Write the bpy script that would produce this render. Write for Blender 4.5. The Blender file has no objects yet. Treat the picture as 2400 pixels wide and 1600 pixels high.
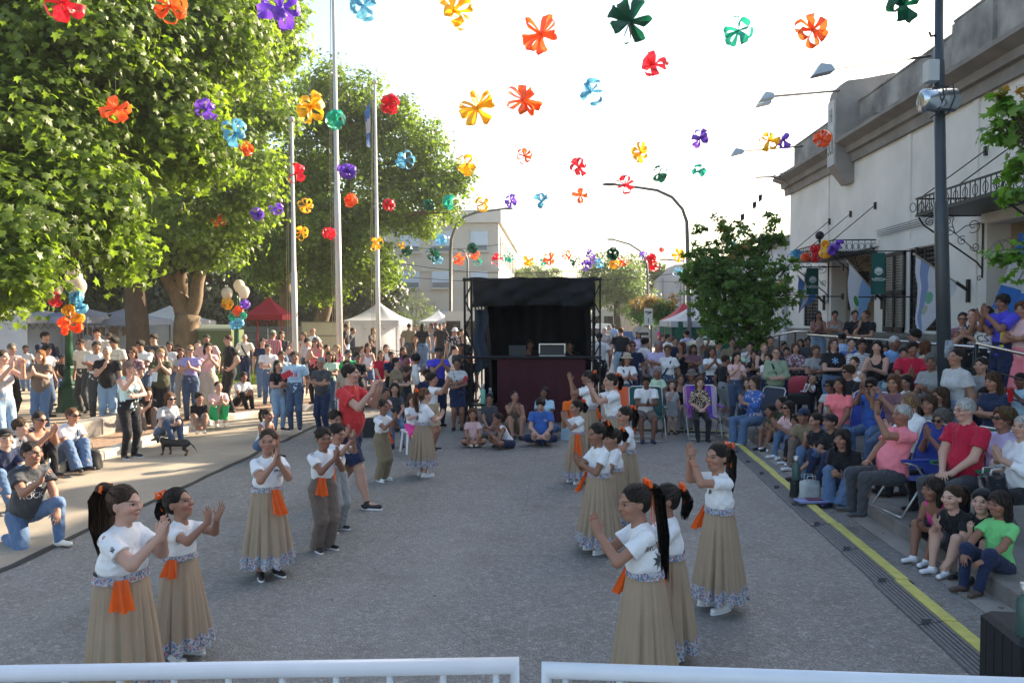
import bpy, math, random
import numpy as np
from mathutils import Matrix, Vector, Euler
from mathutils.bvhtree import BVHTree
R = math.radians
random.seed(7); np.random.seed(7)
SC = bpy.context.scene
COL = SC.collection
# ---------------- camera ----------------
CAMZ = 2.3
YAW, PITCH, ROLL, FPX = 3.18, 1.87, -0.15, 1800.0
cd = bpy.data.cameras.new("camera"); cam = bpy.data.objects.new("camera", cd); COL.objects.link(cam)
cd.sensor_width = 36.0; cd.lens = 36.0 * FPX / 2400.0; cd.clip_start = 0.05; cd.clip_end = 3000
CR = Matrix.Rotation(R(YAW), 3, 'Z') @ Matrix.Rotation(R(90 - PITCH), 3, 'X') @ Matrix.Rotation(R(ROLL), 3, 'Z')
cam.matrix_world = Matrix.Translation((0, 0, CAMZ)) @ CR.to_4x4()
SC.camera = cam
SC.render.resolution_x, SC.render.resolution_y = 1024, 682
# ---------------- light ----------------
SUN_AZ, SUN_EL = 48.0, 24.0          # clockwise from +Y (street direction)
w = bpy.data.worlds.new("World"); SC.world = w; w.use_nodes = True
nt = w.node_tree
bg = nt.nodes['Background']
sky = nt.nodes.new('ShaderNodeTexSky'); sky.sky_type = 'NISHITA'; sky.sun_disc = False
sky.sun_elevation = R(SUN_EL); sky.sun_rotation = R(SUN_AZ)
sky.air_density = 1.2; sky.dust_density = 2.6; sky.ozone_density = 1.0
nt.links.new(sky.outputs[0], bg.inputs[0]); bg.inputs[1].default_value = 0.105
sd = bpy.data.lights.new("sun", 'SUN'); sd.energy = 5.0; sd.angle = R(0.55); sd.color = (1.0, 0.83, 0.60)
sun = bpy.data.objects.new("sun", sd); COL.objects.link(sun)
sdir = Vector((math.sin(R(SUN_AZ)) * math.cos(R(SUN_EL)), math.cos(R(SUN_AZ)) * math.cos(R(SUN_EL)), math.sin(R(SUN_EL))))
sun.rotation_euler = sdir.to_track_quat('Z', 'Y').to_euler()
SC.view_settings.view_transform = 'Standard'; SC.view_settings.look = 'None'
SC.view_settings.exposure = 1.78; SC.view_settings.gamma = 1.0
# ---------------- photo measuring: where a sight line meets a plane of the place ----------------
def ray(px, py):
    return CR @ Vector(((px - 1200) / FPX, -(py - 800) / FPX, -1.0))
def at_z(px, py, z=0.0):
    d = ray(px, py); t = (z - CAMZ) / d.z
    return Vector((d.x * t, d.y * t, z))
def at_y(px, py, y):
    d = ray(px, py); t = y / d.y
    return Vector((d.x * t, y, CAMZ + d.z * t))
def at_x(px, py, x):
    d = ray(px, py); t = x / d.x
    return Vector((x, d.y * t, CAMZ + d.z * t))
# ---------------- materials ----------------
MATS = {}
def _nt(name):
    m = bpy.data.materials.new(name); m.use_nodes = True
    t = m.node_tree; b = t.nodes['Principled BSDF']
    return m, t, b
def N(t, typ, **kw):
    n = t.nodes.new(typ)
    for k, v in kw.items():
        if k.startswith('i_'):
            key = k[2:]; n.inputs[int(key) if key.isdigit() else key.replace('_', ' ')].default_value = v
        else: setattr(n, k, v)
    return n
def L(t, a, b): t.links.new(a, b)
def mixc(t, fac, a, b, typ='MIX'):
    n = N(t, 'ShaderNodeMix', data_type='RGBA', blend_type=typ)
    for s, v in ((0, fac), (6, a), (7, b)):
        if hasattr(v, 'is_output') or isinstance(v, bpy.types.NodeSocket): L(t, v, n.inputs[s])
        else: n.inputs[s].default_value = v if s == 0 else (tuple(v) + (1,))[:4]
    return n.outputs[2]
def mth(t, op, a, b=None, c=None):
    n = N(t, 'ShaderNodeMath', operation=op)
    for i, v in enumerate((a, b, c)):
        if v is None: continue
        if isinstance(v, bpy.types.NodeSocket): L(t, v, n.inputs[i])
        else: n.inputs[i].default_value = v
    return n.outputs[0]
def ramp(t, fac, stops):
    n = N(t, 'ShaderNodeValToRGB'); e = n.color_ramp.elements
    while len(e) > 1: e.remove(e[-1])
    e[0].position = stops[0][0]; e[0].color = (tuple(stops[0][1]) + (1,))[:4]
    for p, c in stops[1:]:
        x = e.new(p); x.color = (tuple(c) + (1,))[:4]
    L(t, fac, n.inputs[0]); return n.outputs[0]
def coords(t, kind='Object', scale=None, rot=None):
    tc = N(t, 'ShaderNodeTexCoord'); o = tc.outputs[kind]
    if scale is not None or rot is not None:
        m = N(t, 'ShaderNodeMapping')
        if scale is not None: m.inputs['Scale'].default_value = scale
        if rot is not None: m.inputs['Rotation'].default_value = rot
        L(t, o, m.inputs[0]); o = m.outputs[0]
    return o
def noise(t, co, s, det=3, rough=.55, out=0):
    n = N(t, 'ShaderNodeTexNoise'); n.inputs['Scale'].default_value = s; n.inputs['Detail'].default_value = det
    n.inputs['Roughness'].default_value = rough; L(t, co, n.inputs['Vector']); return n.outputs[out]
def bump(t, b, h, strength=.3, dist=.01):
    n = N(t, 'ShaderNodeBump'); n.inputs['Strength'].default_value = strength; n.inputs['Distance'].default_value = dist
    L(t, h, n.inputs['Height']); L(t, n.outputs[0], b.inputs['Normal'])
def mat(name, c=(.5, .5, .5), rough=.7, metal=0, nscale=0, namp=.15, bmp=0, spec=.5, trans=0, emit=None, es=1, objcol=False, bscale=None, second=None):
    """plain surface with some unevenness of colour and relief"""
    if name in MATS: return MATS[name]
    m, t, b = _nt(name)
    if objcol:
        oi = N(t, 'ShaderNodeObjectInfo'); base = oi.outputs['Color']
    else: base = None
    co = coords(t)
    if nscale:
        f = noise(t, co, nscale, 5)
        if base is None:
            lo = tuple(max(0, v * (1 - namp)) for v in c); hi = tuple(min(1, v * (1 + namp)) for v in c)
            if second: lo = second
            col = ramp(t, f, [(.3, lo), (.7, hi)])
        else:
            k = mth(t, 'MULTIPLY_ADD', f, 2 * namp, 1 - namp)
            cm = N(t, 'ShaderNodeCombineColor'); [L(t, k, cm.inputs[i]) for i in range(3)]
            col = mixc(t, 1.0, base, cm.outputs[0], 'MULTIPLY')
        L(t, col, b.inputs['Base Color'])
    elif base is not None: L(t, base, b.inputs['Base Color'])
    else: b.inputs['Base Color'].default_value = (*c, 1)
    b.inputs['Roughness'].default_value = rough; b.inputs['Metallic'].default_value = metal
    b.inputs['Specular IOR Level'].default_value = spec
    if bmp: bump(t, b, noise(t, co, bscale or nscale * 4 or 40, 4), bmp, .01)
    if emit: b.inputs['Emission Color'].default_value = (*emit, 1); b.inputs['Emission Strength'].default_value = es
    if trans:
        out = [n for n in t.nodes if n.type == 'OUTPUT_MATERIAL'][0]
        tr = N(t, 'ShaderNodeBsdfTranslucent'); mx = N(t, 'ShaderNodeMixShader'); mx.inputs[0].default_value = trans
        src = b.inputs['Base Color']
        if src.is_linked: L(t, src.links[0].from_socket, tr.inputs[0])
        else: tr.inputs[0].default_value = (*c, 1)
        L(t, b.outputs[0], mx.inputs[1]); L(t, tr.outputs[0], mx.inputs[2]); L(t, mx.outputs[0], out.inputs[0])
    MATS[name] = m; return m
# ---------------- plain mesh helpers ----------------
class MB:
    def __init__(s): s.v = []; s.f = []; s.mi = []; s.m = 0
    def add(s, vs, fs):
        o = len(s.v); s.v.extend([tuple(v) for v in vs]); s.f.extend([tuple(i + o for i in f) for f in fs]); s.mi.extend([s.m] * len(fs)); return s
    def box(s, x0, x1, y0, y1, z0, z1, rz=0, c=None):
        vs = [(x, y, z) for z in (z0, z1) for x, y in ((x0, y0), (x1, y0), (x1, y1), (x0, y1))]
        if rz:
            cx, cy = c if c else ((x0 + x1) / 2, (y0 + y1) / 2); ca, sa = math.cos(rz), math.sin(rz)
            vs = [(cx + (x - cx) * ca - (y - cy) * sa, cy + (x - cx) * sa + (y - cy) * ca, z) for x, y, z in vs]
        return s.add(vs, [(0, 3, 2, 1), (4, 5, 6, 7), (0, 1, 5, 4), (1, 2, 6, 5), (2, 3, 7, 6), (3, 0, 4, 7)])
    def bbox(s, x0, x1, y0, y1, z0, z1, b=.01):
        """box with chamfered vertical and top edges"""
        p = [(x0 + b, y0), (x1 - b, y0), (x1, y0 + b), (x1, y1 - b), (x1 - b, y1), (x0 + b, y1), (x0, y1 - b), (x0, y0 + b)]
        q = [(x0 + 2 * b, y0 + b), (x1 - 2 * b, y0 + b), (x1 - b, y0 + 2 * b), (x1 - b, y1 - 2 * b), (x1 - 2 * b, y1 - b), (x0 + 2 * b, y1 - b), (x0 + b, y1 - 2 * b), (x0 + b, y0 + 2 * b)]
        vs = [(x, y, z0) for x, y in p] + [(x, y, z1 - b) for x, y in p] + [(x, y, z1) for x, y in q]
        fs = [tuple(range(7, -1, -1)), tuple(range(16, 24))]
        for k in range(8):
            n = (k + 1) % 8; fs.append((k, n, n + 8, k + 8)); fs.append((k + 8, n + 8, n + 16, k + 16))
        return s.add(vs, fs)
    def tube(s, pts, r, n=8, cap=True, flat=None):
        pts = [Vector(p) for p in pts]; rs = r if isinstance(r, (list, tuple)) else [r] * len(pts)
        vs = []; fs = []; up = None
        for i, p in enumerate(pts):
            d = (pts[min(i + 1, len(pts) - 1)] - pts[max(i - 1, 0)]).normalized()
            if up is None:
                up = Vector((0, 0, 1)) if abs(d.z) < .9 else Vector((1, 0, 0))
            a = d.cross(up).normalized(); b = a.cross(d).normalized(); up = b
            for k in range(n):
                t = 2 * math.pi * k / n; vs.append(p + (a * math.cos(t) + b * math.sin(t) * (flat or 1)) * rs[i])
        for i in range(len(pts) - 1):
            for k in range(n):
                m = (k + 1) % n; fs.append((i * n + k, i * n + m, (i + 1) * n + m, (i + 1) * n + k))
        if cap: fs.append(tuple(range(n - 1, -1, -1))); fs.append(tuple((len(pts) - 1) * n + k for k in range(n)))
        return s.add(vs, fs)
    def bar(s, a, b, w, h=None):
        a, b = Vector(a), Vector(b); d = (b - a).normalized(); up = Vector((0, 0, 1)) if abs(d.z) < .95 else Vector((0, 1, 0))
        x = d.cross(up).normalized() * w / 2; y = x.cross(d).normalized() * (h or w) / 2
        vs = [p + q for p in (a, b) for q in (-x - y, x - y, x + y, -x + y)]
        return s.add(vs, [(0, 3, 2, 1), (4, 5, 6, 7), (0, 1, 5, 4), (1, 2, 6, 5), (2, 3, 7, 6), (3, 0, 4, 7)])
    def lathe(s, prof, c=(0, 0, 0), n=20, sx=1, sy=1):
        vs = []; fs = []
        for r, z in prof:
            for k in range(n):
                t = 2 * math.pi * k / n; vs.append((c[0] + r * math.cos(t) * sx, c[1] + r * math.sin(t) * sy, c[2] + z))
        for i in range(len(prof) - 1):
            for k in range(n):
                m = (k + 1) % n; fs.append((i * n + k, i * n + m, (i + 1) * n + m, (i + 1) * n + k))
        fs.append(tuple(range(n - 1, -1, -1))); fs.append(tuple((len(prof) - 1) * n + k for k in range(n)))
        return s.add(vs, fs)
    def ball(s, c, r, n=12, m=8, sc=(1, 1, 1)):
        prof = [(max(1e-4, r * math.sin(math.pi * i / m)), -r * math.cos(math.pi * i / m) * sc[2]) for i in range(m + 1)]
        return s.lathe(prof, c, n, sc[0], sc[1])
    def poly(s, pts, ext):
        """flat outline extruded by vector ext"""
        n = len(pts); ext = Vector(ext); vs = [Vector(p) for p in pts] + [Vector(p) + ext for p in pts]
        fs = [tuple(range(n - 1, -1, -1)), tuple(range(n, 2 * n))] + [(k, (k + 1) % n, (k + 1) % n + n, k + n) for k in range(n)]
        return s.add(vs, fs)
    def grid(s, fn, nu, nv, closed=False):
        vs = [fn(i / nu, j / nv) for j in range(nv + 1) for i in range(nu if closed else nu + 1)]
        w = nu if closed else nu + 1; fs = []
        for j in range(nv):
            for i in range(nu):
                a = j * w + i; b = j * w + (i + 1) % w
                fs.append((a, b, b + w, a + w))
        return s.add(vs, fs)
    def build(s, name, m, parent=None, smooth=False, loc=None, color=None):
        me = bpy.data.meshes.new(name); me.from_pydata(s.v, [], s.f); me.validate()
        ms = m if isinstance(m, (list, tuple)) else [m]
        for x in ms: me.materials.append(x)
        if len(ms) > 1 and len(me.polygons) == len(s.mi): me.polygons.foreach_set('material_index', s.mi)
        if smooth: me.polygons.foreach_set('use_smooth', [True] * len(me.polygons))
        me.update(); return link(name, me, parent, loc, color)
def link(name, me, parent=None, loc=None, color=None):
    o = bpy.data.objects.new(name, me); COL.objects.link(o)
    if parent is not None: o.parent = parent
    if loc is not None: o.location = loc
    if color is not None: o.color = (*color, 1) if len(color) == 3 else color
    return o
def tag(o, label=None, cat=None, group=None, kind=None):
    if label: o['label'] = label
    if cat: o['category'] = cat
    if group: o['group'] = group
    if kind: o['kind'] = kind
    return o
def empty(name, loc, rz=0, label=None, cat=None, group=None):
    o = bpy.data.objects.new(name, None); COL.objects.link(o); o.location = loc; o.rotation_euler = (0, 0, rz); o.empty_display_size = .1
    return tag(o, label, cat, group)
def raw_mesh(name, V, F, mats, smooth=True, mi=None):
    me = bpy.data.meshes.new(name); V = np.asarray(V, np.float32); F = np.asarray(F, np.int32); k = F.shape[1]
    me.vertices.add(len(V)); me.vertices.foreach_set('co', V.ravel()); me.loops.add(F.size); me.loops.foreach_set('vertex_index', F.ravel())
    me.polygons.add(len(F)); me.polygons.foreach_set('loop_start', np.arange(0, F.size, k, dtype=np.int32))
    try: me.polygons.foreach_set('loop_total', np.full(len(F), k, np.int32))
    except Exception: pass
    for m in (mats if isinstance(mats, (list, tuple)) else [mats]): me.materials.append(m)
    me.update(calc_edges=True)
    if smooth: me.polygons.foreach_set('use_smooth', np.ones(len(F), bool))
    return me
def text_mesh(s, size=1.0, font=None, ext=0.0):
    cu = bpy.data.curves.new('t', 'FONT'); cu.body = s; cu.size = size; cu.align_x = 'CENTER'; cu.align_y = 'CENTER'; cu.resolution_u = 2
    cu.extrude = ext; cu.offset = 0.012 * size
    o = bpy.data.objects.new('t', cu); COL.objects.link(o)
    dg = bpy.context.evaluated_depsgraph_get(); me = bpy.data.meshes.new_from_object(o.evaluated_get(dg)); bpy.data.objects.remove(o); bpy.data.curves.remove(cu)
    return me
def text_at(name, s, size, m, parent, mtx, ext=.003):
    me = text_mesh(s, size, ext=ext); me.transform(mtx); me.materials.clear(); me.materials.append(m); return link(name, me, parent)
def children(o): return [c for c in bpy.data.objects if c.parent == o]
def copy_tree(o, loc=None, rz=None, label=None):
    def cp(s, par):
        c = s.copy(); COL.objects.link(c)
        if par is not None: c.parent = par
        for ch in KIDS.get(s.name, []): cp(ch, c)
        return c
    KIDS = {}
    for ob in bpy.data.objects:
        if ob.parent is not None: KIDS.setdefault(ob.parent.name, []).append(ob)
    r = cp(o, None)
    if loc is not None: r.location = loc
    if rz is not None: r.rotation_euler = (0, 0, rz)
    if label: r['label'] = label
    return r
# ---------------- smooth blended bodies: distance fields turned into one continuous mesh ----------------
def v3(*a): return np.array(a, float)
def nrm(a):
    a = np.asarray(a, float); return a / (np.linalg.norm(a) + 1e-9)
def cone(a, b, ra, rb, k=.02, flat=None, cap=False, op='u'): return dict(t='c', a=np.asarray(a, float), b=np.asarray(b, float), ra=ra, rb=rb, k=k, flat=flat, cap=cap, op=op)
def ell(c, M, r, k=.02, op='u', noise=0): return dict(t='e', c=np.asarray(c, float), M=np.asarray(M, float), r=np.asarray(r, float), k=k, op=op, noise=noise)
def grow(prims, g, kk=None):
    out = []
    for p in prims:
        q = dict(p)
        if p['t'] == 'c': q['ra'] = p['ra'] + g; q['rb'] = p['rb'] + g
        else: q['r'] = p['r'] + g
        out.append(q)
    return out
def sdf_mesh(prims, h, wob=0, seed=0, planes=()):
    lo = np.full(3, 1e9); hi = -lo
    for p in prims:
        if p['op'] != 'u': continue
        if p['t'] == 'c':
            r = max(p['ra'], p['rb']); a = np.minimum(p['a'], p['b']) - r; b = np.maximum(p['a'], p['b']) + r
        else:
            r = p['r'].max(); a = p['c'] - r; b = p['c'] + r
        lo = np.minimum(lo, a); hi = np.maximum(hi, b)
    lo -= 3 * h + wob; hi += 3 * h + wob; n = np.ceil((hi - lo) / h).astype(int) + 1
    ax = [(lo[i] + h * np.arange(n[i])).astype(np.float32) for i in range(3)]
    f = np.full(n, .5, np.float32)
    for p in prims:
        k = p['k']; pad = k + 2.5 * h
        if p['t'] == 'c':
            r = max(p['ra'], p['rb']); a = np.minimum(p['a'], p['b']) - r - pad; b = np.maximum(p['a'], p['b']) + r + pad
        else:
            # oriented bound
            e = np.abs(p['M']).T @ p['r'] if True else p['r']; a = p['c'] - e - pad; b = p['c'] + e + pad
        i0 = np.clip(np.floor((a - lo) / h).astype(int), 0, n); i1 = np.clip(np.ceil((b - lo) / h).astype(int) + 1, 0, n)
        if (i1 <= i0).any(): continue
        X = ax[0][i0[0]:i1[0]][:, None, None]; Y = ax[1][i0[1]:i1[1]][None, :, None]; Z = ax[2][i0[2]:i1[2]][None, None, :]
        if p['t'] == 'c':
            A = p['a']; B = p['b'] - A
            qx, qy, qz = X - A[0], Y - A[1], Z - A[2]
            if p['flat'] is not None:
                nn, s = p['flat']; nn = nrm(nn); g = (1 / s - 1); dt = (qx * nn[0] + qy * nn[1] + qz * nn[2]) * g
                qx, qy, qz = qx + nn[0] * dt, qy + nn[1] * dt, qz + nn[2] * dt; B = B + nn * (B @ nn) * g
            L2 = B @ B + 1e-9; tt = (qx * B[0] + qy * B[1] + qz * B[2]) / L2; tc = np.clip(tt, 0, 1)
            d = np.sqrt((qx - tc * B[0]) ** 2 + (qy - tc * B[1]) ** 2 + (qz - tc * B[2]) ** 2) - (p['ra'] + (p['rb'] - p['ra']) * tc)
            if p['cap']: d = np.maximum(d, (tt - 1) * math.sqrt(L2))
        else:
            M = p['M']; C = p['c']; r = p['r']; qx, qy, qz = X - C[0], Y - C[1], Z - C[2]
            u = [M[i][0] * qx + M[i][1] * qy + M[i][2] * qz for i in range(3)]
            k0 = np.sqrt(sum((u[i] / r[i]) ** 2 for i in range(3))); k1 = np.sqrt(sum((u[i] / r[i] ** 2) ** 2 for i in range(3))) + 1e-6
            d = k0 * (k0 - 1) / k1
            if p['noise']: d = d + p['noise'] * (np.sin(X * 95 + 3 * np.sin(Z * 60)) * np.sin(Y * 88 + 2) * np.sin(Z * 80 + 2 * np.sin(X * 70)))
        S = f[i0[0]:i1[0], i0[1]:i1[1], i0[2]:i1[2]]
        if p['op'] == 'u':
            g = np.maximum(k - np.abs(S - d), 0) / max(k, 1e-6); S[...] = np.minimum(S, d) - g * g * k * .25
        elif p['op'] == 's':
            g = np.maximum(k - np.abs(S + d), 0) / max(k, 1e-6); S[...] = np.maximum(S, -d) + g * g * k * .25
    X = ax[0][:, None, None]; Y = ax[1][None, :, None]; Z = ax[2][None, None, :]
    if wob:
        rg = np.random.RandomState(seed)
        for _ in range(4):
            kx, ky, kz = rg.normal(size=3) * (24, 24, 22); ph = rg.rand() * 6
            f += (wob * .8) * (np.abs(np.sin(X * kx + Y * ky + Z * kz + ph + 1.2 * np.sin(Z * 17 + Y * 13 + ph))) - .5)
    for o, nn in planes: f = np.maximum(f, (X - o[0]) * nn[0] + (Y - o[1]) * nn[1] + (Z - o[2]) * nn[2])
    s = f < 0
    c = s[:-1, :-1, :-1].astype(np.int8); cnt = c.copy()
    for di in (0, 1):
        for dj in (0, 1):
            for dk in (0, 1):
                if di + dj + dk: cnt += s[di:n[0] - 1 + di, dj:n[1] - 1 + dj, dk:n[2] - 1 + dk]
    act = (cnt > 0) & (cnt < 8); idx = np.argwhere(act)
    vid = np.full(act.shape, -1, np.int32); vid[act] = np.arange(len(idx))
    if len(idx) == 0: return None
    cv = {}
    for di in (0, 1):
        for dj in (0, 1):
            for dk in (0, 1): cv[di, dj, dk] = f[idx[:, 0] + di, idx[:, 1] + dj, idx[:, 2] + dk]
    acc = np.zeros((len(idx), 3)); num = np.zeros(len(idx))
    for a in cv:
        for x in range(3):
            if a[x] == 0:
                b = list(a); b[x] = 1; b = tuple(b); fa, fb = cv[a], cv[b]; m = (fa < 0) != (fb < 0)
                t = np.where(m, fa / np.where(m, fa - fb, 1), 0); pt = np.tile(np.array(a, float), (len(idx), 1)); pt[:, x] = t
                acc += pt * m[:, None]; num += m
    V = lo + (idx + acc / np.maximum(num, 1)[:, None]) * h
    F = []
    for x in range(3):
        y, z = (x + 1) % 3, (x + 2) % 3
        sl0 = [slice(None)] * 3; sl1 = [slice(None)] * 3; sl0[x] = slice(0, -1); sl1[x] = slice(1, None)
        a = s[tuple(sl0)]; b = s[tuple(sl1)]; e = np.argwhere(a != b)
        e = e[(e[:, y] > 0) & (e[:, z] > 0) & (e[:, y] < n[y] - 1) & (e[:, z] < n[z] - 1)]
        ins = a[e[:, 0], e[:, 1], e[:, 2]]
        def g(dy, dz):
            q = e.copy(); q[:, y] -= dy; q[:, z] -= dz; return vid[q[:, 0], q[:, 1], q[:, 2]]
        q = np.stack([g(1, 1), g(0, 1), g(0, 0), g(1, 0)], 1)
        q[~ins] = q[~ins][:, ::-1]; F.append(q)
    F = np.concatenate(F); F = F[(F >= 0).all(1)]
    return V, F
RUBBER = mat('shoe', rough=.6, objcol=True, nscale=30, namp=.12)
# ---------------- ground ----------------
def asphalt_mat():
    m, t, b = _nt('asphalt'); co = coords(t)
    wv = mixc(t, .03, co, noise(t, co, 30, 2, .5, 1))
    v = N(t, 'ShaderNodeTexVoronoi'); L(t, wv, v.inputs['Vector']); v.inputs['Scale'].default_value = 38
    v2 = N(t, 'ShaderNodeTexVoronoi', feature='DISTANCE_TO_EDGE'); L(t, wv, v2.inputs['Vector']); v2.inputs['Scale'].default_value = 38
    sc = N(t, 'ShaderNodeSeparateColor'); L(t, v.outputs['Color'], sc.inputs[0])
    big = noise(t, coords(t, 'Object', (1, .25, 1)), .6, 5, .6); mid = noise(t, co, 1.7, 5, .7)
    base = ramp(t, big, [(.3, (.19, .184, .175)), (.7, (.28, .27, .255))])
    st = ramp(t, sc.outputs[0], [(0, (.12, .12, .118)), (.5, (.22, .214, .205)), (.86, (.29, .28, .267)), (.93, (.36, .35, .33)), (1, (.42, .41, .38))])
    col = mixc(t, .5, base, st); edge = mth(t, 'LESS_THAN', v2.outputs[0], .07)
    col = mixc(t, mth(t, 'MULTIPLY', edge, .38), col, (.06, .06, .06))
    k = N(t, 'ShaderNodeMapRange'); L(t, mid, k.inputs[0]); k.inputs[1].default_value = .52; k.inputs[2].default_value = .72; k.inputs[4].default_value = .6
    col = mixc(t, k.outputs[0], col, (.12, .105, .09))
    k2 = N(t, 'ShaderNodeMapRange'); L(t, noise(t, coords(t, 'Object', (1, .12, 1)), .9, 3), k2.inputs[0]); k2.inputs[1].default_value = .5; k2.inputs[2].default_value = .75; k2.inputs[4].default_value = .35
    col = mixc(t, k2.outputs[0], col, (.30, .29, .27))
    # cracks
    cr = N(t, 'ShaderNodeTexVoronoi', feature='DISTANCE_TO_EDGE'); L(t, mixc(t, .12, co, noise(t, co, 1.5, 4, .6, 1)), cr.inputs['Vector']); cr.inputs['Scale'].default_value = .22
    col = mixc(t, mth(t, 'MULTIPLY', mth(t, 'LESS_THAN', cr.outputs[0], .0016), .22), col, (.03, .03, .03))
    L(t, col, b.inputs['Base Color']); b.inputs['Roughness'].default_value = .62; b.inputs['Specular IOR Level'].default_value = .55
    h = mth(t, 'ADD', mth(t, 'MINIMUM', mth(t, 'MULTIPLY', v2.outputs[0], 6), 1.0), mth(t, 'MULTIPLY', sc.outputs[1], .9)); bump(t, b, h, .7, .006); return m
ASPH = asphalt_mat()
CONC = mat('concrete', (.30, .28, .25), .85, nscale=1.3, namp=.28, bmp=.25, bscale=60)
CONC2 = mat('concrete_pan', (.33, .285, .225), .8, nscale=.9, namp=.22, bmp=.2, bscale=40)
STONE = mat('kerb_stone', (.24, .22, .20), .85, nscale=3, namp=.3, bmp=.4, bscale=50)
TILE = mat('plaza_path', (.48, .38, .27), .85, nscale=2, namp=.2, bmp=.2, bscale=30)
GRAV = mat('gravel', (.30, .20, .14), .95, nscale=28, namp=.7, bmp=.9, bscale=60)
EARTH = mat('far_ground', (.22, .18, .12), .95, nscale=.2, namp=.3)
def sheet(name, pts, z, m, th=0.0):
    mb = MB()
    if th: mb.poly([(x, y, z - th) for x, y in pts], (0, 0, th))
    else: mb.add([(x, y, z) for x, y in pts], [tuple(range(len(pts)))])
    return tag(mb.build(name, m), kind='structure')
sheet('ground', [(-250, -60), (250, -60), (250, 400), (-250, 400)], -.012, EARTH)
sheet('road', [(-7.3, -20), (3.7, -20), (3.7, 398), (-7.3, 398)], 0, ASPH)
sheet('gutter_pan', [(-7.28, -10), (-5.05, -10), (-5.0, 21), (-7.28, 21)], .004, CONC2)
sheet('gutter', [(3.13, -10), (3.7, -10), (3.7, 30), (3.5, 30), (3.42, 14)], .004, CONC)
mb = MB(); rg = random.Random(3); xs = []
for k in range(60): xs.append((-5.03 + rg.uniform(-.03, .03), -2 + k * .4))
mb.add([(x - .035 - rg.random() * .02, y, .008) for x, y in xs] + [(x + .035 + rg.random() * .02, y, .008) for x, y in xs], [(k, k + 60, k + 61, k + 1) for k in range(59)])
tag(mb.build('tar_seam', mat('tar', (.03, .03, .03), .6)), kind='structure')
sheet('side_street', [(-7.31, 40), (-7.31, 52), (-90, 52), (-90, 40)], .0, ASPH)
# right pavement
PAVE = mat('pavement_right', (.25, .24, .225), .85, nscale=2.2, namp=.2, bmp=.3, bscale=50)
sheet('pavement', [(3.86, -10), (30, -10), (30, 120), (3.86, 120)], .15, PAVE, .16)
mb = MB(); y = -6.0
while y < 60:
    mb.bbox(3.58, 3.855, y, y + .985, -.01, .155, .012); y += 1.0
tag(mb.build('kerb', STONE), kind='structure')
# left plaza
sheet('plaza', [(-120, -20), (-8.4, -20), (-8.4, 18), (-6.6, 20.4), (-6.2, 27), (-5.4, 38), (-120, 38)], .11, TILE, .12)
sheet('gravel_strip', [(-8.39, -20), (-7.52, -20), (-7.52, 16.6), (-5.9, 19.2), (-6.19, 20.0), (-6.6, 20.39), (-8.39, 17.99)], .10, GRAV, .1)
mb = MB(); y = -6.0; KW = mat('kerb_whitewash', (.62, .60, .55), .8, nscale=2.5, namp=.25, second=(.30, .27, .22), bmp=.4, bscale=30)
while y < 16.4:
    mb.bbox(-7.51, -7.29, y, y + .985, -.01, .13, .012); y += 1.0
for a, b_ in (((-7.4, 16.55), (-6.9, 17.5)), ((-6.88, 17.53), (-6.35, 18.45)), ((-6.33, 18.48), (-5.85, 19.2))):
    mb.bar((a[0], a[1], .055), (b_[0], b_[1], .055), .2, .13)
for (xa, ya), (xb, yb) in (((-5.85, 19.3), (-5.85, 26)), ((-5.85, 26), (-5.0, 32)), ((-5.0, 32), (-5.0, 40))):
    n = int(math.hypot(xb - xa, yb - ya))
    for k in range(n): mb.bar((xa + (xb - xa) * k / n, ya + (yb - ya) * k / n + .01, .057), (xa + (xb - xa) * (k + 1) / n, ya + (yb - ya) * (k + 1) / n, .057), .2, .13)
tag(mb.build('kerb', KW), kind='structure')
sheet('plaza_corner', [(-6.6, 20.4), (-5.95, 19.3), (-5.95, 26), (-5.1, 32), (-5.1, 38), (-5.41, 38), (-6.21, 27)], .105, TILE, .11)
GRASSM = mat('lawn_soil', (.06, .10, .02), .9, nscale=3, namp=.4, bmp=.5, bscale=90)
sheet('lawn', [(-60, 24.5), (-9.6, 24.5), (-9.6, 37.5), (-60, 37.5)], .118, GRASSM, .1)
sheet('lawn', [(-60, -10), (-10.9, -10), (-10.9, 10), (-60, 10)], .118, GRASSM, .1)
def grass(n, x0, x1, y0, y1, z):
    rg = np.random.RandomState(5); c = np.stack([rg.uniform(x0, x1, n), rg.uniform(y0, y1, n), np.full(n, z)], 1); a = rg.uniform(0, 6.28, n); h = rg.uniform(.04, .10, n); w = .012
    d = np.stack([np.cos(a) * w, np.sin(a) * w, 0 * a], 1); t = np.stack([rg.normal(0, .03, n), rg.normal(0, .03, n), h], 1)
    V = np.concatenate([c - d, c + d, c + t]); F = np.stack([np.arange(n), np.arange(n) + n, np.arange(n) + 2 * n], 1)
    return raw_mesh('grass', V, F, mat('grass_blade', (.16, .22, .03), .7, trans=.4), smooth=False)
tag(link('grass', grass(60000, -24, -9.65, 24.6, 37.4, .118)), 'short sunlit lawn grass behind the crowd on the plaza', 'grass', kind='stuff')
# low seat wall by the kerb
mb = MB()
mb.bbox(-8.75, -8.42, 9.6, 11.6, .10, .42, .02); mb.bbox(-8.75, -8.42, 11.62, 13.8, .10, .42, .02); mb.bbox(-8.75, -8.42, 13.82, 16.4, .10, .42, .02)
tag(mb.build('low_wall', STONE), 'low stone edging wall of the plaza where people sit by the left kerb', 'wall')
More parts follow.
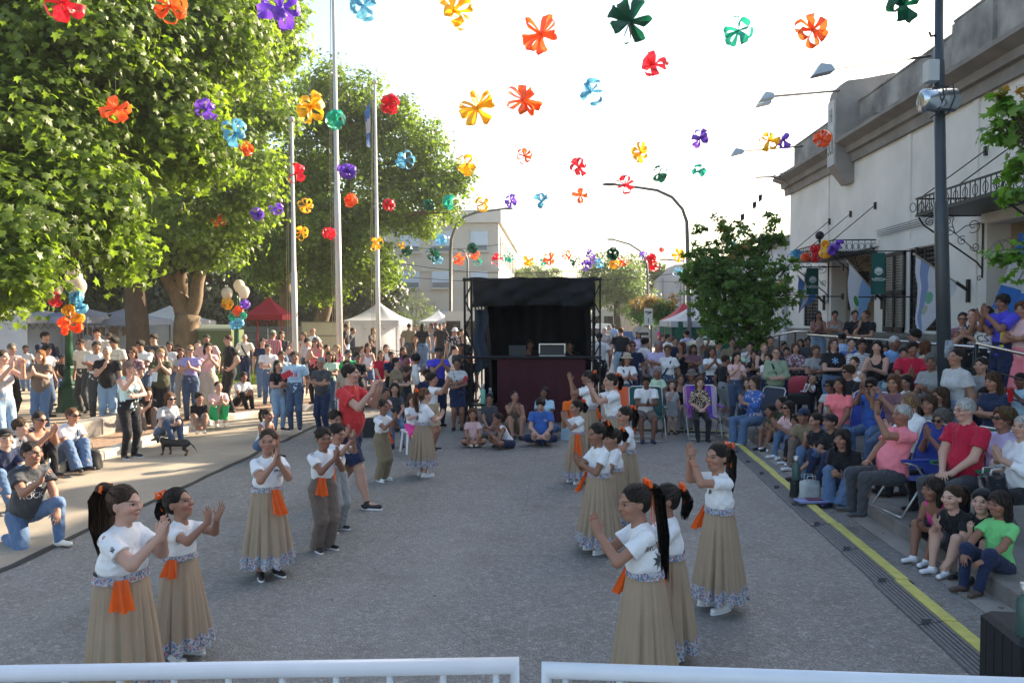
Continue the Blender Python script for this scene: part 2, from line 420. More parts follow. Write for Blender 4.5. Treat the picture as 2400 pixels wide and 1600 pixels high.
# yellow and black cable protector along the right gutter
def cable_ramp():
    root = empty('cable_protector', (3.03, 4.0, 0), 0, 'yellow lidded black rubber cable ramp lying along the right gutter', 'cable ramp')
    p0, p1 = at_z(2390, 1590, .04), at_z(1718, 1030, .04); d = (p1 - p0); d.z = 0; n = int(d.length / .9) + 1; d.normalize(); s = Vector((-d.y, d.x, 0))
    if s.x > 0: s = -s
    root.location = (p0.x, p0.y, 0); o0 = Vector((p0.x, p0.y, 0)); rb = MB(); yl = MB(); p0 = p0 - o0
    YEL = mat('yellow_lid', (.46, .44, .10), .6, nscale=9, namp=.18); BLK = mat('black_rubber', (.085, .09, .10), .6, nscale=30, namp=.3)
    rg = random.Random(2)
    for k in range(n):
        a = p0 + d * (.9 * k) + s * rg.uniform(-.012, .012); b = a + d * .885
        def sec(mb, u0, u1, z0, z1):
            vs = []
            for q in (a, b):
                vs += [(q.x + s.x * u0, q.y + s.y * u0, .006), (q.x + s.x * u1, q.y + s.y * u1, .006), (q.x + s.x * u1, q.y + s.y * u1, z1), (q.x + s.x * u0, q.y + s.y * u0, z0)]
            mb.add(vs, [(0, 1, 2, 3), (7, 6, 5, 4), (0, 4, 5, 1), (1, 5, 6, 2), (2, 6, 7, 3), (3, 7, 4, 0)])
        sec(yl, -.055, .05, .050, .050); sec(rb, -.10, -.057, .012, .046)
        for j in range(6): sec(rb, .052 + j * .029, .052 + j * .029 + .021, .044 - j * .0055, .040 - j * .0055); 
        sec(rb, .0525, .225, .036 - .004, .008)
        m_ = a + d * .02; rb.box(m_.x + s.x * .16 - .03, m_.x + s.x * .16 + .03, m_.y - .012, m_.y + .012, .02, .055)
    rb.build('ramp', BLK, root); yl.build('lid', YEL, root)
    return root
cable_ramp()
mb = MB(); a, b = at_z(1425, 1004, .01), at_z(1700, 1014, .01)
mb.bar((a.x, a.y, .02), (b.x, b.y, .02), .16, .03); mb.m = 1; mb.bar((a.x, a.y, .04), (b.x, b.y, .04), .06, .012)
tag(mb.build('cable_protector', [mat('black_rubber'), mat('yellow_lid')]), 'flat cable ramp with yellow stripe crossing the road under the folding chairs', 'cable ramp')
rg = np.random.RandomState(8); n = 260; px_ = np.where(rg.rand(n) < .6, rg.normal(3.2, .25, n), rg.uniform(-6.8, 3, n)); pc = np.stack([px_, rg.uniform(3, 22, n), np.full(n, .012)], 1); a = rg.uniform(0, 6.3, n); s_ = rg.uniform(.008, .03, n)
V = np.concatenate([pc + np.stack([np.cos(a + k) * s_, np.sin(a + k) * s_ * .6, (k > 1) * .008 + 0 * a], 1) for k in (0, 1.6, 3.2, 4.7)]); F = np.stack([np.arange(n) + k * n for k in range(4)], 1)
tag(link('litter', raw_mesh('litter', V, F, mat('dry_leaf', (.22, .17, .11), .8, nscale=3, namp=.6), smooth=False)), 'dry leaf crumbs and specks scattered over the road', 'litter', kind='stuff')
# ---------------- the town hall on the right ----------------
FX = 8.5
fy = lambda px: at_x(px, 700, FX).y
WALLM = mat('stucco_wall', (.70, .675, .64), .9, nscale=.8, namp=.10, bmp=.25, bscale=60)
TRIM = mat('cornice_stone', (.235, .215, .20), .9, nscale=1.5, namp=.25, bmp=.35, bscale=40)
PARA = mat('parapet_stained', (.34, .33, .315), .9, nscale=1.1, namp=.2, second=(.12, .115, .11), bmp=.35, bscale=40)
PLIN = mat('plinth', (.21, .195, .18), .9, nscale=1.2, namp=.15, bmp=.3)
BEIGE = mat('beige_reveal', (.46, .37, .26), .9, nscale=1, namp=.1)
IRON = mat('wrought_iron', (.015, .015, .017), .45, metal=.3)
DARKW = mat('dark_wood', (.022, .02, .02), .55, nscale=4, namp=.2)
YC = fy(1850)
w1 = (fy(1918), fy(1884)); e1 = (fy(2049), fy(1948)); w2 = (fy(2200), fy(2128)); e2 = (fy(2520), fy(2311))
hall = empty('town_hall', (FX, 15, .145), 0, 'long single storey pale municipal hall with deep cornice and stained parapet on the right', 'building'); HX = Vector((FX, 15, 0))
class LB(MB):
    def build(s, *a, **k):
        s.v = [(x - HX.x, y - HX.y, z - HX.z) for x, y, z in s.v]; return MB.build(s, *a, **k)
mb = LB(); y0 = 1.0
ops = sorted([(w2, 1.72, 3.72), (e2, .6, 3.95), (e1, .6, 3.95), (w1, 1.72, 3.60)], key=lambda o: o[0][0])
yy = y0
for (a, b), z0, z1 in ops:
    mb.box(FX, FX + .45, yy, a, 0, 6.6); mb.box(FX, FX + .45, a, b, 0, z0); mb.box(FX, FX + .45, a, b, z1, 6.6); yy = b
mb.box(FX, FX + .45, yy, YC, 0, 6.6); mb.box(FX + .45, FX + 16, YC - .4, YC, 0, 7.3); mb.box(FX + .45, FX + 16, y0, y0 + .4, 0, 7.3)
mb.build('wall', WALLM, hall)
mb = LB()
for a, b in ((y0, e2[0] - .02), (e2[1] + .02, e1[0] - .02), (e1[1] + .02, YC + .04)): mb = LB(); mb.box(FX - .07, FX - .003, a, b, .0, 1.70); mb.box(FX - .09, FX - .071, a, b, 1.62, 1.72); mb.build('plinth', PLIN, hall)
# pilaster lines
mb = LB()
for px in (2283, 2128, 1951 - 12): y_ = fy(px); mb.box(FX - .035, FX - .002, y_ - .11, y_ + .11, 1.74, 6.49)
for (a, b), z1 in ((w1, 3.6), (w2, 3.72)):
    mb.box(FX - .05, FX - .003, a - .1, b + .1, z1 + .02, z1 + .20); mb.box(FX - .06, FX - .003, a - .07, b + .07, 1.735, 1.80)
mb.box(FX - .05, FX - .003, e1[0] - .3, e1[1] + .3, 3.97, 4.15); mb.box(FX - .05, FX - .003, e2[0] - .3, e2[1] + .3, 3.97, 4.15)
mb.build('trim', WALLM, hall)
prof = [(8.499, 6.50), (8.40, 6.50), (8.38, 6.74), (8.27, 6.76), (8.25, 6.93), (8.02, 7.02), (7.96, 7.04), (7.96, 7.14), (8.04, 7.17), (8.499, 7.20)]
mb = LB(); mb.poly([(x, y0, z) for x, z in prof], (0, YC + .35 - y0, 0)); mb.build('cornice', TRIM, hall)
mb = LB(); y2 = fy(2218); ys = fy(2005)
mb.box(8.58, 8.90, y0, y2, 7.205, 8.42); mb.box(8.55, 8.93, y0, y2, 8.421, 8.47); mb.box(8.62, 8.90, y2 + .01, YC, 7.205, 8.20); mb.box(8.59, 8.93, y2 + .01, YC, 8.201, 8.25)
mb.box(8.50, 8.578, y2 - 1.6, y2 - .05, 7.205, 8.36)
mb.box(8.91, 24, YC - .3, YC, 7.305, 8.2)
mb.build('parapet', PARA, hall)
mb = LB(); mb.box(FX + .1, 24.4, y0 + .05, YC - .02, 7.21, 7.29); mb.build('roof', PARA, hall)  # unseen slab behind the parapet, added so the hall casts its shade
# entrance recesses
for a, b in (e1, e2):
    mb = LB(); mb.box(FX + .02, FX + 1.9, b + .001, b + .2, .6, 3.95); mb.box(FX + .02, FX + 1.9, a - .2, a - .001, .6, 3.95); mb.box(FX + 1.7, FX + 1.9, a, b, .6, 3.95); mb.box(FX + .451, FX + 1.9, a - .1, b + .1, 3.951, 4.1); mb.build('porch', BEIGE, hall)
for (a, b) in (e1, e2):
    c = (a + b) / 2; mb = LB(); mb.box(FX + 1.62, FX + 1.69, c - .95, c + .95, .62, 3.2)
    for s in (-1, 1):
        for z in (.8, 1.6, 2.4): mb.box(FX + 1.6, FX + 1.62, c + s * .47 - .3, c + s * .47 + .3, z, z + .6)
    mb.build('door', DARKW, hall)
mb = LB(); GLS = mat('dark_glass', (.012, .014, .018), .12, spec=.8)
for k, ((a, b), z1) in enumerate(((w1, 3.6), (w2, 3.72))):
    mb = LB(); mb.box(FX + .2, FX + .23, a, b, 1.72, z1); fo = mb.build('window', GLS, hall); mb = LB()
    for s in range(int((b - a) / .11)): y_ = a + .05 + s * .11; mb.box(FX + .05, FX + .07, y_, y_ + .02, 1.72, z1)
    z = 1.78
    while z < z1: mb.box(FX + .046, FX + .066, a, b, z, z + .045); z += .11
    for q in (a, b - .06, (a + b) / 2 - .03): mb.box(FX + .03, FX + .09, q, q + .06, 1.72, z1)
    mb.build('window_grille', DARKW, hall)
# open louvred shutter leaf folded onto the wall
mb = LB(); a, b = w2[1] + .02, fy(2078); z = 1.80
for q in (a, (a + b) / 2 - .04, b - .08): mb.box(FX - .10, FX - .052, q, q + .08, 1.74, 3.72)
mb.box(FX - .10, FX - .052, a, b, 1.74, 1.86); mb.box(FX - .10, FX - .052, a, b, 3.62, 3.72); mb.box(FX - .10, FX - .052, a, b, 2.66, 2.76)
while z < 3.6: mb.bar((FX - .075, a, z), (FX - .075, b, z), .045, .012); z += .065
mb.build('shutter', DARKW, hall)
mb = LB(); px_ = [(1970, 1992)]
for z0, z1 in ((2.98, 3.5), (2.32, 2.82)): mb.box(FX + .50, FX + 1.12, e1[1] - .02, e1[1] + .0005, z0, z1)
mb.build('memorial_plaque', mat('bronze', (.05, .035, .025), .5, metal=.5, nscale=20, namp=.4), hall)
# sign pylon
ya, yb = fy(1999) - .0, at_x(1940, 300, 7.95).y
mb = LB(); pr = [(8.6, 5.95), (8.35, 5.92), (7.98, 6.40), (7.98, 8.35), (8.02, 8.55), (8.12, 8.70), (8.28, 8.80), (8.75, 8.85), (9.6, 9.0), (9.6, 7.25), (8.6, 7.25)]
mb.poly([(x, ya, z) for x, z in pr], (0, yb - ya, 0)); pyl = mb.build('sign_pylon', mat('pylon_stone', (.27, .25, .235), .9, nscale=1.5, namp=.2, bmp=.3), hall)
mb = LB(); mb.box(7.93, 7.978, ya + .05, yb - .05, 6.45, 8.3); fp = mb.build('sign_face', mat('sign_stone', (.5, .5, .5), .8, nscale=6, namp=.2), pyl)
M_ = Matrix(((0, 0, -1, 7.928), (-1, 0, 0, (ya + yb) / 2), (0, 1, 0, 7.0), (0, 0, 0, 1))); M2 = Matrix.Translation(-HX) @ M_ @ Matrix.Diagonal((1, 2.6, 1, 1))
text_at('sign_letters', 'SUI', .30, IRON, fp, M2); M3 = Matrix.Translation(-HX) @ Matrix(((0, 0, -1, 7.928), (-1, 0, 0, (ya + yb) / 2), (0, 1, 0, 7.85), (0, 0, 0, 1))) @ Matrix.Diagonal((1, 2, 1, 1)); text_at('sign_letters', 'I·I', .26, IRON, fp, M3)
# steps, landing and ramp
LZ = .72
rampm = mat('landing_concrete', (.17, .16, .15), .9, nscale=2, namp=.2)
pl = empty('entrance_landing', (7.5, 15, 0), 0, 'raised concrete landing with steps and ramp along the hall front', 'landing')
o7 = Vector((7.5, 15, 0))
mb = MB(); mb.box(-.95, .93, 12.3 - 15, fy(1890) - 15, .15, LZ)
for k in range(3): mb.box(-.95, .93, fy(1890) - 15 + .3 * k + .001, fy(1890) - 15 + .3 * (k + 1), .15, LZ - .155 * (k + 1))
mb.add([(-.95, 12.29 - 15, .15), (.93, 12.29 - 15, .15), (.93, 12.29 - 15, LZ + .15), (-.95, 12.29 - 15, LZ + .15), (-.95, 6.5 - 15, .15), (.93, 6.5 - 15, .15)], [(0, 1, 2, 3), (3, 2, 5, 4), (0, 3, 4), (1, 5, 2)])
mb.build('slab', rampm, pl)
SHINY = mat('rail_steel', (.55, .55, .56), .25, metal=1)
def rail(label, pts, post_h):
    o = Vector(pts[0]); r = empty('handrail', (o.x, o.y, o.z - post_h), 0, label, 'railing'); b = Vector((o.x, o.y, o.z - post_h)); q = [Vector(p) - b for p in pts]
    m1 = MB(); m1.tube(q, .026, 8); m1.build('top_rail', SHINY, r, True)
    for dz in (.36, .68): m1 = MB(); m1.tube([p - Vector((0, 0, dz)) for p in q], .014, 6); m1.build('rail', IRON if dz < .5 else SHINY, r, True)
    for i in range(len(q) - 1):
        n = max(1, int((q[i + 1] - q[i]).length / 1.5))
        for k in range(n + (i == len(q) - 2)):
            p = q[i].lerp(q[i + 1], k / n); m1 = MB(); m1.tube([p, p - Vector((0, 0, post_h))], .022, 6); m1.build('post', IRON, r, True)
    return r
P1 = at_x(1745, 802, 6.75); P2 = at_x(1868, 777, 6.7); P3 = at_x(1893, 777, 6.62)
rail('black handrail with shiny top sloping down the far steps of the hall', [(6.65, P1.y, P1.z), (6.65, P2.y, P2.z), (6.65, P3.y, P3.z)], 1.0)
rail('level black handrail along the hall landing behind the seated crowd', [(6.62, P3.y - .05, 1.80), (6.62, 12.5, 1.80)], 1.05)
rail('shiny topped handrail sloping down the near ramp at the right edge', [(6.55, 12.3, 1.86), (6.55, 6.6, 1.36)], 1.0)
# marquees with wrought iron
def scroll(mb, c, r0, turns, ax, s=1, n=26, rad=.008):
    pts = []
    for k in range(n + 1):
        t = k / n * turns * 2 * math.pi; r = r0 * (1 - k / n * .85); pts.append((c[0] + s * r * math.cos(t + ax), c[1], c[2] + r * math.sin(t + ax)))
    mb.tube(pts, rad, 4)
def marquee(label, ya, yb, z, dep, n_rods):
    b = Vector((FX, (ya + yb) / 2, z)); r = empty('marquee', b, 0, label, 'canopy'); h = (yb - ya) / 2
    mb = MB(); mb.box(-dep, -.005, -h, h, .02, .06); mb.build('roof_plate', mat('marquee_metal', (.04, .04, .042), .5, nscale=5, namp=.3), r)
    mb = MB()
    for y_ in (-h, h): mb.bar((-dep, y_, .0), (0, y_, .0), .04, .03); mb.bar((-dep, y_, .34), (0, y_, .34), .04, .03)
    mb.bar((-dep, -h, .0), (-dep, h, .0), .04, .03); mb.bar((-dep, -h, .34), (-dep, h, .34), .04, .03)
    k = 0
    while k * .16 < 2 * h:
        y_ = -h + k * .16; mb.bar((-dep, y_, 0), (-dep, y_, .34), .014)
        if k % 2: mb.tube([(-dep, y_ + .08 * math.cos(t), .17 + .10 * math.sin(t)) for t in [i * math.pi / 5 for i in range(11)]], .008, 4)
        k += 1
    for y_ in (-h, h):
        x = 0
        while x > -dep: mb.bar((x, y_, 0), (x, y_, .34), .014); mb.tube([(x - .08 + .06 * math.cos(t), y_, .17 + .09 * math.sin(t)) for t in [i * math.pi / 5 for i in range(11)]], .008, 4); x -= .16
    mb.build('fretwork', IRON, r)
    for y_ in (-h + .03, h - .03):
        mb = MB(); dz = 1.05; mb.tube([(-dep * .97, y_, -.03), (-dep * .9, y_, -.18), (-.12, y_, -dz + .12), (-.03, y_, -dz)], .018, 5); mb.tube([(-.02, y_, 0), (-.02, y_, -dz - .18)], .02, 5); scroll(mb, (-.07, y_, -dz - .2), .06, 1.2, 0)
        for c, rr, t, a in (((-dep * .8, y_, -.12), .11, 1.6, 0), ((-dep * .5, y_, -.28), .13, 1.5, 2), ((-dep * .32, y_, -.5), .10, 1.4, 1), ((-.16, y_, -.62), .10, 1.5, 3), ((-.2, y_, -.2), .15, 1.3, 4.2), ((-dep * .55, y_, -.1), .08, 1.3, 5)): scroll(mb, c, rr, t, a)
        for e in ((-.05, -.15), (-.1, -.75), (-dep * .7, -.08), (-dep * .45, -.05)): mb.tube([(-dep * .42, y_, -.36), ((e[0] - dep * .42) / 2 - .05, y_, (e[1] - .36) / 2 + .05), (e[0], y_, e[1])], .009, 4)
        mb.build('bracket', IRON, r)
    for k in range(n_rods):
        y_ = -h + .1 + k * (2 * h - .2) / (n_rods - 1); mb = MB(); mb.tube([(-dep + .03, y_, .34), (-.05, y_, 1.25)], .012, 5); mb.box(-.06, -.002, y_ - .03, y_ + .03, 1.16, 1.34); mb.build('tie_rod', IRON, r)
    return r
marquee('wrought iron marquee over the far hall entrance behind the green banners', e1[0] - .15, e1[1] + .25, at_x(2010, 585, 7.6).z, 1.15, 3)
marquee('large wrought iron marquee over the near hall entrance at the right edge', e2[0] - .2, e2[1] + .15, at_x(2305, 505, FX).z, 1.3, 3)
# electricity wires on the wall
mb = MB()
for k in range(4): mb.tube([(8.44 - .01 * k, fy(2240), 4.38 + .05 * k), (8.44 - .01 * k, fy(2060), 4.36 + .05 * k)], .008, 4)
tag(mb.build('wall_cable', IRON), 'bundle of thin cables clipped along the hall wall', 'cable')
# green banners
def banner(label, px, z0, z1, wd, txt=True):
    y_ = at_x(px, 650, 7.62).y; r = empty('banner', (8.0, y_, z0), 0, label, 'banner', 'green town banners on the hall front')
    G = mat('banner_green', (.005, .085, .075), .7, nscale=4, namp=.1); Wm = mat('banner_white', (.62, .66, .66), .7)
    mb = MB(); mb.grid(lambda a, v: (-.40 + (a - .5) * wd, .015 * math.sin(a * 5) * (1 - v) , (z1 - z0) * v), 8, 12); mb.grid(lambda a, v: (.40 - .40 + (a - .5) * -wd - .40, .012 + .015 * math.sin((1 - a) * 5) * (1 - v), (z1 - z0) * v), 8, 12); mb.build('cloth', G, r, True)
    mb = MB(); mb.bar((-.85, .0, z1 - z0 + .03), (.47, 0, z1 - z0 + .03), .03); mb.bar((-.85, 0, -.06), (.47, 0, -.06), .03); mb.box(.45, .49, -.06, .06, z1 - z0 - .08, z1 - z0 + .12); mb.box(.45, .49, -.06, .06, -.15, .03); mb.build('bar', IRON, r)
    cz = (z1 - z0) * .55; mb = MB(); R0 = wd * .34
    mb.poly([(-.40 + R0 * .82 * math.cos(t), -.030, cz + R0 * .82 * math.sin(t)) for t in [k * math.pi / 12 for k in range(24)]], (0, .006, 0))
    for k in range(13): t = R(-20 + k * 18.3); c, s = math.cos(t), math.sin(t); mb.poly([(-.40 + R0 * (.86 * c - .07 * s), -.030, cz + R0 * (.86 * s + .07 * c)), (-.40 + R0 * (.86 * c + .07 * s), -.030, cz + R0 * (.86 * s - .07 * c)), (-.40 + R0 * 1.08 * c, -.030, cz + R0 * 1.08 * s)], (0, .006, 0))
    mb.build('emblem', Wm, r)
    mb = MB(); mb.poly([(-.40 + R0 * .72 * math.cos(t), -.036, cz + R0 * .72 * math.sin(t) * .92) for t in [math.pi + k * math.pi / 10 for k in range(11)]], (0, .004, 0)); mb.build('emblem', mat('banner_pale', (.32, .42, .45), .7), r)
    Mx = lambda z, s: Matrix.Translation((-.40, -.032, z)) @ Matrix.Rotation(R(90), 4, 'X')
    text_at('lettering', 'SUIPACHA', wd * .225, Wm, r, Mx(cz - R0 * 1.75, 1)); text_at('lettering', 'MUNICIPIO DE', wd * .075, Wm, r, Mx(cz - R0 * 1.45, 1)); text_at('lettering', 'CIUDAD Y CAMPO UNIDOS', wd * .06, Wm, r, Mx(cz - R0 * 2.08, 1))
    return r
banner('dark green hanging banner with white sun and gear emblem beside the louvred shutter', 2060, at_x(2060, 690, 7.62).z, at_x(2060, 592, 7.62).z, .31)
banner('dark green hanging banner with white emblem, farther one left of the hall door', 1906, at_x(1906, 690, 7.62).z, at_x(1906, 628, 7.62).z, .34)
# wall lamps and floodlight arms
def flood(label, tip, wall, two=False):
    t, w_ = Vector(tip), Vector(wall); r = empty('floodlight', w_, 0, label, 'floodlight', 'floodlights on long arms above the hall'); d = t - w_
    mb = MB(); mb.tube([(0, 0, 0), d * .5, d], .032, 5); mb.build('arm', IRON, r)
    S_ = mat('lamp_alu', (.45, .5, .52), .4, metal=.6)
    for k in range(2 if two else 1):
        c = d + Vector((-.12, k * .35 - .1 * two, -.05 - k * .05)); mb = MB()
        mb.add([c + Vector(v) for v in ((-.26, -.14, -.10), (.12, -.14, -.02), (.12, .14, -.02), (-.26, .14, -.10), (-.12, -.10, .12), (.08, -.07, .10), (.08, .07, .10), (-.12, .10, .12))], [(0, 3, 2, 1), (4, 5, 6, 7), (0, 1, 5, 4), (1, 2, 6, 5), (2, 3, 7, 6), (3, 0, 4, 7)]); mb.build('lamp_head', S_, r)
        mb = MB(); mb.tube([d, c + Vector((.1, 0, .0))], .015, 4); mb.build('bracket', IRON, r)
# 
flood('single floodlight on the highest arm reaching left from the parapet', at_x(1952, 160, 5.0), at_x(2178, 132, 8.6))
flood('twin floodlights on the arm beside the sign pylon', at_x(1812, 226, 5.6), at_x(1975, 212, 8.2), True)
flood('small floodlight on the far arm left of the sign pylon', at_x(1742, 354, 5.6), at_x(1880, 343, 8.6))
for px, py, lb in ((2057, 274, 'round black lamp on the cornice right of the sign pylon'), (1887, 389, 'round black lamp on the cornice left of the sign pylon')):
    p = at_x(px, py, 8.3); mb = MB(); mb.ball((0, 0, 0), .12, 12, 8); mb.tube([(0, 0, -.1), (.05, 0, -.28)], .03, 6); tag(mb.build('wall_lamp', IRON, None, True, p), lb, 'lamp')
p = at_x(1921, 552, 7.9); mb = MB(); mb.ball((0, 0, 0), .13, 12, 8); mb.tube([(0, 0, -.1), (.0, 0, -.25), (.3, 0, -.4)], .04, 6); tag(mb.build('wall_lamp', IRON, None, True, p), 'round black lamp above the ribbon cluster at the far marquee', 'lamp')
mb = MB(); a = at_x(1772, 416, 6.6); b = at_x(1850, 413, 8.5); mb.tube([a, b], .03, 5); m_ = a.lerp(b, .4); mb.tube([m_, m_ + Vector((.5, 0, .15)), b + Vector((0, 0, .02))], .015, 4); mb.tube([m_, m_ + Vector((.5, 0, -.12)), b + Vector((0, 0, -.35))], .015, 4); tag(mb.build('wire_bracket', IRON), 'iron pole bracket with braces at the far end of the cornice', 'bracket')
# flags
def flagm(kind):
    if 'flag_' + kind in MATS: return MATS['flag_' + kind]
    m, t, b = _nt('flag_' + kind); uv = N(t, 'ShaderNodeAttribute', attribute_name='fuv'); sp = N(t, 'ShaderNodeSeparateXYZ'); L(t, uv.outputs['Vector'], sp.inputs[0]); u, v = sp.outputs[0], sp.outputs[1]
    SKY, WH = (.30, .54, .92), (.78, .81, .92)
    if kind == 'prov': col = mixc(t, mth(t, 'GREATER_THAN', v, .52), WH, SKY); g1 = (.08, .35, .10); g2 = (.55, .55, .12)
    elif kind == 'town': col = mixc(t, mth(t, 'LESS_THAN', mth(t, 'ABSOLUTE', mth(t, 'SUBTRACT', v, .22)), .10), WH, (.30, .40, .70)); g1 = (.22, .55, .38); g2 = (.55, .62, .45)
    elif kind == 'sun': col = mixc(t, mth(t, 'LESS_THAN', mth(t, 'ABSOLUTE', mth(t, 'SUBTRACT', v, .5)), .18), (.035, .19, .62), (.60, .62, .68)); g1 = g2 = None
    else: col = mixc(t, mth(t, 'LESS_THAN', mth(t, 'ABSOLUTE', mth(t, 'SUBTRACT', v, .5)), .17), (.07, .17, .42), (.5, .5, .56)); g1 = g2 = None
    def disc(cu, cv, r, asp=1.5):
        a = mth(t, 'MULTIPLY', mth(t, 'SUBTRACT', u, cu), asp); c = mth(t, 'SUBTRACT', v, cv); return mth(t, 'LESS_THAN', mth(t, 'ADD', mth(t, 'MULTIPLY', a, a), mth(t, 'MULTIPLY', c, c)), r * r), a, c
    if g1: col = mixc(t, disc(.42, .42, .13)[0], col, g1); col = mixc(t, disc(.60, .40, .11)[0], col, g2)
    if kind in ('sun', 'band'):
        d, a, c = disc(.5, .5, .15); ang = mth(t, 'ARCTAN2', c, a); ry = mth(t, 'GREATER_THAN', mth(t, 'SINE', mth(t, 'MULTIPLY', ang, 24)), 0)
        col = mixc(t, mth(t, 'MULTIPLY', d, mth(t, 'MULTIPLY', ry, .7)), col, (.30, .24, .16)); col = mixc(t, disc(.5, .5, .055)[0], col, (.5, .42, .3))
    L(t, col, b.inputs['Base Color']); b.inputs['Roughness'].default_value = .7
    tr = N(t, 'ShaderNodeBsdfTranslucent'); mx = N(t, 'ShaderNodeMixShader'); mx.inputs[0].default_value = .35; L(t, col, tr.inputs[0]); L(t, b.outputs[0], mx.inputs[1]); L(t, tr.outputs[0], mx.inputs[2])
    out = [n for n in t.nodes if n.type == 'OUTPUT_MATERIAL'][0]; L(t, mx.outputs[0], out.inputs[0]); MATS['flag_' + kind] = m; return m
def cloth_flag(name, label, corners, kind, fold=.07, seed=1, parent=None, nf=4):
    """corners: hoist top, hoist bottom, fly top, fly bottom in place; folds run down the cloth"""
    a, b, c, d = [Vector(x) for x in corners]; nu, nv = 40, 24; V = []; UV = []; rg = random.Random(seed); ph = rg.random() * 6
    n = (c - a).cross(b - a).normalized()
    for j in range(nv + 1):
        for i in range(nu + 1):
            u, v = i / nu, j / nv; p = (a.lerp(c, u)).lerp(b.lerp(d, u), v); k = math.sin(u * nf * 6.28 + ph + v * 2) * fold * min(1, u * 3 + .2) + math.sin(u * nf * 2.3 * 6.28 + v * 4) * fold * .25
            V.append(tuple(p + n * k - Vector((0, 0, .04 * math.sin(u * 3.14))))); UV.append((u, v, 0))
    W = nu + 1; F = [(j * W + i, j * W + i + 1, (j + 1) * W + i + 1, (j + 1) * W + i) for j in range(nv) for i in range(nu)]
    o = Vector(corners[0]); me = raw_mesh(name, [(x - o.x, y - o.y, z - o.z) for x, y, z in V], F, flagm(kind)); at = me.attributes.new('fuv', 'FLOAT_VECTOR', 'POINT'); at.data.foreach_set('vector', np.array(UV, np.float32).ravel())
    return tag(link(name, me, parent, loc=o), label, 'flag' if label else None)
def wall_flag(label, tip, base, bot, kind, seed, wid=.75):
    t, b_ = Vector(tip), Vector(base); r = empty('flag', b_, 0, label, 'flag', 'flags on angled poles along the hall front'); t = t - b_
    mb = MB(); mb.tube([(0, 0, 0), t], .02, 6); mb.build('pole', mat('pale_wood', (.5, .45, .38), .6), r); mb = MB(); mb.tube([t * .0 + Vector((.0, 0, 0)), t * .22], .035, 6); mb.box(-.02, .03, -.04, .04, -.25, .22); mb.build('bracket', IRON, r)
    z0 = Vector(bot) - b_; hi = t * .96; lo = t * (.96 - wid)
    cloth_flag('cloth', None, (hi, lo, Vector((hi.x + z0.x * .0 + .05, hi.y, z0.z)), Vector((lo.x * .25 + hi.x * .75, lo.y * .3 + hi.y * .7, z0.z + .2))), kind, .03, seed, r, 1.6)
f1t, f1b = at_x(1985, 612, 7.15), at_x(2066, 702, 8.42)
wall_flag('sky blue and white flag with green emblem hanging beside the far hall door', f1t, f1b, at_x(1985, 790, 7.2), 'prov', 3)
f2t, f2b = at_x(2141, 595, 7.1), at_x(2268, 680, 8.42)
wall_flag('large pale town flag with green diamond emblem partly behind the tall dark pole', f2t, f2b, at_x(2150, 796, 7.2), 'town', 5, .8)
f3t, f3b = at_x(1868, 645, 7.5), at_x(1930, 708, 8.42)
wall_flag('dusky blue and white flag drooping in front of the far barred window', f3t, f3b, at_x(1900, 735, 7.5), 'band', 8)
c0 = at_x(2372, 560, 8.1)
cloth_flag('flag', 'big blue and white sun flag draped in the near hall entrance', (at_x(2388, 545, 8.3), at_x(2330, 720, 8.15), at_x(2560, 560, 8.3), at_x(2540, 800, 8.15)), 'sun', .10, 9, None, 3)
# neighbouring building beyond
nb = empty('white_shop', (8.7, 34, 0), 0, 'low whitewashed building with pilasters just beyond the hall, behind the street tree', 'building'); HX = Vector((8.7, 34, 0))
NW = mat('whitewash', (.55, .57, .62), .9, nscale=1, namp=.12, bmp=.2)
mb = LB(); mb.box(8.7, 18, YC + .1, 46, 0, 5.15); mb.build('wall', NW, nb)
mb = LB(); mb.box(8.5, 8.69, YC + .1, 46, 5.0, 5.25); mb.box(8.45, 8.69, YC + .1, 46, 3.55, 3.68); mb.build('cornice', TRIM, nb)
mb = LB(); mb.box(8.62, 8.69, YC + .1, 46, .15, 1.35); mb.build('plinth', PLIN, nb)
mb = LB()
for y_ in (29.3, 30.6, 33.6, 37, 41): mb.box(8.58, 8.69, y_, y_ + .45, 1.36, 3.54)
mb.build('pilaster', NW, nb)
for y_ in (31.2, 34.6, 38.5): mb = LB(); mb.box(8.64, 8.695, y_, y_ + 1.4, .3, 3.1); mb.build('door', mat('brown_door', (.10, .05, .03), .6), nb)
mb = LB(); mb.box(8.60, 8.69, 29.85, 30.5, 1.4, 3.4); mb.build('window', mat('blue_pane', (.12, .25, .36), .3), nb)
mb = MB(); mb.poly([(0, -.35, .5), (0, .35, .5), (0, .35, -.1), (0, 0, -.6), (0, -.35, -.1)], (.05, 0, 0)); sh = mb.build('shield_sign', mat('banner_white'), None, False, at_x(1829, 680, 8.3)); tag(sh, 'small shield sign with red panel on the white building beyond the hall', 'sign')
mb = MB(); mb.box(-.01, -.001, -.2, .2, 0, .4); mb.build('panel', mat('red_paint', (.5, .03, .03), .6), sh)
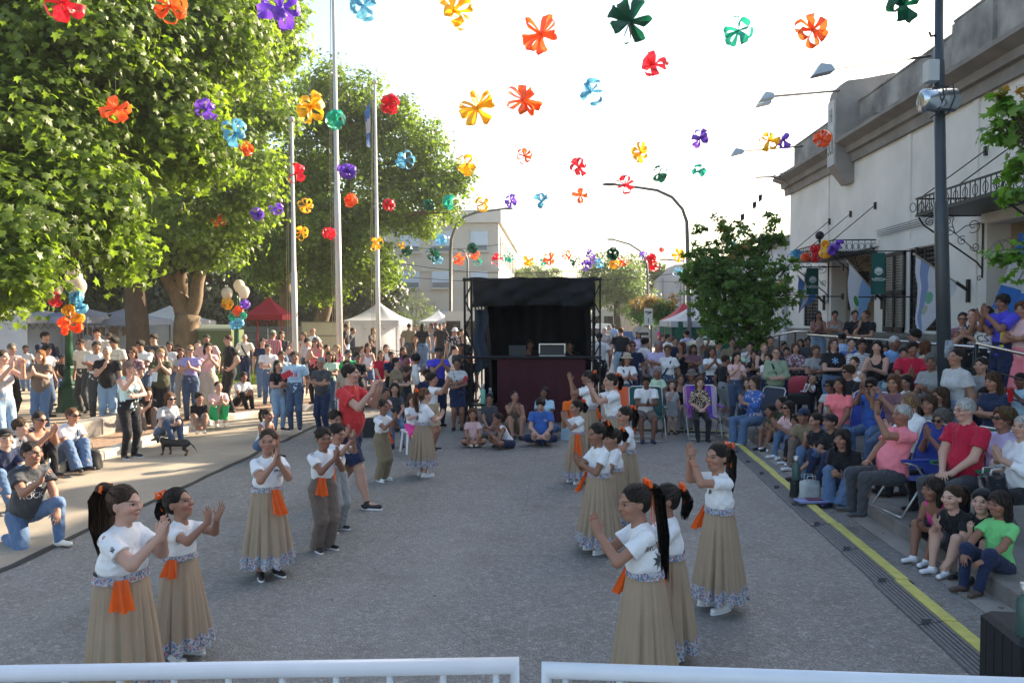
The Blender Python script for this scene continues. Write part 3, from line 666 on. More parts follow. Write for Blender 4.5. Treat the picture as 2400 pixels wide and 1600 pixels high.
# grey industrial building and low houses far right
gb = empty('grey_warehouse', (14, 66, 0), 0, 'grey metal-clad building with sloping shoulders far down the street behind the trees', 'building'); HX = Vector((14, 66, 0)); s = 1
mb = LB(); pts = [(8.2, 62, 0), (8.2, 62, 5.2), (9.6, 62, 6.4), (17, 62, 6.4), (18, 62, 5.4), (18, 62, 0)]; mb.poly(pts, (0, 14, 0)); mb.build('shell', mat('grey_cladding', (.33, .34, .38), .7, nscale=.5, namp=.15), gb)
mb = LB(); [mb.box(x, x + .06, 61.93, 61.99, .2, 5.3) for x in (8.6, 10, 11.4, 12.8, 14.2)]; [mb.box(8.2, 18, 61.94, 61.995, z, z + .05) for z in (2.2, 3.6, 5.0)]; mb.build('seams', mat('grey_seam', (.16, .16, .18), .7), gb)
# ---------------- school building, far left ----------------
sb = empty('school_building', (-20, 66, 0), 0, 'large pale three storey building with wide shuttered windows behind the plaza trees', 'building'); HX = Vector((-20, 66, 0))
SW = mat('school_render', (.52, .48, .42), .9, nscale=.4, namp=.1, bmp=.1); SB = mat('roller_blind', (.50, .60, .70), .6, nscale=2, namp=.06); SS = mat('dark_pane', (.16, .19, .22), .4)  # SS: dark blue-grey for window panes, shared with the far houses
CX = at_y(1168, 600, 62).x; ZT = at_y(1150, 522, 62).z
mb = LB(); mb.box(-44, CX, 62, 92, 0, ZT); mb.build('wall', SW, sb)
mb = LB(); mb.box(-44.2, CX + .25, 61.7, 92.3, ZT + .001, ZT + 1.0); mb.build('parapet', mat('school_parapet', (.58, .55, .5), .9, nscale=.5, namp=.1), sb)
mb = LB(); mb.box(-44.1, CX + .12, 61.85, 61.999, ZT - 3.9, ZT - 3.65); mb.build('cornice', SW, sb)
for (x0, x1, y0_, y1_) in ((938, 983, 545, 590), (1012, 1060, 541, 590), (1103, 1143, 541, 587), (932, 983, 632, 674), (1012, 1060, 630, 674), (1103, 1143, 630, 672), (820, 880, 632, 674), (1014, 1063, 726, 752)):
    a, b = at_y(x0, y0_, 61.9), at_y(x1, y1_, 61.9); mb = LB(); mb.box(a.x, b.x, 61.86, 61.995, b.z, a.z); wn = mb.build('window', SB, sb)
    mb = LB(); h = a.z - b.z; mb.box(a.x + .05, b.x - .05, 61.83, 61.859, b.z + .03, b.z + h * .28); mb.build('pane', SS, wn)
    mb = LB(); mb.box(a.x - .12, b.x + .12, 61.7, 61.86, b.z - .14, b.z - .002); mb.box(a.x - .1, b.x + .1, 61.8, 61.859, a.z + .002, a.z + .1); mb.build('sill', SW, wn)
for j, z in enumerate((ZT - 2.8, ZT - 6.4)):
    for k in range(9):
        y_ = 64 + k * 3.0; mb = LB(); mb.box(CX + .002, CX + .08, y_, y_ + 1.5, z, z + 1.9); mb.build('window', SS, sb)
# low far houses closing the street
def house(label, x0, x1, y0, y1, h, c, roof=None):
    global HX
    HX = Vector(((x0 + x1) / 2, y0, 0)); r = empty('house', HX, 0, label, 'house'); mb = LB(); mb.box(x0, x1, y0, y1, 0, h); mb.build('wall', mat('house_' + str(c), c, .9, nscale=.5, namp=.12), r)
    mb = LB(); mb.box(x0 - .2, x1 + .2, y0 - .2, y1 + .2, h + .001, h + .35); mb.build('cornice', TRIM, r)
    for k in range(int((x1 - x0) / 3)):
        mb = LB(); mb.box(x0 + 1 + k * 3, x0 + 2.2 + k * 3, y0 - .03, y0 - .002, 1.2, 2.6); mb.build('window', SS, r)
    for k in range(4):
        mb = LB(); X = x0 - .03 if x0 > 0 else x1 + .002; mb.box(X, X + .028, y0 + 1 + k * 4, y0 + 2.6 + k * 4, .3 if k % 2 else 1.2, 2.6); mb.build('window', SS, r)
house('low tan house far down the right side of the street', 8.4, 20, 84, 104, 4.4, (.40, .33, .26))
house('low pale house at the far end of the street on the left', -30, -6.5, 108, 130, 4.2, (.5, .47, .42))
house('distant cream house at the far right end of the street', 8.3, 24, 112, 140, 4.8, (.48, .43, .36))
house('dark low building behind the plaza tents on the far left', -80, -48, 62, 80, 4.6, (.25, .23, .21))
# ---------------- black stage booth in the middle of the street ----------------
BY = 16.6
bx0, bx1 = at_y(1098, 900, BY).x, at_y(1398, 900, BY).x; bz = at_y(1248, 655, BY).z
booth = empty('stage_booth', ((bx0 + bx1) / 2, BY, 0), R(.0), 'black cloth covered truss booth with dark red counter in the middle of the street', 'stage booth'); HX = Vector(((bx0 + bx1) / 2, BY, 0)); D_ = 2.3
BC = mat('black_cloth', (.012, .012, .014), .75, nscale=3, namp=.3, bmp=.5, bscale=5, spec=.25); TR = mat('truss_black', (.02, .02, .022), .4, metal=.4); MAR = mat('maroon_cloth', (.055, .008, .014), .9, nscale=3, namp=.15, bmp=.4, bscale=4)
for x in (bx0, bx1):
    for y_ in (BY, BY + D_):
        mb = LB(); s = .075
        for dx in (-s, s):
            for dy in (-s, s): mb.tube([(x + dx, y_ + dy, 0), (x + dx, y_ + dy, bz + .05)], .017, 6)
        z = .1; f = 1
        while z < bz - .3:
            for dy in (-s, s): mb.tube([(x - s * f, y_ + dy, z), (x + s * f, y_ + dy, z + .32)], .009, 4)
            for dx in (-s, s): mb.tube([(x + dx, y_ - s * f, z), (x + dx, y_ + s * f, z + .32)], .009, 4)
            z += .32; f = -f
        mb.box(x - .2, x + .2, y_ - .2, y_ + .2, 0, .03); mb.build('truss_leg', TR, booth)
mb = LB()
for z in (bz, 1.42): mb.tube([(bx0 - .1, BY - .13, z), (bx1 + .1, BY - .13, z)], .03, 8)
mb.tube([(bx0, BY + D_, bz), (bx1, BY + D_, bz)], .03, 8); mb.tube([(bx0, BY, bz), (bx0, BY + D_, bz)], .03, 8); mb.tube([(bx1, BY, bz), (bx1, BY + D_, bz)], .03, 8); mb.build('crossbar', TR, booth)
zf = at_y(1250, 718, BY).z
def flap(a, v):
    x = bx0 + .12 + (bx1 - bx0 - .2) * a; z = bz - .02 + .05 * math.sin(a * 3.1) - v * (bz - zf); w_ = .05 * math.sin(a * 9 + v * 4) + .035 * math.sin(a * 23 - v * 7) + .03 * math.sin((a * 2 + v) * 11)
    return (x, BY - .17 + w_ * (.35 + v), z)
mb = LB(); mb.grid(flap, 60, 16); mb.build('front_valance', BC, booth, True)
mb = LB(); mb.grid(lambda a, v: (bx0 + (bx1 - bx0) * a, BY - .15 + (D_ + .2) * v, bz + .03 - .10 * math.sin(a * 3.14) * math.sin(v * 3.14) + .02 * math.sin(a * 20)), 30, 12); mb.build('roof_cloth', BC, booth, True)
mb = LB(); mb.grid(lambda a, v: (bx0 + .15 + (bx1 - bx0 - .3) * a, BY + D_ - .15 + .06 * math.sin(a * 26), bz * v), 70, 4); mb.build('back_curtain', BC, booth, True)
mb = LB(); mb.grid(lambda a, v: (bx0 + .34 + .16 * (1 - v) + .05 * math.sin(a * 20 + v * 3), BY + .25 + (D_ - .4) * a, .05 + (bz - .1) * v), 30, 8); mb.build('side_curtain', BC, booth, True)
mb = LB(); mb.grid(lambda a, v: (bx1 - .16 + .05 * math.sin(a * 20 + v * 3), BY - .05 + (D_ - .1) * a, .05 + (bz - .1) * v), 30, 8); mb.build('side_curtain', BC, booth, True)
tz = 1.42; tx0 = at_y(1166, 900, BY).x; tx1 = at_y(1372, 900, BY).x
mb = LB(); mb.grid(lambda a, v: (tx0 + (tx1 - tx0) * a, BY - .06 + .025 * math.sin(a * 30 + v) * (1 - v), .02 + (tz - .02) * v), 60, 6); mb.grid(lambda a, v: (tx0 + (tx1 - tx0) * a, BY - .06 + .8 * v, tz + .005), 4, 2); mb.build('counter_cloth', MAR, booth, True)
mb = LB(); mb.box(tx0 - .3, tx1, BY + .02, BY + .75, tz - .06, tz - .01); mb.build('counter_top', TR, booth)
mb = LB(); mb.grid(lambda a, v: (bx0 + .1 + .30 * a + .04 * math.sin(v * 9), BY + .15 + .05 * math.sin(a * 9 + v * 3), 1.0 + 1.45 * v + .2 * a * (1 - v)), 14, 16); mb.build('tied_curtain', mat('slate_cloth', (.03, .045, .07), .8, nscale=4, namp=.3), booth, True)
# things on the counter
p = at_y(1213, 816, BY + .3); r = empty('laptop', (p.x, BY + .3, tz + .006), 0, 'dark grey laptop seen from behind on the booth counter', 'laptop')
mb = MB(); mb.bbox(-.19, .19, 0, .26, 0, .018, .004); mb.build('base', mat('laptop_alu', (.10, .11, .12), .45, metal=.3), r); mb = MB(); mb.add([(-.19, -.01, .01), (.19, -.01, .01), (.19, -.09, .24), (-.19, -.09, .24), (-.19, 0, .01), (.19, 0, .01), (.19, -.08, .24), (-.19, -.08, .24)], [(0, 1, 2, 3), (7, 6, 5, 4), (0, 3, 7, 4), (1, 5, 6, 2), (3, 2, 6, 7)]); mb.build('screen', mat('laptop_alu'), r)
p = at_y(1294, 822, BY + .2); r = empty('equipment_case', (p.x, BY + .25, tz + .006), 0, 'open black equipment case with bright metal frame on the booth counter', 'case')
mb = MB(); w_, h_ = .29, .25; mb.box(-w_, w_, 0, .3, 0, .06); mb.box(-w_ + .02, w_ - .02, .02, .04, .06, h_ - .02); mb.build('shell', mat('case_black', (.03, .035, .04), .5), r)
mb = MB(); mb.box(-w_, -w_ + .025, -.01, .05, .061, h_); mb.box(w_ - .025, w_, -.01, .05, .061, h_); mb.box(-w_, w_, -.011, .049, h_ + .001, h_ + .025); mb.box(-w_, w_, -.015, .0, .0, .02); mb.build('metal_edge', mat('bright_alu', (.75, .77, .78), .3, metal=.7), r)
# shelf with flasks on the left of the booth
sx = at_y(1140, 950, BY - .1).x
mb = LB(); zsh = at_y(1130, 945, BY - .1).z; mb.box(sx - .35, sx + .22, BY - .32, BY + .05, zsh - .04, zsh); mb.build('side_shelf', TR, booth)
def flask(label, loc, col, h=.28, r=.042):
    o = empty('flask', loc, 0, label, 'flask'); mb = MB(); mb.lathe([(r * .95, 0), (r, .01), (r, h * .68), (r * .62, h * .76), (r * .55, h * .8)], n=14); mb.build('bottle', col, o, True); mb = MB(); mb.lathe([(r * .62, h * .8), (r * .66, h * .82), (r * .66, h), (r * .5, h * 1.01)], n=14); mb.build('cap', mat('steel_cap', (.5, .5, .5), .3, metal=.8), o, True); return o
flask('mint green flask on the shelf left of the booth', (sx - .07, BY - .15, zsh), mat('mint_enamel', (.25, .62, .52), .35), .42, .055)
flask('blue grey flask beside the mint one on the booth shelf', (sx + .09, BY - .15, zsh), mat('blue_enamel', (.18, .26, .38), .35), .34, .05)
mb = MB(); mb.lathe([(.17, 0), (.18, .05), (.18, 1.1), (.14, 1.15)], n=4); 
# white crowd barriers in front of the camera
BW = mat('white_enamel', (.72, .76, .84), .3, nscale=8, namp=.04, bmp=.05, bscale=40)
def barrier(label, a, b, legend):
    a, b = Vector(a), Vector(b); r = empty('crowd_barrier', (a.x, a.y, 0), 0, label, 'barrier', 'white tubular barriers along the camera side'); a0 = Vector((a.x, a.y, 0)); a = a - a0; b = b - a0; zt = a.z; d = b - a; n = int(d.length / .152)
    lo = Vector((0, 0, -zt + .22))
    mb = MB(); mb.tube([a + lo, a + Vector((0, 0, 0)), b, b + lo, a + lo], .026, 14); mb.build('frame', BW, r, True)
    off = .152 * (.35 if legend else .5)
    for k in range(n):
        p = (a if legend else a) + d.normalized() * (off + .152 * k)
        if (p - a).length < d.length - .05: mb = MB(); mb.tube([p - Vector((0, 0, .02)), p + lo], .0095, 8); mb.build('bar', BW, r, True)
    for e in (a, b): mb = MB(); q = e + lo; mb.tube([q, q - Vector((0, 0, .2))], .02, 8); mb.tube([q + Vector((0, -.3, -.2)), q + Vector((0, .3, -.2))], .018, 8); mb.build('foot', BW, r, True)
BZ = 1.3
A1 = at_z(1206, 1558, BZ); A0 = at_z(0, 1578, BZ); dd = (A0 - A1) * 1.25
barrier('left white tubular barrier, its rounded end near the middle of the picture', A1, A1 + dd, True)
B0 = at_z(1281, 1569, BZ); B1 = at_z(2400, 1607, BZ); barrier('right white tubular barrier with scuffed top rail', B0, B0 + (B1 - B0) * 1.25, True)
# dark case with thermos in the lower right corner
p = at_z(2500, 1640, 0); cx, cyy = 2.80, 4.55
r = empty('equipment_case', (cx, cyy, 0), R(-4), 'tall black case standing at the lower right corner by the cable ramp', 'case')
CB = mat('case_fabric', (.012, .012, .016), .7, nscale=20, namp=.3)
mb = MB(); mb.bbox(-.22, .35, -.25, .25, 0, .50, .03); mb.build('shell', CB, r); mb = MB(); [mb.box(-.222, -.2195, -.25 + k * .1, -.24 + k * .1, .05, .47) for k in range(5)]; mb.tube([(-.05, -.251, .43), (-.03, -.29, .43), (.08, -.29, .43), (.10, -.251, .43)], .012, 6); mb.build('handle', IRON, r)
flask('tall dark green steel thermos standing on the black case at the lower right', (cx - .16, cyy - .14, .50), mat('thermos_green', (.04, .09, .08), .35), .30, .05)
# ---------------- trees ----------------
def leaf_mat(name, dark, light, tr, trans=.45):
    m, t, b = _nt(name); a = N(t, 'ShaderNodeAttribute', attribute_name='lv')
    col = ramp(t, a.outputs['Fac'], [(0, dark), (.6, light), (1, tuple(min(1, v * 1.35) for v in light))]); L(t, col, b.inputs['Base Color'])
    b.inputs['Roughness'].default_value = .42; b.inputs['Specular IOR Level'].default_value = .5
    tb = N(t, 'ShaderNodeBsdfTranslucent'); L(t, mixc(t, 1.0, col, tr, 'MULTIPLY'), tb.inputs[0]); mx = N(t, 'ShaderNodeMixShader'); mx.inputs[0].default_value = trans
    L(t, b.outputs[0], mx.inputs[1]); L(t, tb.outputs[0], mx.inputs[2]); out = [n for n in t.nodes if n.type == 'OUTPUT_MATERIAL'][0]; L(t, mx.outputs[0], out.inputs[0]); return m
PLANE = np.array([(0, -.1), (.18, .02), (.5, -.05), (.36, .22), (.52, .5), (.2, .48), (0, .95), (-.2, .48), (-.52, .5), (-.36, .22), (-.5, -.05), (-.18, .02)])
OVAL = np.array([(0, 0), (.22, .25), (.2, .6), (0, 1), (-.2, .6), (-.22, .25)])
STAR3 = np.array([(0, 0), (.40, .10), (.22, .42), (0, .9), (-.22, .42), (-.40, .10)])
def leaves(P, Nn, size, shape, rg, droop=.25):
    n = len(P); k = len(shape); Nn = Nn / np.linalg.norm(Nn, axis=1, keepdims=True)
    a = rg.normal(size=(n, 3)); a[:, 2] -= .7; t = a - Nn * (a * Nn).sum(1, keepdims=True); t /= np.linalg.norm(t, axis=1, keepdims=True) + 1e-9; s = np.cross(Nn, t)
    sz = size * rg.uniform(.6, 1.25, n)[:, None]
    cs = [P]
    for x, y in shape: cs.append(P + sz * (s * x + t * (y - .4)) - Nn * sz * (droop * (abs(x) + (y - .4) ** 2)))
    V = np.stack(cs, 1).reshape(-1, 3); b = (np.arange(n) * (k + 1))[:, None]; F = []
    for j in range(k): F.append(np.concatenate([b, b + 1 + j, b + 1 + (j + 1) % k], 1))
    return V, np.concatenate(F), k + 1
def crown_mesh(blobs, n, size, shape, mat_, seed, inner=.35, clump=.45, updir=.6, sub=45):
    """blobs: (centre, radius vec); leaves grow in small sprays spread through each blob, denser near its skin"""
    rg = np.random.RandomState(seed); vol = np.array([r[0] * r[1] + r[1] * r[2] + r[0] * r[2] for c, r in blobs]); cnt = (vol / vol.sum() * n).astype(int); PP = []; NN = []; LV = []
    for (c, r), m in zip(blobs, cnt):
        c = np.array(c, float); r = np.array(r, float); ns = max(3, m // sub); d = rg.normal(size=(ns, 3)); d /= np.linalg.norm(d, axis=1, keepdims=True); rad = (inner + (1 - inner) * rg.rand(ns) ** .45) * rg.uniform(.86, 1.14, ns); cc = c + d * rad[:, None] * r
        idx = rg.randint(0, ns, m); sp = clump * rg.uniform(.6, 1.3, ns)[idx]; off = rg.normal(size=(m, 3)) * sp[:, None] * np.array([.6, .6, .38])
        p = cc[idx] + off; PP.append(p); NN.append(d[idx] * .8 + off / (clump + 1e-6) * .35 + rg.normal(size=(m, 3)) * .55 + np.array([0, 0, updir])); LV.append(np.clip(rg.rand(ns)[idx] * .5 + rg.rand(m) * .5, 0, 1))
    P = np.concatenate(PP); Nn = np.concatenate(NN); lv = np.concatenate(LV); V, F, k = leaves(P, Nn, size, shape, rg)
    me = raw_mesh('crown', V, F, mat_, smooth=False); a = me.attributes.new('lv', 'FLOAT', 'POINT'); a.data.foreach_set('value', np.repeat(lv, k).astype(np.float32)); return me
def bark_mat(name, c, c2, sc=3):
    m, t, b = _nt(name); co = coords(t, 'Object', (1, 1, .5)); f = noise(t, co, sc, 5, .6); v = N(t, 'ShaderNodeTexVoronoi'); L(t, co, v.inputs['Vector']); v.inputs['Scale'].default_value = sc * 3; s_ = N(t, 'ShaderNodeSeparateColor'); L(t, v.outputs['Color'], s_.inputs[0])
    L(t, mixc(t, mth(t, 'MULTIPLY', s_.outputs[0], .5), ramp(t, f, [(.35, c), (.65, c2)]), c2), b.inputs['Base Color']); b.inputs['Roughness'].default_value = .9; bump(t, b, f, .8, .05); return m
BARK = bark_mat('plane_bark', (.09, .058, .038), (.22, .16, .10)); BARKD = bark_mat('dark_bark', (.05, .035, .025), (.09, .065, .045), 6)
LEAFA = leaf_mat('plane_leaves', (.05, .085, .014), (.13, .19, .03), (2.2, 2.3, .9), .5)
LEAFB = leaf_mat('shaded_leaves', (.010, .022, .007), (.025, .045, .012), (1.6, 1.8, .7), .25)  # shade of the trees at the back is put into this leaf colour
LEAFC = leaf_mat('fresh_leaves', (.03, .07, .012), (.06, .13, .02), (1.8, 2.2, .8))
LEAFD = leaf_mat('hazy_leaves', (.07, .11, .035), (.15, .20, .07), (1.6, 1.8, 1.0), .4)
LEAFR = leaf_mat('redtip_leaves', (.10, .13, .02), (.30, .20, .05), (1.7, 1.3, .7), .4)
def limb_pts(a, b, bend, rg, n=6):
    a, b = Vector(a), Vector(b); o = []
    for k in range(n + 1):
        t = k / n; p = a.lerp(b, t); p.z += bend * math.sin(t * math.pi); j = .05 * (b - a).length * math.sin(t * math.pi); p += Vector((rg.uniform(-j, j), rg.uniform(-j, j), rg.uniform(-j, j) * .5)); o.append(p)
    return o
def tree(label, base, forks, blobs, n, size, shape, lm, bm, seed, r0, group=None, clump=.45, inner=.35, extra=None, twigs=True, updir=.6, sub=45):
    """forks: list of (points, r start, r end) for trunk and main limbs; twigs grow on to every blob"""
    b = Vector(base); root = empty('tree', b, 0, label, 'tree', group); rg = random.Random(seed); mb = MB(); tips = []
    for pts, ra, rb in forks:
        m = len(pts); P = []
        for i in range(m - 1):
            for k in range(4): P.append(Vector(pts[i]).lerp(Vector(pts[i + 1]), k / 4))
        P.append(Vector(pts[-1])); P = [p + Vector((math.sin(i * .9 + seed) * .03, math.cos(i * .7 + seed) * .03, 0)) for i, p in enumerate(P)]
        rs = [ra + (rb - ra) * i / (len(P) - 1) for i in range(len(P))]
        if P[0].z < .3: rs[0] *= 1.5; rs[1] *= 1.15
        mb.tube([p - b for p in P], rs, 12); tips.append((P[-1], rb)); tips.append((P[len(P) * 2 // 3], rb * 1.1))
    if twigs:
        for c, r in blobs:
            c = Vector(c); q = min(tips, key=lambda t: (t[0] - c).length + max(0, t[0].z - c.z) * 2); rr = min(q[1] * .6, .05 + .01 * (c - q[0]).length)
            P = limb_pts(q[0], c, .05 * (c - q[0]).length, rg); mb.tube([p - b for p in P], [rr * (1 - .75 * i / 6) for i in range(7)], 7)
            for _ in range(5):
                e = c + Vector((rg.uniform(-1, 1) * r[0], rg.uniform(-1, 1) * r[1], rg.uniform(-.6, 1) * r[2])) * .85; P2 = limb_pts(P[3 + _ % 3], e, .1, rg, 4); mb.tube([p - b for p in P2], [rr * .4 * (1 - .8 * i / 4) for i in range(5)], 5)
    mb.build('trunk', bm, root, True)
    me = crown_mesh([((c[0] - b.x, c[1] - b.y, c[2] - b.z), r) for c, r in blobs], n, size, shape, lm, seed, inner, clump, updir, sub); link('crown', me, root)
    if extra:
        me = crown_mesh([((c[0] - b.x, c[1] - b.y, c[2] - b.z), r) for c, r in extra[0]], extra[1], extra[2], shape, extra[3], seed + 1, .8, clump * .6, updir, 12); link('new_leaves', me, root)
    return root
def bl(px, py, rp, y, sq=(1, 1, 1)):
    c = at_y(px, py, y); r = rp / FPX * y; return ((c.x, c.y, c.z), (r * sq[0], r * sq[1], r * sq[2]))
def gp(px, y, z=0): c = at_y(px, 760, y); return (c.x, y, z)
TG = 'big plane trees of the plaza'
# near tree overhanging from the left edge
near = [bl(-60, 120, 260, 15), bl(150, 60, 210, 14.5), bl(60, 330, 190, 14), bl(330, 170, 170, 16), bl(40, 520, 150, 13), bl(205, 455, 100, 14), bl(-20, 640, 95, 12.5), bl(45, 660, 48, 12.2, (1, 1, .8)), bl(270, 560, 60, 14.5), bl(165, 540, 45, 14), bl(480, 60, 150, 17), bl(420, 330, 120, 16.5), bl(300, 620, 32, 14.8)]
tree('huge plane tree whose bright canopy overhangs the left edge of the picture', gp(-230, 15, .1), [([gp(-230, 15, .1), gp(-225, 15, 3), gp(-205, 15, 4.5)], .5, .38), ([gp(-205, 15, 4.4), gp(-60, 14.8, 6.5), gp(90, 14.6, 8.2)], .3, .14), ([gp(-205, 15, 4.4), gp(-230, 15, 8), gp(-120, 15, 11)], .3, .12)], near, 72000, .158, PLANE, LEAFA, BARK, 11, .5, TG, .42)
# forked tree
y = 26.5
fk = [bl(330, 60, 260, y), bl(560, 40, 180, y + .5), bl(120, 200, 240, y + 2), bl(430, 250, 190, y - .5), bl(600, 200, 105, y), bl(300, 420, 170, y), bl(560, 370, 120, y - 1), bl(620, 290, 75, y - 1), bl(450, 520, 125, y - 1.5), bl(570, 500, 85, y - 1), bl(640, 100, 80, y), bl(330, 570, 70, y - 2), bl(520, 600, 50, y - 1), bl(120, 420, 150, y), bl(655, 20, 60, y - 1), bl(610, 450, 50, y - 1.5)]
T1 = gp(430, y, .1)
tree('great plane tree with a thick pale forked trunk behind the standing crowd', T1, [([T1, gp(437, y, 1.2), gp(440, y, 2.4)], .43, .42), ([gp(436, y, 2.2), gp(415, y, 3.2), gp(372, y, 4.6), gp(350, y, 7)], .34, .18), ([gp(443, y, 2.3), gp(462, y, 3.1), gp(474, y, 4.0), gp(490, y, 4.3)], .26, .16), ([gp(474, y, 3.9), gp(500, y, 7), gp(560, y, 9)], .25, .13), ([gp(425, y, 3.0), gp(420, y, 5.0), gp(430, y, 8)], .24, .13), ([gp(350, y, 7), gp(300, y, 9), gp(200, y, 11)], .2, .1)], [(c, tuple(v * .92 for v in r)) for c, r in fk], 74000, .168, PLANE, LEAFA, BARK, 12, .55, TG, .5)
y = 25.6
T2 = gp(322, y, .1)
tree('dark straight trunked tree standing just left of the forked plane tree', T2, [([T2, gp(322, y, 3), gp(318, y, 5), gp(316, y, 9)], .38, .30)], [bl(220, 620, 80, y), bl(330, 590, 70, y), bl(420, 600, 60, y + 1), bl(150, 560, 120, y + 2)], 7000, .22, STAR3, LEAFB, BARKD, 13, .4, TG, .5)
# middle tree
y = 36
md = [bl(800, 260, 95, y), bl(740, 330, 100, y), bl(860, 300, 70, y), bl(700, 230, 60, y + 1), bl(900, 360, 100, y), bl(980, 330, 70, y), bl(1010, 430, 85, y), bl(1075, 420, 45, y), bl(820, 470, 130, y - 1), bl(680, 420, 90, y), bl(950, 470, 90, y), bl(720, 560, 110, y - 2), bl(850, 590, 90, y - 1.5), bl(640, 560, 80, y), bl(900, 640, 45, y - 1.5), bl(780, 660, 55, y - 2), bl(1060, 500, 30, y - 1), bl(985, 530, 35, y), bl(850, 210, 45, y), bl(940, 270, 45, y), bl(760, 190, 50, y), bl(630, 650, 45, y - 1), bl(730, 690, 35, y - 2)]
T3 = gp(738, y, .1)
tree('tall plane tree behind the three flagpoles in the middle of the plaza', T3, [([T3, gp(745, y, 1.5), gp(765, y, 3.0), gp(800, y, 6.5)], .42, .24), ([gp(800, y, 6.4), gp(830, y, 9), gp(860, y, 11)], .22, .1), ([gp(800, y, 6.4), gp(900, y, 8), gp(960, y, 9)], .18, .08)], [(c, tuple(v * .86 for v in r)) for c, r in md], 60000, .20, STAR3, LEAFA, BARK, 14, .45, TG, .55, .4)
T4 = gp(668, y - 1, .1)
tree('second brown trunk leaning left of the middle plane tree, beside the red gazebo', T4, [([T4, gp(670, y - 1, 2.4), gp(665, y - 1, 5.5), gp(660, y - 1, 8)], .36, .2)], [bl(640, 610, 60, y - 1), bl(600, 600, 60, y), bl(650, 500, 70, y - 1)], 6000, .22, STAR3, LEAFA, BARK, 15, .4, TG, .5)
# dark belt of trees behind
for i, (px, py, rp, yy, h) in enumerate(((40, 560, 160, 48, 0), (220, 600, 140, 50, 0), (420, 640, 120, 46, 0), (560, 600, 150, 52, 0), (700, 640, 110, 50, 0), (840, 650, 90, 52, 0), (-80, 620, 150, 44, 0), (310, 480, 200, 54, 0))):
    lb = ['dark shady tree behind the white tents at the far left', 'dark shady tree behind the pale gazebo left of the trunks', 'dark tree in the gap between the forked trunk and the second lamp', 'dark background tree behind the red gazebo', 'dark background tree behind the tall flagpole', 'dark background tree left of the school building', 'dark tree filling the left edge behind the tents', 'tall dark tree high behind the forked plane tree'][i]
    c = at_y(px, py, yy); r = rp / FPX * yy; b_ = (c.x, yy, .1)
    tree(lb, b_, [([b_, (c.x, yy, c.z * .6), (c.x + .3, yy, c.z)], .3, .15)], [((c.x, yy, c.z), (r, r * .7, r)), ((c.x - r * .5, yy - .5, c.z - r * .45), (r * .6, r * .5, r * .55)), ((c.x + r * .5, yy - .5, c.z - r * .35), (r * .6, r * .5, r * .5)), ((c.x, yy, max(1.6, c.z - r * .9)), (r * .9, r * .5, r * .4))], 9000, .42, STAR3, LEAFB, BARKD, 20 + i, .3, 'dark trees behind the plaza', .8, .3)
# leafless grey shrub tree before the school
y = 54; b_ = gp(968, y, .1)
def baretree(label, b, h, w, seed, m):
    r = empty('tree', b, 0, label, 'tree'); rg = random.Random(seed); mb = MB()
    def br(p, d, ln, rad, dep):
        q = p + d * ln; mb.tube([p, p.lerp(q, .5) + Vector((rg.uniform(-.1, .1), rg.uniform(-.1, .1), 0)) * ln, q], [rad, rad * .8, rad * .55], 5)
        if dep:
            for _ in range(3 if dep > 1 else 4): br(q, (d + Vector((rg.uniform(-1, 1) * w, rg.uniform(-1, 1) * w, rg.uniform(-.1, .5)))).normalized(), ln * rg.uniform(.6, .85), rad * .55, dep - 1)
    for k in range(5): br(Vector((0, 0, .3)), Vector((rg.uniform(-.6, .6), rg.uniform(-.4, .4), 1)).normalized(), h * .30, .06, 4)
    mb.tube([(0, 0, -.1), (0, 0, .5)], .12, 8); mb.build('branches', m, r); link('crown', crown_mesh([((0, 0, h * .6), (w * h * .5, w * h * .4, h * .32))], 2600, .12, OVAL, LEAFD, seed, .5, .3), r); return r
baretree('thin grey leafless shrub tree in front of the pale school building', b_, 4.2, .85, 5, mat('grey_twig', (.16, .14, .12), .9))
# far street trees
def simple(label, px, py, rp, yy, lm, n, size, seed, extra=None, shape=OVAL, sq=(1, 1, 1), group=None, r0=.2, clump=.35, ntr=1):
    c = at_y(px, py, yy); r = rp / FPX * yy; b_ = (c.x, yy, .1); rg = random.Random(seed)
    bls = [((c.x + rg.uniform(-.5, .5) * r * sq[0], yy + rg.uniform(-.5, .5) * r, c.z + rg.uniform(-.45, .5) * r * sq[2]), (r * rg.uniform(.35, .6) * sq[0], r * .5, r * rg.uniform(.35, .55) * sq[2])) for _ in range(9)]
    ex = None
    if extra: ex = ([((c.x + rg.uniform(-.8, .8) * r * sq[0], yy + rg.uniform(-.4, .4) * r, c.z + r * sq[2] * rg.uniform(.3, .8)), (r * .2, r * .2, r * .35)) for _ in range(12)], extra, size, LEAFR)
    return tree(label, b_, [([b_, (c.x + .05, yy, c.z * .45), (c.x, yy, c.z * .8)], r0, r0 * .5)], bls, n, size, shape, lm, BARKD, seed, r0, group, clump, .3, ex)
simple('hazy broad street tree directly right of the booth, down the street', 1445, 675, 105, 58, LEAFD, 12000, .26, 31, sq=(1, 1, .95), r0=.35, clump=.5)
simple('second hazy street tree, farther and right of the first', 1515, 640, 60, 66, LEAFD, 6000, .28, 32, clump=.5)
simple('small sunlit tree with reddish new tips in front of the grey building', 1553, 732, 42, 44, LEAFC, 3500, .17, 33, extra=1400, sq=(1.1, 1, .9), r0=.1)
simple('smaller sunlit red tipped tree left of its twin', 1500, 735, 32, 48, LEAFC, 2200, .17, 34, extra=900, r0=.1)
simple('bright yellow green tree top above the booth roof, far off', 1265, 655, 42, 85, LEAFD, 3500, .35, 35, sq=(1.5, 1, 1), clump=.6)
simple('pale distant tree on the left horizon beside the school', 1215, 650, 25, 88, LEAFD, 2000, .35, 36, clump=.6)
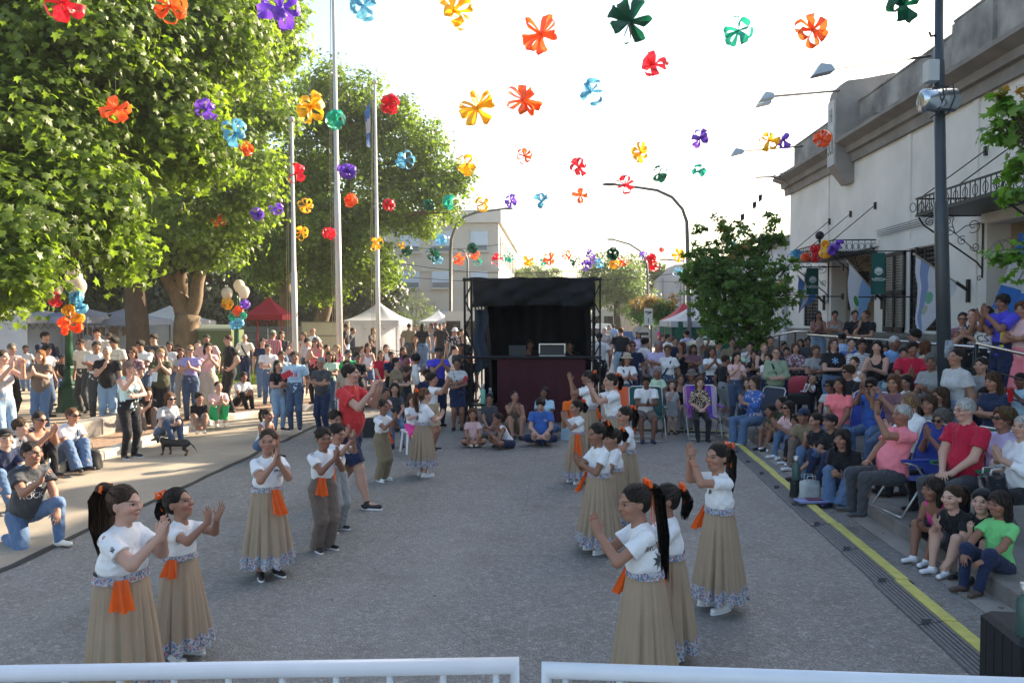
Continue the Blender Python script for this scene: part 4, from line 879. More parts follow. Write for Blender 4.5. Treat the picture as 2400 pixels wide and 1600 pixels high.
simple('grey green tree at the far end of the street', 1385, 700, 50, 95, LEAFD, 4000, .4, 37, clump=.7)
# street tree by the hall corner
y = 20; F_ = [bl(1700, 700, 80, y), bl(1770, 720, 75, y), bl(1650, 680, 60, y), bl(1740, 640, 70, y), bl(1680, 620, 55, y), bl(1800, 660, 50, y), bl(1640, 600, 38, y), bl(1720, 560, 40, y), bl(1790, 590, 45, y), bl(1840, 700, 28, y), bl(1620, 640, 32, y), bl(1820, 560, 26, y), bl(1760, 780, 45, y), bl(1680, 770, 40, y), bl(1690, 520, 18, y), bl(1810, 515, 20, y), bl(1640, 540, 16, y), bl(1855, 620, 14, y), bl(1870, 690, 10, y)]
b_ = gp(1775, y, .15)
tree('dense dark green street tree between the booth and the far hall corner', b_, [([b_, gp(1772, y, 1.3), gp(1750, y, 2.6)], .07, .05), ([gp(1772, y, 1.3), gp(1700, y, 2.6)], .04, .03)], F_, 15000, .12, STAR3, leaf_mat('street_leaves', (.045, .09, .018), (.11, .19, .04), (1.9, 2.2, .8), .5), BARKD, 41, .1, None, .13, .25, ([bl(1700, 560, 60, y), bl(1660, 640, 50, y)], 250, .1, LEAFR), updir=.4, sub=30)
# young tree at the right edge
y = 7.4; G_ = [bl(2345, 250, 26, y), bl(2365, 320, 34, y), bl(2330, 290, 14, y), bl(2410, 280, 40, y), bl(2390, 405, 30, y), bl(2360, 455, 20, y), bl(2420, 450, 40, y), bl(2400, 605, 28, y), bl(2350, 615, 26, y), bl(2322, 590, 12, y), bl(2440, 600, 50, y), bl(2385, 660, 12, y), bl(2500, 350, 90, y), bl(2560, 500, 120, y), bl(2335, 230, 8, y)]
b_ = (at_y(2640, 760, y).x, y, .15)
tree('young maple-like tree reaching bright green twigs in from the right edge', b_, [([b_, (b_[0] - .05, y, 1.8), (b_[0] - .3, y, 3.2)], .06, .035), ([(b_[0] - .1, y, 2.2), (b_[0] - .6, y, 2.9)], .025, .015)], G_, 1700, .105, PLANE, leaf_mat('young_leaves', (.06, .13, .018), (.13, .25, .04), (1.5, 1.8, .7), .45), BARKD, 42, .06, None, .09, .2, ([bl(2335, 222, 12, y), bl(2400, 215, 14, y)], 34, .09, LEAFR), updir=.7, sub=12)
# ---------------- ribbon flowers ----------------
RIB = mat('ribbon_plastic', rough=.35, objcol=True, nscale=12, namp=.15, trans=.35, bmp=.3, bscale=30)
FCOL = dict(R=(.80, .025, .05), O=(.95, .17, .03), Y=(.95, .55, .02), T=(.03, .50, .36), G=(.005, .11, .06), B=(.16, .50, .72), P=(.22, .08, .62))
CN = dict(R='red', O='orange', Y='yellow', T='teal', G='dark green', B='light blue', P='purple')
def flower_mesh(style, seed):
    rg = random.Random(seed); mb = MB(); n = {'s': 7, 'l': 6, 'b': 9}[style]
    for k in range(n):
        a = 2 * math.pi * k / n + rg.uniform(-.2, .2); el = rg.uniform(-.35, .35) if style == 's' else rg.uniform(-.9, .9)
        d = Vector((math.cos(a) * math.cos(el), math.sin(el) * .9, math.sin(a) * math.cos(el))).normalized(); q = Vector((rg.uniform(-1, 1), rg.uniform(-1, 1), rg.uniform(-1, 1))); e = (q - d * q.dot(d)).normalized(); f = d.cross(e)
        Ln = {'s': rg.uniform(.42, .54), 'l': rg.uniform(.42, .56), 'b': rg.uniform(.30, .44)}[style]; wd = {'s': .07, 'l': .18, 'b': .2}[style] * rg.uniform(.8, 1.25); w = {'s': .25, 'l': .26, 'b': .30}[style]; ph = rg.uniform(0, 6); tw = rg.uniform(-.8, .8)
        def fn(u, v, d=d, e=e, f=f, Ln=Ln, wd=wd, w=w, ph=ph, tw=tw):
            t = u; r = Ln * math.sin(math.pi * t) ** .8 if 0 < t < 1 else 0; s = wd * math.sin(2 * math.pi * t); c_ = tw * math.sin(math.pi * t)
            ww = w * (.35 + .65 * math.sin(math.pi * t)) * (v - .5) + .012 * math.sin(t * 17 + ph) * (v - .5) * 2
            cr = .012 * math.sin(t * 23 + v * 6 + ph)
            return tuple(d * (r + cr) + (e * math.cos(c_) + f * math.sin(c_)) * s + (f * math.cos(c_) - e * math.sin(c_)) * ww)
        mb.grid(fn, 22, 3)
    mb.ball((0, 0, 0), .035, 8, 6)
    me = bpy.data.meshes.new('ribbon_flower'); me.from_pydata(mb.v, [], mb.f); me.materials.append(RIB); me.update(); return me
FM = {s: [flower_mesh(s, 50 + i * 7 + ord(s)) for i in range(5)] for s in 'slb'}
thr = MB(); thr.tube([(0, 0, 0), (0, 0, .55)], .0022, 4); 
me = bpy.data.meshes.new('hanging_thread'); me.from_pydata(thr.v, [], thr.f); me.materials.append(mat('thread', (.4, .4, .4), .8)); THM = me
FG = 'coloured ribbon flowers strung over the street'
def flower(px, py, sz, c, st, label, y=None, group=FG, thread=True, Dm=.46):
    d = y or FPX * Dm / sz; p = at_y(px, py, d); S = sz / FPX * d; rg = random.Random(int(px * 3 + py))
    o = bpy.data.objects.new('ribbon_flower', FM[st][rg.randint(0, 4)]); COL.objects.link(o); o.location = p; o.scale = (S, S, S); o.rotation_euler = (rg.uniform(-.5, .5), rg.uniform(-3, 3), rg.uniform(-.6, .6)); j = rg.uniform(.85, 1.1); o.color = tuple(v * j for v in FCOL[c]) + (1,)
    tag(o, CN[c] + ' ' + label, 'ribbon flower', group)
    if thread:
        t = bpy.data.objects.new('hanging_thread', THM); COL.objects.link(t); t.parent = o; t.matrix_parent_inverse = Matrix.Identity(4); t.rotation_mode = 'QUATERNION'; t.rotation_quaternion = o.rotation_euler.to_quaternion().inverted(); t.scale = (1 / S,) * 3
FL = '''150 5 100 R l|looped ribbon flower cut by the top edge, leftmost of the sky row
400 14 86 O l|ribbon flower at the top edge against the big plane tree
656 22 104 P l|ribbon flower at the top edge beside the tallest flagpole
853 14 76 B l|ribbon flower at the top edge just right of the tallest flagpole
1065 26 84 Y l|ribbon flower highest over the road, near the top edge
1476 50 112 G s|six petal ribbon flower high over the right half of the road
1268 82 98 O s|broad petal ribbon flower high over the road right of centre
1533 152 64 R l|ribbon flower just under the big dark green one
1731 72 72 T l|ribbon flower alone in the sky left of the orange loops
1904 70 74 O l|open loop ribbon flower above the floodlight arms
2112 14 84 G l|ribbon flower at the top edge beside the tall dark pole
1118 252 90 Y s|star shaped ribbon flower with six thin petals in mid sky
1228 235 84 O s|star shaped ribbon flower right beside the yellow star
1384 215 64 B l|ribbon flower alone in the middle of the sky
914 245 56 R b|ribbon flower right of the flagpole carrying the hanging flag
728 250 74 Y l|ribbon flower between the first two flagpole tops
787 282 58 T b|ribbon flower overlapping the tallest flagpole
484 258 54 P l|ribbon flower on the bright left canopy above two blue ones
272 255 72 O l|ribbon flower half buried in the left canopy leaves
212 300 56 T l|ribbon flower low left of the buried orange one in the canopy
332 322 46 Y b|ribbon flower half hidden in leaves of the left canopy
457 340 50 B l|narrow ribbon flower left of the blue and orange pair
552 313 66 B l|big ribbon flower touching an orange one on the canopy
577 350 46 O b|ribbon flower touching the big light blue one
162 232 34 P l|scrap of ribbon flower almost hidden in the upper left leaves
695 405 52 R l|ribbon flower on the shortest flagpole
813 398 52 P b|ribbon flower just right of the tallest flagpole, lower down
950 375 50 B l|ribbon flower on the dark foliage right of the third flagpole
1095 385 54 Y l|ribbon flower at the right rim of the middle tree
1229 365 36 O l|small ribbon flower in the sky right of the middle tree
1357 392 44 R l|ribbon flower above a smaller orange one in open sky
1360 457 38 O l|small ribbon flower below the red one in open sky
1501 358 46 Y l|ribbon flower in open sky above the curved street lamp
1464 433 46 R l|ribbon flower hanging on the tip of the curved street lamp
1545 408 42 G l|thin ribbon flower right of the curved lamp tip
1641 323 46 P l|ribbon flower in open sky above a teal one
1638 402 40 T l|ribbon flower directly under the purple one in open sky
1802 330 50 Y l|ribbon flower paired with a purple one by the floodlight arm
1836 328 42 P l|ribbon flower right of its yellow neighbour by the floodlight arm
1928 325 48 O b|ribbon flower in front of the sign pylon
1198 472 34 P l|ribbon flower at the tip of the left street lamp arm
1270 472 42 B l|wispy ribbon flower in open sky right of the left lamp arm
1133 478 38 Y l|ribbon flower above the left street lamp arm
1053 474 42 T b|ribbon flower low on the rim of the middle tree
1005 480 36 G b|ribbon flower lost in dark leaves beside a teal one
911 480 38 R b|ribbon flower low beside the third flagpole
822 470 42 O b|ribbon flower between second and third flagpoles
717 482 36 Y l|ribbon flower just right of the shortest flagpole
603 503 40 P b|ribbon flower on the canopy left of the shortest flagpole
648 488 36 P l|flatter ribbon flower touching the shortest flagpole from the left
512 515 34 O l|dull ribbon flower in shade on the forked tree
706 545 34 Y l|low ribbon flower beside the shortest flagpole
771 547 38 R b|low ribbon flower against the tallest flagpole
880 570 34 Y l|low ribbon flower against the third flagpole
942 578 24 Y l|small ribbon flower touching a dark green one before the school
954 586 34 G b|ribbon flower touching a small yellow one before the school
1035 562 30 B b|ribbon flower high before the school wall
1015 596 34 G l|ribbon flower above a pale blue one before the school
1024 608 26 B l|small ribbon flower under the dark green one before the school
1107 582 34 G b|ribbon flower on top of an orange and teal trio by the school corner
1112 597 28 O l|ribbon flower in the middle of the trio by the school corner
1120 612 24 T l|ribbon flower at the bottom of the trio by the school corner
1078 608 32 O l|ribbon flower left of the trio by the school corner
1165 607 28 R l|ribbon flower right of the school corner, left of a teal one
1193 602 28 T l|ribbon flower right of the school corner beside a red one
1238 612 30 Y l|ribbon flower low over the booth roof
1272 613 22 T l|small ribbon flower behind an orange one over the booth
1290 608 32 O l|round ribbon flower low over the booth middle
1328 597 26 O l|small ribbon flower low over the booth right part
1348 614 26 G l|small ribbon flower over the right corner of the booth
1380 594 22 P l|topmost small ribbon flower of three right of the booth
1393 606 24 P l|middle small ribbon flower of three right of the booth
1373 621 28 P l|pale lowest ribbon flower of three right of the booth
1404 617 26 B l|small ribbon flower beside the three purple ones
1436 595 36 G b|ribbon flower before the hazy street tree
1438 618 30 Y b|ribbon flower under the dark green one before the hazy tree
1459 612 28 O l|ribbon flower right of a yellow one before the hazy tree
1508 598 22 P l|small ribbon flower left of two red ones by the far lamp
1526 606 30 R b|upper ribbon flower of two at the far street lamp
1533 624 30 R b|lower ribbon flower of two at the far street lamp
1550 585 16 R b|tiny ribbon flower alone above the far street lamp
1592 598 32 Y s|ribbon flower left of the dark street tree crown
1588 638 24 B l|small ribbon flower at the left rim of the dark street tree
1718 570 20 B l|tiny ribbon flower seen through the dark street tree'''
for ln in FL.split('\n'):
    a, lb = ln.split('|'); px, py, sz, c, st = a.split(); flower(float(px), float(py), float(sz), c, st, lb)
for px, py, sz, c, st, lb in ((1866, 596, 34, 'B', 'b', 'ribbon ball leftmost in the garland by the far marquee'), (1888, 602, 26, 'O', 'b', 'ribbon ball second in the garland by the far marquee'), (1911, 583, 28, 'R', 'b', 'upper ribbon ball in the garland by the far marquee'), (1912, 604, 30, 'R', 'b', 'lower ribbon ball in the garland by the far marquee'), (1934, 572, 26, 'Y', 'b', 'upper ribbon ball in the garland by the far marquee'), (1935, 592, 34, 'Y', 'b', 'larger lower ribbon ball in the garland by the far marquee'), (1952, 585, 32, 'P', 'b', 'front ribbon ball ending the garland by the far marquee'), (1966, 572, 28, 'P', 'b', 'rear ribbon ball ending the garland by the far marquee')):
    flower(px, py, sz, c, st, lb, y=at_x(px, 590, 7.0).y, group='ribbon garland by the far marquee', thread=False)
# ---------------- poles and lamps ----------------
def flagpole(label, pxt, pyt, pxb, y, r=.075, top=True):
    b = at_y(pxb, 820, y); b = Vector((b.x, y, .1)); t = at_y(pxt, pyt, y); H_ = t.z - .1; ro = empty('flagpole', b, 0, label, 'flagpole', 'white flagpoles on the plaza'); mb = MB(); dx = (t.x - b.x) * .5
    mb.tube([(0, 0, 0), (dx * .45, 0, H_ * .45), (dx * .451, 0, H_ * .4505), (dx, 0, H_)], [r * 1.15, r * 1.1, r * .9, r * .55], 14); mb.build('pole', mat('pole_white', (.55, .53, .50), .4, nscale=1.5, namp=.1), ro, True)
    mb = MB(); mb.ball((dx, 0, H_ + .05), .09, 10, 8); mb.build('finial', mat('pole_white'), ro, True)
    mb = MB(); mb.lathe([(.28, 0), (.28, .12), (.16, .2), (.13, .35)], n=12); mb.build('base', mat('pole_base', (.3, .3, .3), .6), ro)
    mb = MB()
    for s in (-.13, -.19): mb.tube([(s, -.05, 1.2), (s * 1.0 + dx * .5, -.05, H_ * .5), (dx - .07, 0, H_ - .1)], .007, 4)
    mb.build('halyard', mat('rope', (.45, .38, .25), .8), ro); return ro, dx, H_
flagpole('shortest white flagpole, left of the three, behind the man in blue shirt', 681, 285, 692, 21.5)
flagpole('tallest white flagpole, middle of the three, running out of the top', 772, -120, 797, 22.5, .085)
fp_ = flagpole('right white flagpole of the three with a limp flag near its top', 875, 196, 887, 25.5, .07)
a = at_y(868, 232, 25.4)
cloth_flag('flag', 'limp blue green and yellow flag hanging high on the right flagpole', (a, at_y(867, 345, 25.3), at_y(857, 262, 25.5), at_y(861, 340, 25.2)), 'band', .05, 4, None, 2)
def lamp3(label, px, pyg, y, sc):
    g = at_y(px, pyg, y); b = Vector((g.x, y, .1)); ro = empty('park_lamp', b, 0, label, 'street lamp', 'old green park lamps with globes'); zt = g.z - .1; GR_ = mat('lamp_green', (.012, .07, .035), .35, nscale=6, namp=.2, bmp=.15)
    mb = MB(); mb.lathe([(.30, 0), (.30, .10), (.26, .14), (.24, .55), (.20, .62), (.22, .66), (.15, .75), (.12, .85), (.115, 1.0), (.13, 1.02), (.10, 1.08)], n=8); mb.build('base', GR_, ro)
    mb = MB(); mb.lathe([(.10, 1.08), (.085, 1.5), (.075, zt - .9), (.11, zt - .85), (.06, zt - .75), (.055, zt - .35), (.08, zt - .3), (.05, zt - .2)], n=12); mb.build('shaft', GR_, ro, True)
    for k, (dx, dy, dz) in enumerate(((-.29, -.05, -.10), (.30, -.08, -.06), (.02, .22, .16))):
        mb = MB(); mb.tube([(0, 0, zt - .55), (dx * .5, dy * .5, zt - .68), (dx, dy, zt - .55 + dz * .3), (dx, dy, zt - .30 + dz)], .028, 6); mb.lathe([(.05, 0), (.09, .03), (.07, .1)], (dx, dy, zt - .36 + dz), 10); mb.build('arm', GR_, ro, True)
        mb = MB(); mb.lathe([(.07, -.20), (.12, -.17), (.185, -.02), (.19, .06), (.15, .17), (.08, .225), (.01, .24)], (dx, dy, zt - .06 + dz), 18); mb.build('globe', mat('opal_glass', (.72, .66, .56), .3, spec=.5, trans=.35), ro, True)
    return ro
lamp3('near green park lamp with three opal globes and ribbon balls at left', 158, 662, 17.3, 1)
lamp3('far green park lamp with three opal globes beside the green waste container', 553, 678, 25.5, 1)
for px, py, sz, c, lb in ((131, 702, 42, 'R', 'ribbon ball upper left on the near park lamp'), (178, 697, 44, 'B', 'ribbon ball upper right on the near park lamp'), (160, 726, 36, 'Y', 'ribbon ball in the middle of the near park lamp'), (190, 722, 36, 'B', 'ribbon ball at the right rim of the near park lamp bundle'), (182, 744, 36, 'Y', 'ribbon ball lower right on the near park lamp'), (149, 756, 34, 'O', 'ribbon ball lower left on the near park lamp'), (180, 768, 38, 'O', 'ribbon ball at the bottom right of the near park lamp'), (152, 776, 26, 'O', 'small ribbon ball at the bottom left of the near park lamp')):
    flower(px, py, sz, c, 'b', lb, y=17.05, group='ribbon balls on the park lamps', thread=False)
for px, py, sz, c, lb in ((533, 712, 34, 'Y', 'ribbon ball left on the far park lamp'), (574, 713, 28, 'P', 'ribbon ball right on the far park lamp'), (558, 729, 32, 'O', 'ribbon ball in the middle of the far park lamp'), (545, 742, 24, 'T', 'ribbon ball below the orange one on the far park lamp'), (570, 739, 22, 'T', 'small ribbon ball right of its twin on the far park lamp'), (562, 757, 30, 'B', 'ribbon ball low right on the far park lamp'), (546, 762, 26, 'B', 'ribbon ball lowest on the far park lamp')):
    flower(px, py, sz, c, 'b', lb, y=25.2, group='ribbon balls on the park lamps', thread=False)
LPM = mat('lamp_grey', (.12, .12, .12), .5, nscale=4, namp=.2)
def street_lamp(label, pb, y, path, r=.07):
    b = at_y(pb, 760, y); b = Vector((b.x, y, .1)); ro = empty('street_lamp', b, 0, label, 'street lamp', 'curved grey street lamps'); P = [at_y(x_, y_, y) - b for x_, y_ in path]
    mb = MB(); mb.tube([(0, 0, 0), (0, 0, 1.4), (0, 0, 1.41), P[0]] + P[1:], [r * 1.5, r * 1.5, r, r] + [r * (1 - .5 * i / len(P)) for i in range(1, len(P))], 8); mb.build('pole', LPM, ro, True)
    e = P[-1]; d = (P[-1] - P[-2]).normalized(); mb = MB(); mb.ball((0, 0, 0), .3, 10, 6, (1, .35, .2)); mb.v = [(x + e.x + d.x * .1, y_ + e.y, z + e.z) for x, y_, z in mb.v]; mb.build('lamp_head', LPM, ro, True); return ro
street_lamp('curved street lamp on the left kerb, its arm reaching right over the road', 1056, 38, [(1056, 590), (1058, 560), (1068, 530), (1088, 508), (1120, 497), (1185, 489)], .085)
street_lamp('curved street lamp on the right pavement reaching left over the road', 1617, 28, [(1611, 560), (1610, 520), (1600, 490), (1575, 462), (1540, 446), (1500, 440), (1436, 432)], .075)
street_lamp('farther curved street lamp right of the booth', 1520, 48, [(1518, 650), (1515, 610), (1500, 588), (1475, 572), (1435, 561)], .08)
street_lamp('small far street lamp behind the booth roof', 1098, 58, [(1096, 640), (1096, 610), (1090, 592), (1082, 586)], .09)
street_lamp('thin far lamp post beside the grey building', 1606, 50, [(1604, 650), (1603, 612), (1560, 608)], .08)
# tall dark pole at the right with box and steel siren drum
y = 10.9; b = at_y(2222, 900, y); b = Vector((b.x, y, .15)); ro = empty('dark_pole', b, 0, 'tall dark steel pole at the right carrying a box and a shiny drum', 'pole')
t = at_y(2202, -40, y) - b; m1 = at_y(2205, 475, y) - b; m0 = at_y(2200, 145, y) - b; DP = mat('dark_pole_paint', (.035, .045, .055), .35, nscale=3, namp=.2)
mb = MB(); mb.tube([(0, 0, 0), (m1.x, 0, m1.z), (m1.x, 0, m1.z + .03), (m0.x, 0, m0.z), (m0.x, 0, m0.z + .02), t], [.092, .088, .073, .07, .058, .056], 18); mb.build('shaft', DP, ro, True)
mb = MB(); mb.tube([(0, 0, 0), (0, 0, .0)], .1, 8); q = at_y(2216, 817, y) - b; mb = MB(); mb.lathe([(.098, -.12), (.1, 0), (.098, .12)], (q.x, 0, q.z), 18); mb.build('sticker_band', mat('old_sticker', (.28, .32, .36), .6, nscale=20, namp=.6), ro, True)
q = at_y(2184, 168, y - .1) - b; mb = MB(); mb.bbox(q.x - .08, q.x + .07, -.18, .0, q.z - .14, q.z + .14, .01); mb.build('box', mat('pole_box', (.45, .48, .5), .5), ro)
q = at_y(2193, 238, y - .1) - b; mb = MB(); mb.tube([(q.x - .22, -.18, q.z - .01), (q.x - .20, -.18, q.z - .01), (q.x + .23, -.10, q.z + .01)], [.150, .155, .155], 24); mb.build('drum', mat('steel_drum', (.5, .58, .65), .22, metal=.9), ro, True)
mb = MB(); [mb.tube([(q.x + dx, -.02, q.z + .2), (q.x + dx + .02, -.27, q.z + .17), (q.x + dx + .02, -.33, q.z), (q.x + dx, -.2, q.z - .18), (q.x + dx, 0, q.z - .2)], .01, 4) for dx in (-.02, .12)]; mb.tube([(m0.x, 0, m0.z + .36), (m0.x - .12, -.02, m0.z + .34), (m0.x - .14, -.02, m0.z + .4)], .018, 5); mb.build('clamp', IRON, ro)
# overhead wires far off
for i, (a_, b_) in enumerate((((900, 612, 45), (1420, 628, 45)), ((900, 645, 45), (1600, 640, 45)), ((860, 560, 50), (1180, 572, 50)))):
    a_, b_ = at_y(*a_), at_y(*b_); mb = MB(); mb.tube([a_.lerp(b_, k / 8) - Vector((0, 0, .5 * math.sin(k / 8 * math.pi))) for k in range(9)], .018, 4); tag(mb.build('overhead_wire', IRON), ['lowest dark wire crossing behind the booth roof', 'long dark wire crossing from school to grey building', 'dark wire crossing before the school top windows'][i], 'wire')
mb = MB(); a_, b_ = at_x(1795, 440, 6.0), at_y(1710, 525, 20.5); P = [a_.lerp(b_, k / 6) - Vector((0, 0, .1 * math.sin(k / 6 * math.pi))) for k in range(7)]; mb.tube(P, .006, 4)
for k in (1, 2, 4): mb.poly([P[k] + Vector(v) for v in ((-.05, 0, 0), (.06, 0, .03), (.05, 0, -.14), (-.04, 0, -.2))], (0, .01, 0))
tag(mb.build('overhead_wire', IRON), 'slack wire with dry leaf scraps sloping down from the cornice end', 'wire')
# ---------------- tents ----------------
TW = mat('tent_white', (.66, .67, .72), .7, nscale=1.5, namp=.08, trans=.30, bmp=.3, bscale=3); TWb = mat('tent_blueish', (.30, .35, .50), .7, nscale=1.5, namp=.08, trans=.25, bmp=.3, bscale=3); TRd = mat('tent_red', (.50, .015, .04), .65, nscale=2, namp=.1, trans=.25); TGr = mat('tent_green', (.01, .10, .06), .7, nscale=2, namp=.1, trans=.1)
def gazebo(label, cx, cy, w_, d_, he, hp__, m, walls='', wm=None, rz=0, legc=None, val=.22, cat='gazebo'):
    r = empty('gazebo', (cx, cy, 0.1), rz, label, cat, 'pop-up market gazebos'); a, b_ = w_ / 2, d_ / 2
    def roof(u, v):
        t = u * 2 * math.pi; k = 1 / max(abs(math.cos(t)), abs(math.sin(t))); s = v ** 1.0; z = he + (hp__ - he) * ((1 - s) ** 1.35); return (a * s * k * math.cos(t), b_ * s * k * math.sin(t), z - .05 * math.sin(s * 3.1) * (1 - .5 * k))
    mb = MB(); mb.grid(roof, 32, 10, True)
    for sx, sy, ex, ey in ((-a, -b_, a, -b_), (a, -b_, a, b_), (a, b_, -a, b_), (-a, b_, -a, -b_)):
        mb.grid(lambda u, v, sx=sx, sy=sy, ex=ex, ey=ey: ((sx + (ex - sx) * u) * (1 + .004 * math.sin(u * 30)), (sy + (ey - sy) * u) * (1 + .004 * math.sin(u * 30)), he - val * v), 14, 2)
    mb.build('canopy', m, r, True)
    for x in (-a + .05, a - .05):
        for y_ in (-b_ + .05, b_ - .05): mb = MB(); mb.tube([(x, y_, 0), (x, y_, he)], .028, 6); mb.box(x - .06, x + .06, y_ - .06, y_ + .06, 0, .02); mb.build('leg', legc or LPM, r)
    mb = MB(); n = 4
    for y_ in (-b_ + .07,):
        for k in range(n): x0 = -a + .1 + k * (w_ - .2) / n; x1 = x0 + (w_ - .2) / n; mb.tube([(x0, y_, he - .12), ((x0 + x1) / 2, y_, he - .42)], .012, 4); mb.tube([((x0 + x1) / 2, y_, he - .42), (x1, y_, he - .12)], .012, 4); mb.tube([(x0, y_, he - .42), ((x0 + x1) / 2, y_, he - .12), (x1, y_, he - .42)], .012, 4)
    mb.build('scissor_frame', legc or LPM, r)
    W_ = dict(f=((-a, -b_ + .03), (a, -b_ + .03)), b=((a, b_ - .03), (-a, b_ - .03)), l=((-a + .03, b_), (-a + .03, -b_)), r=((a - .03, -b_), (a - .03, b_)))
    for ch in walls: (x0, y0_), (x1, y1_) = W_[ch]; mb = MB(); mb.grid(lambda u, v: (x0 + (x1 - x0) * u + .03 * math.sin(u * 21 + v), y0_ + (y1_ - y0_) * u + .04 * math.sin(u * 17 + v * 2), .02 + (he - .04) * v), 30, 6); mb.build('side_wall', wm or m, r, True)
    return r
def gz(label, xl, xr, pye, pyp, y, m, walls='', **k):
    a, b_ = at_y(xl, 760, y), at_y(xr, 760, y); he = at_y((xl + xr) / 2, pye, y).z - .1; hp__ = at_y((xl + xr) / 2, pyp, y + 1.5).z - .1; w_ = b_.x - a.x
    return gazebo(label, (a.x + b_.x) / 2, y + k.get('dep', 3) / 2, w_, k.pop('dep', 3), he, hp__, m, walls, **k)
gz('white gazebo at the far left edge with white side wall', -90, 62, 742, 715, 24, TW, 'bf', wm=TW)
gz('pale blue grey gazebo behind the standing man in the black cap', 50, 205, 742, 720, 25, TWb, 'bl', wm=TW)
gz('long pale blue grey gazebo right of the near park lamp', 178, 302, 748, 722, 26, TWb, 'b', wm=TW)
gz('white peaked gazebo with closed walls between the two dark trunks', 282, 428, 752, 716, 30, TW, 'fbr', wm=TW)
gz('small red peaked gazebo beside the brown trunks', 566, 662, 737, 695, 31, TRd, '', legc=TRd, dep=1.6)
gz('large white gazebo with closed front wall right of the third flagpole', 805, 935, 750, 708, 33, TW, 'fb', wm=TW, dep=3.0)
gz('small white gazebo at the street corner near the far walkers', 982, 1052, 752, 728, 39, TW, 'b', wm=TW)
gz('white topped gazebo with dark green walls at the right pavement', 1572, 1720, 752, 712, 28, TW, 'bfl', wm=TGr)
gz('red gazebo top just behind the green walled one', 1572, 1660, 748, 708, 33, TRd, 'b', wm=TGr)
# stall things
r = empty('market_stall', (at_y(150, 800, 26.5).x, 26.5, .1), 0, 'market stall table with small goods and brown pennants under the pale gazebo', 'stall'); mb = MB(); mb.bbox(-2, 2, -.4, .4, .02, .78, .01); mb.build('table', mat('stall_cloth', (.35, .33, .32), .8, nscale=2, namp=.15), r)
rg = random.Random(4)
for k in range(10): mb = MB(); x = -1.8 + k * .4; h = rg.uniform(.15, .45); mb.lathe([(.08, 0), (.09, h * .5), (.05, h)], (x, rg.uniform(-.2, .2), .781), 8); mb.build('ware', mat('ware%d' % (k % 3), ((.4, .3, .2), (.15, .12, .10), (.5, .45, .4))[k % 3], .6), r)
for k in range(9): mb = MB(); x = -2.2 + k * .5; mb.poly([(x, .6, 1.85), (x + .36, .6, 1.85), (x + .36, .6, 1.5), (x + .18, .6, 1.62), (x, .6, 1.5)], (0, .01, 0)); mb.build('pennant', mat('burlap', (.30, .22, .16), .9), r)
# red framed stand pillar, benches, bins, boxes
def bin4(label, px, y, c, w_=1.3, h=1.25, z=.1, pt=None):
    b = at_y(px, 800, y); r = empty('waste_container', (b.x, y, z), 0, label, 'waste container'); mb = MB(); a = w_ / 2
    mb.add([(-a * .85, -.45, .15), (a * .85, -.45, .15), (a * .85, .45, .15), (-a * .85, .45, .15), (-a, -.55, h), (a, -.55, h), (a, .55, h), (-a, .55, h)], [(0, 3, 2, 1), (4, 5, 6, 7), (0, 1, 5, 4), (1, 2, 6, 5), (2, 3, 7, 6), (3, 0, 4, 7)]); mb.build('body', c, r)
    mb = MB(); mb.grid(lambda u, v: (-a * 1.04 + 2.08 * a * u, -.6 + 1.2 * v, h + .02 + .16 * math.sin(v * math.pi)), 4, 10); mb.box(-a * 1.05, a * 1.05, -.64, -.601, h - .03, h + .05); mb.build('lid', mat(label[:8] + 'lid', (.22, .25, .18), .5), r)
    for sx in (-1, 1):
        for sy in (-1, 1): mb = MB(); mb.tube([(sx * a * .7 - .04, sy * .35, .08), (sx * a * .7 + .04, sy * .35, .08)], .08, 10); mb.build('wheel', RUBBER, r, False, None, (.02, .02, .02))
    return r
bin4('large olive green waste container behind the man in black with hands on hips', 518, 27, mat('bin_green', (.09, .13, .05), .55, nscale=3, namp=.1), 1.25, 1.75)
bin4('blue grey waste container behind the lamp on the right pavement', 1640, 24.5, mat('bin_blue', (.10, .13, .19), .5, nscale=3, namp=.1), .95, 1.2, .15)
def iron_bench(label, px, y, w_=1.2):
    b = at_y(px, 800, y); r = empty('park_bench', (b.x, y, .1), 0, label, 'bench'); mb = MB()
    for k in range(5): mb.bar((-w_ / 2, -.2 + k * .1, .45), (w_ / 2, -.2 + k * .1, .45), .06, .02)
    mb.build('seat', IRON, r); mb = MB()
    for k in range(4):
        cx = -w_ / 2 + w_ * (k + .5) / 4; mb.tube([(cx + .14 * math.cos(t), .27, .68 + .16 * math.sin(t)) for t in [i * math.pi / 6 for i in range(13)]], .012, 4)
    mb.tube([(-w_ / 2, .25, .45), (-w_ / 2, .3, .9), (0, .3, 1.0), (w_ / 2, .3, .9), (w_ / 2, .25, .45)], .016, 5); mb.build('backrest', IRON, r)
    for s in (-1, 1): mb = MB(); mb.tube([(s * w_ / 2, -.25, 0), (s * w_ / 2, -.2, .2), (s * w_ / 2, -.25, .45), (s * w_ / 2, .1, .68), (s * w_ / 2, .27, .62)], .02, 5); mb.tube([(s * w_ / 2, .3, 0), (s * w_ / 2, .22, .2), (s * w_ / 2, .27, .45)], .02, 5); mb.build('leg', IRON, r)
iron_bench('black wrought iron bench in front of the large white gazebo', 905, 27.5, 1.25)
def blk(name, label, cat, px, y, w_, d_, h, m, z=.1, rz=0, ch=.02, lbl=True):
    b = at_y(px, 800, y); o = MB().bbox(-w_ / 2, w_ / 2, -d_ / 2, d_ / 2, 0, h, ch).build(name, m, None, False, (b.x, y, z)); o.rotation_euler = (0, 0, rz); return tag(o, label, cat)
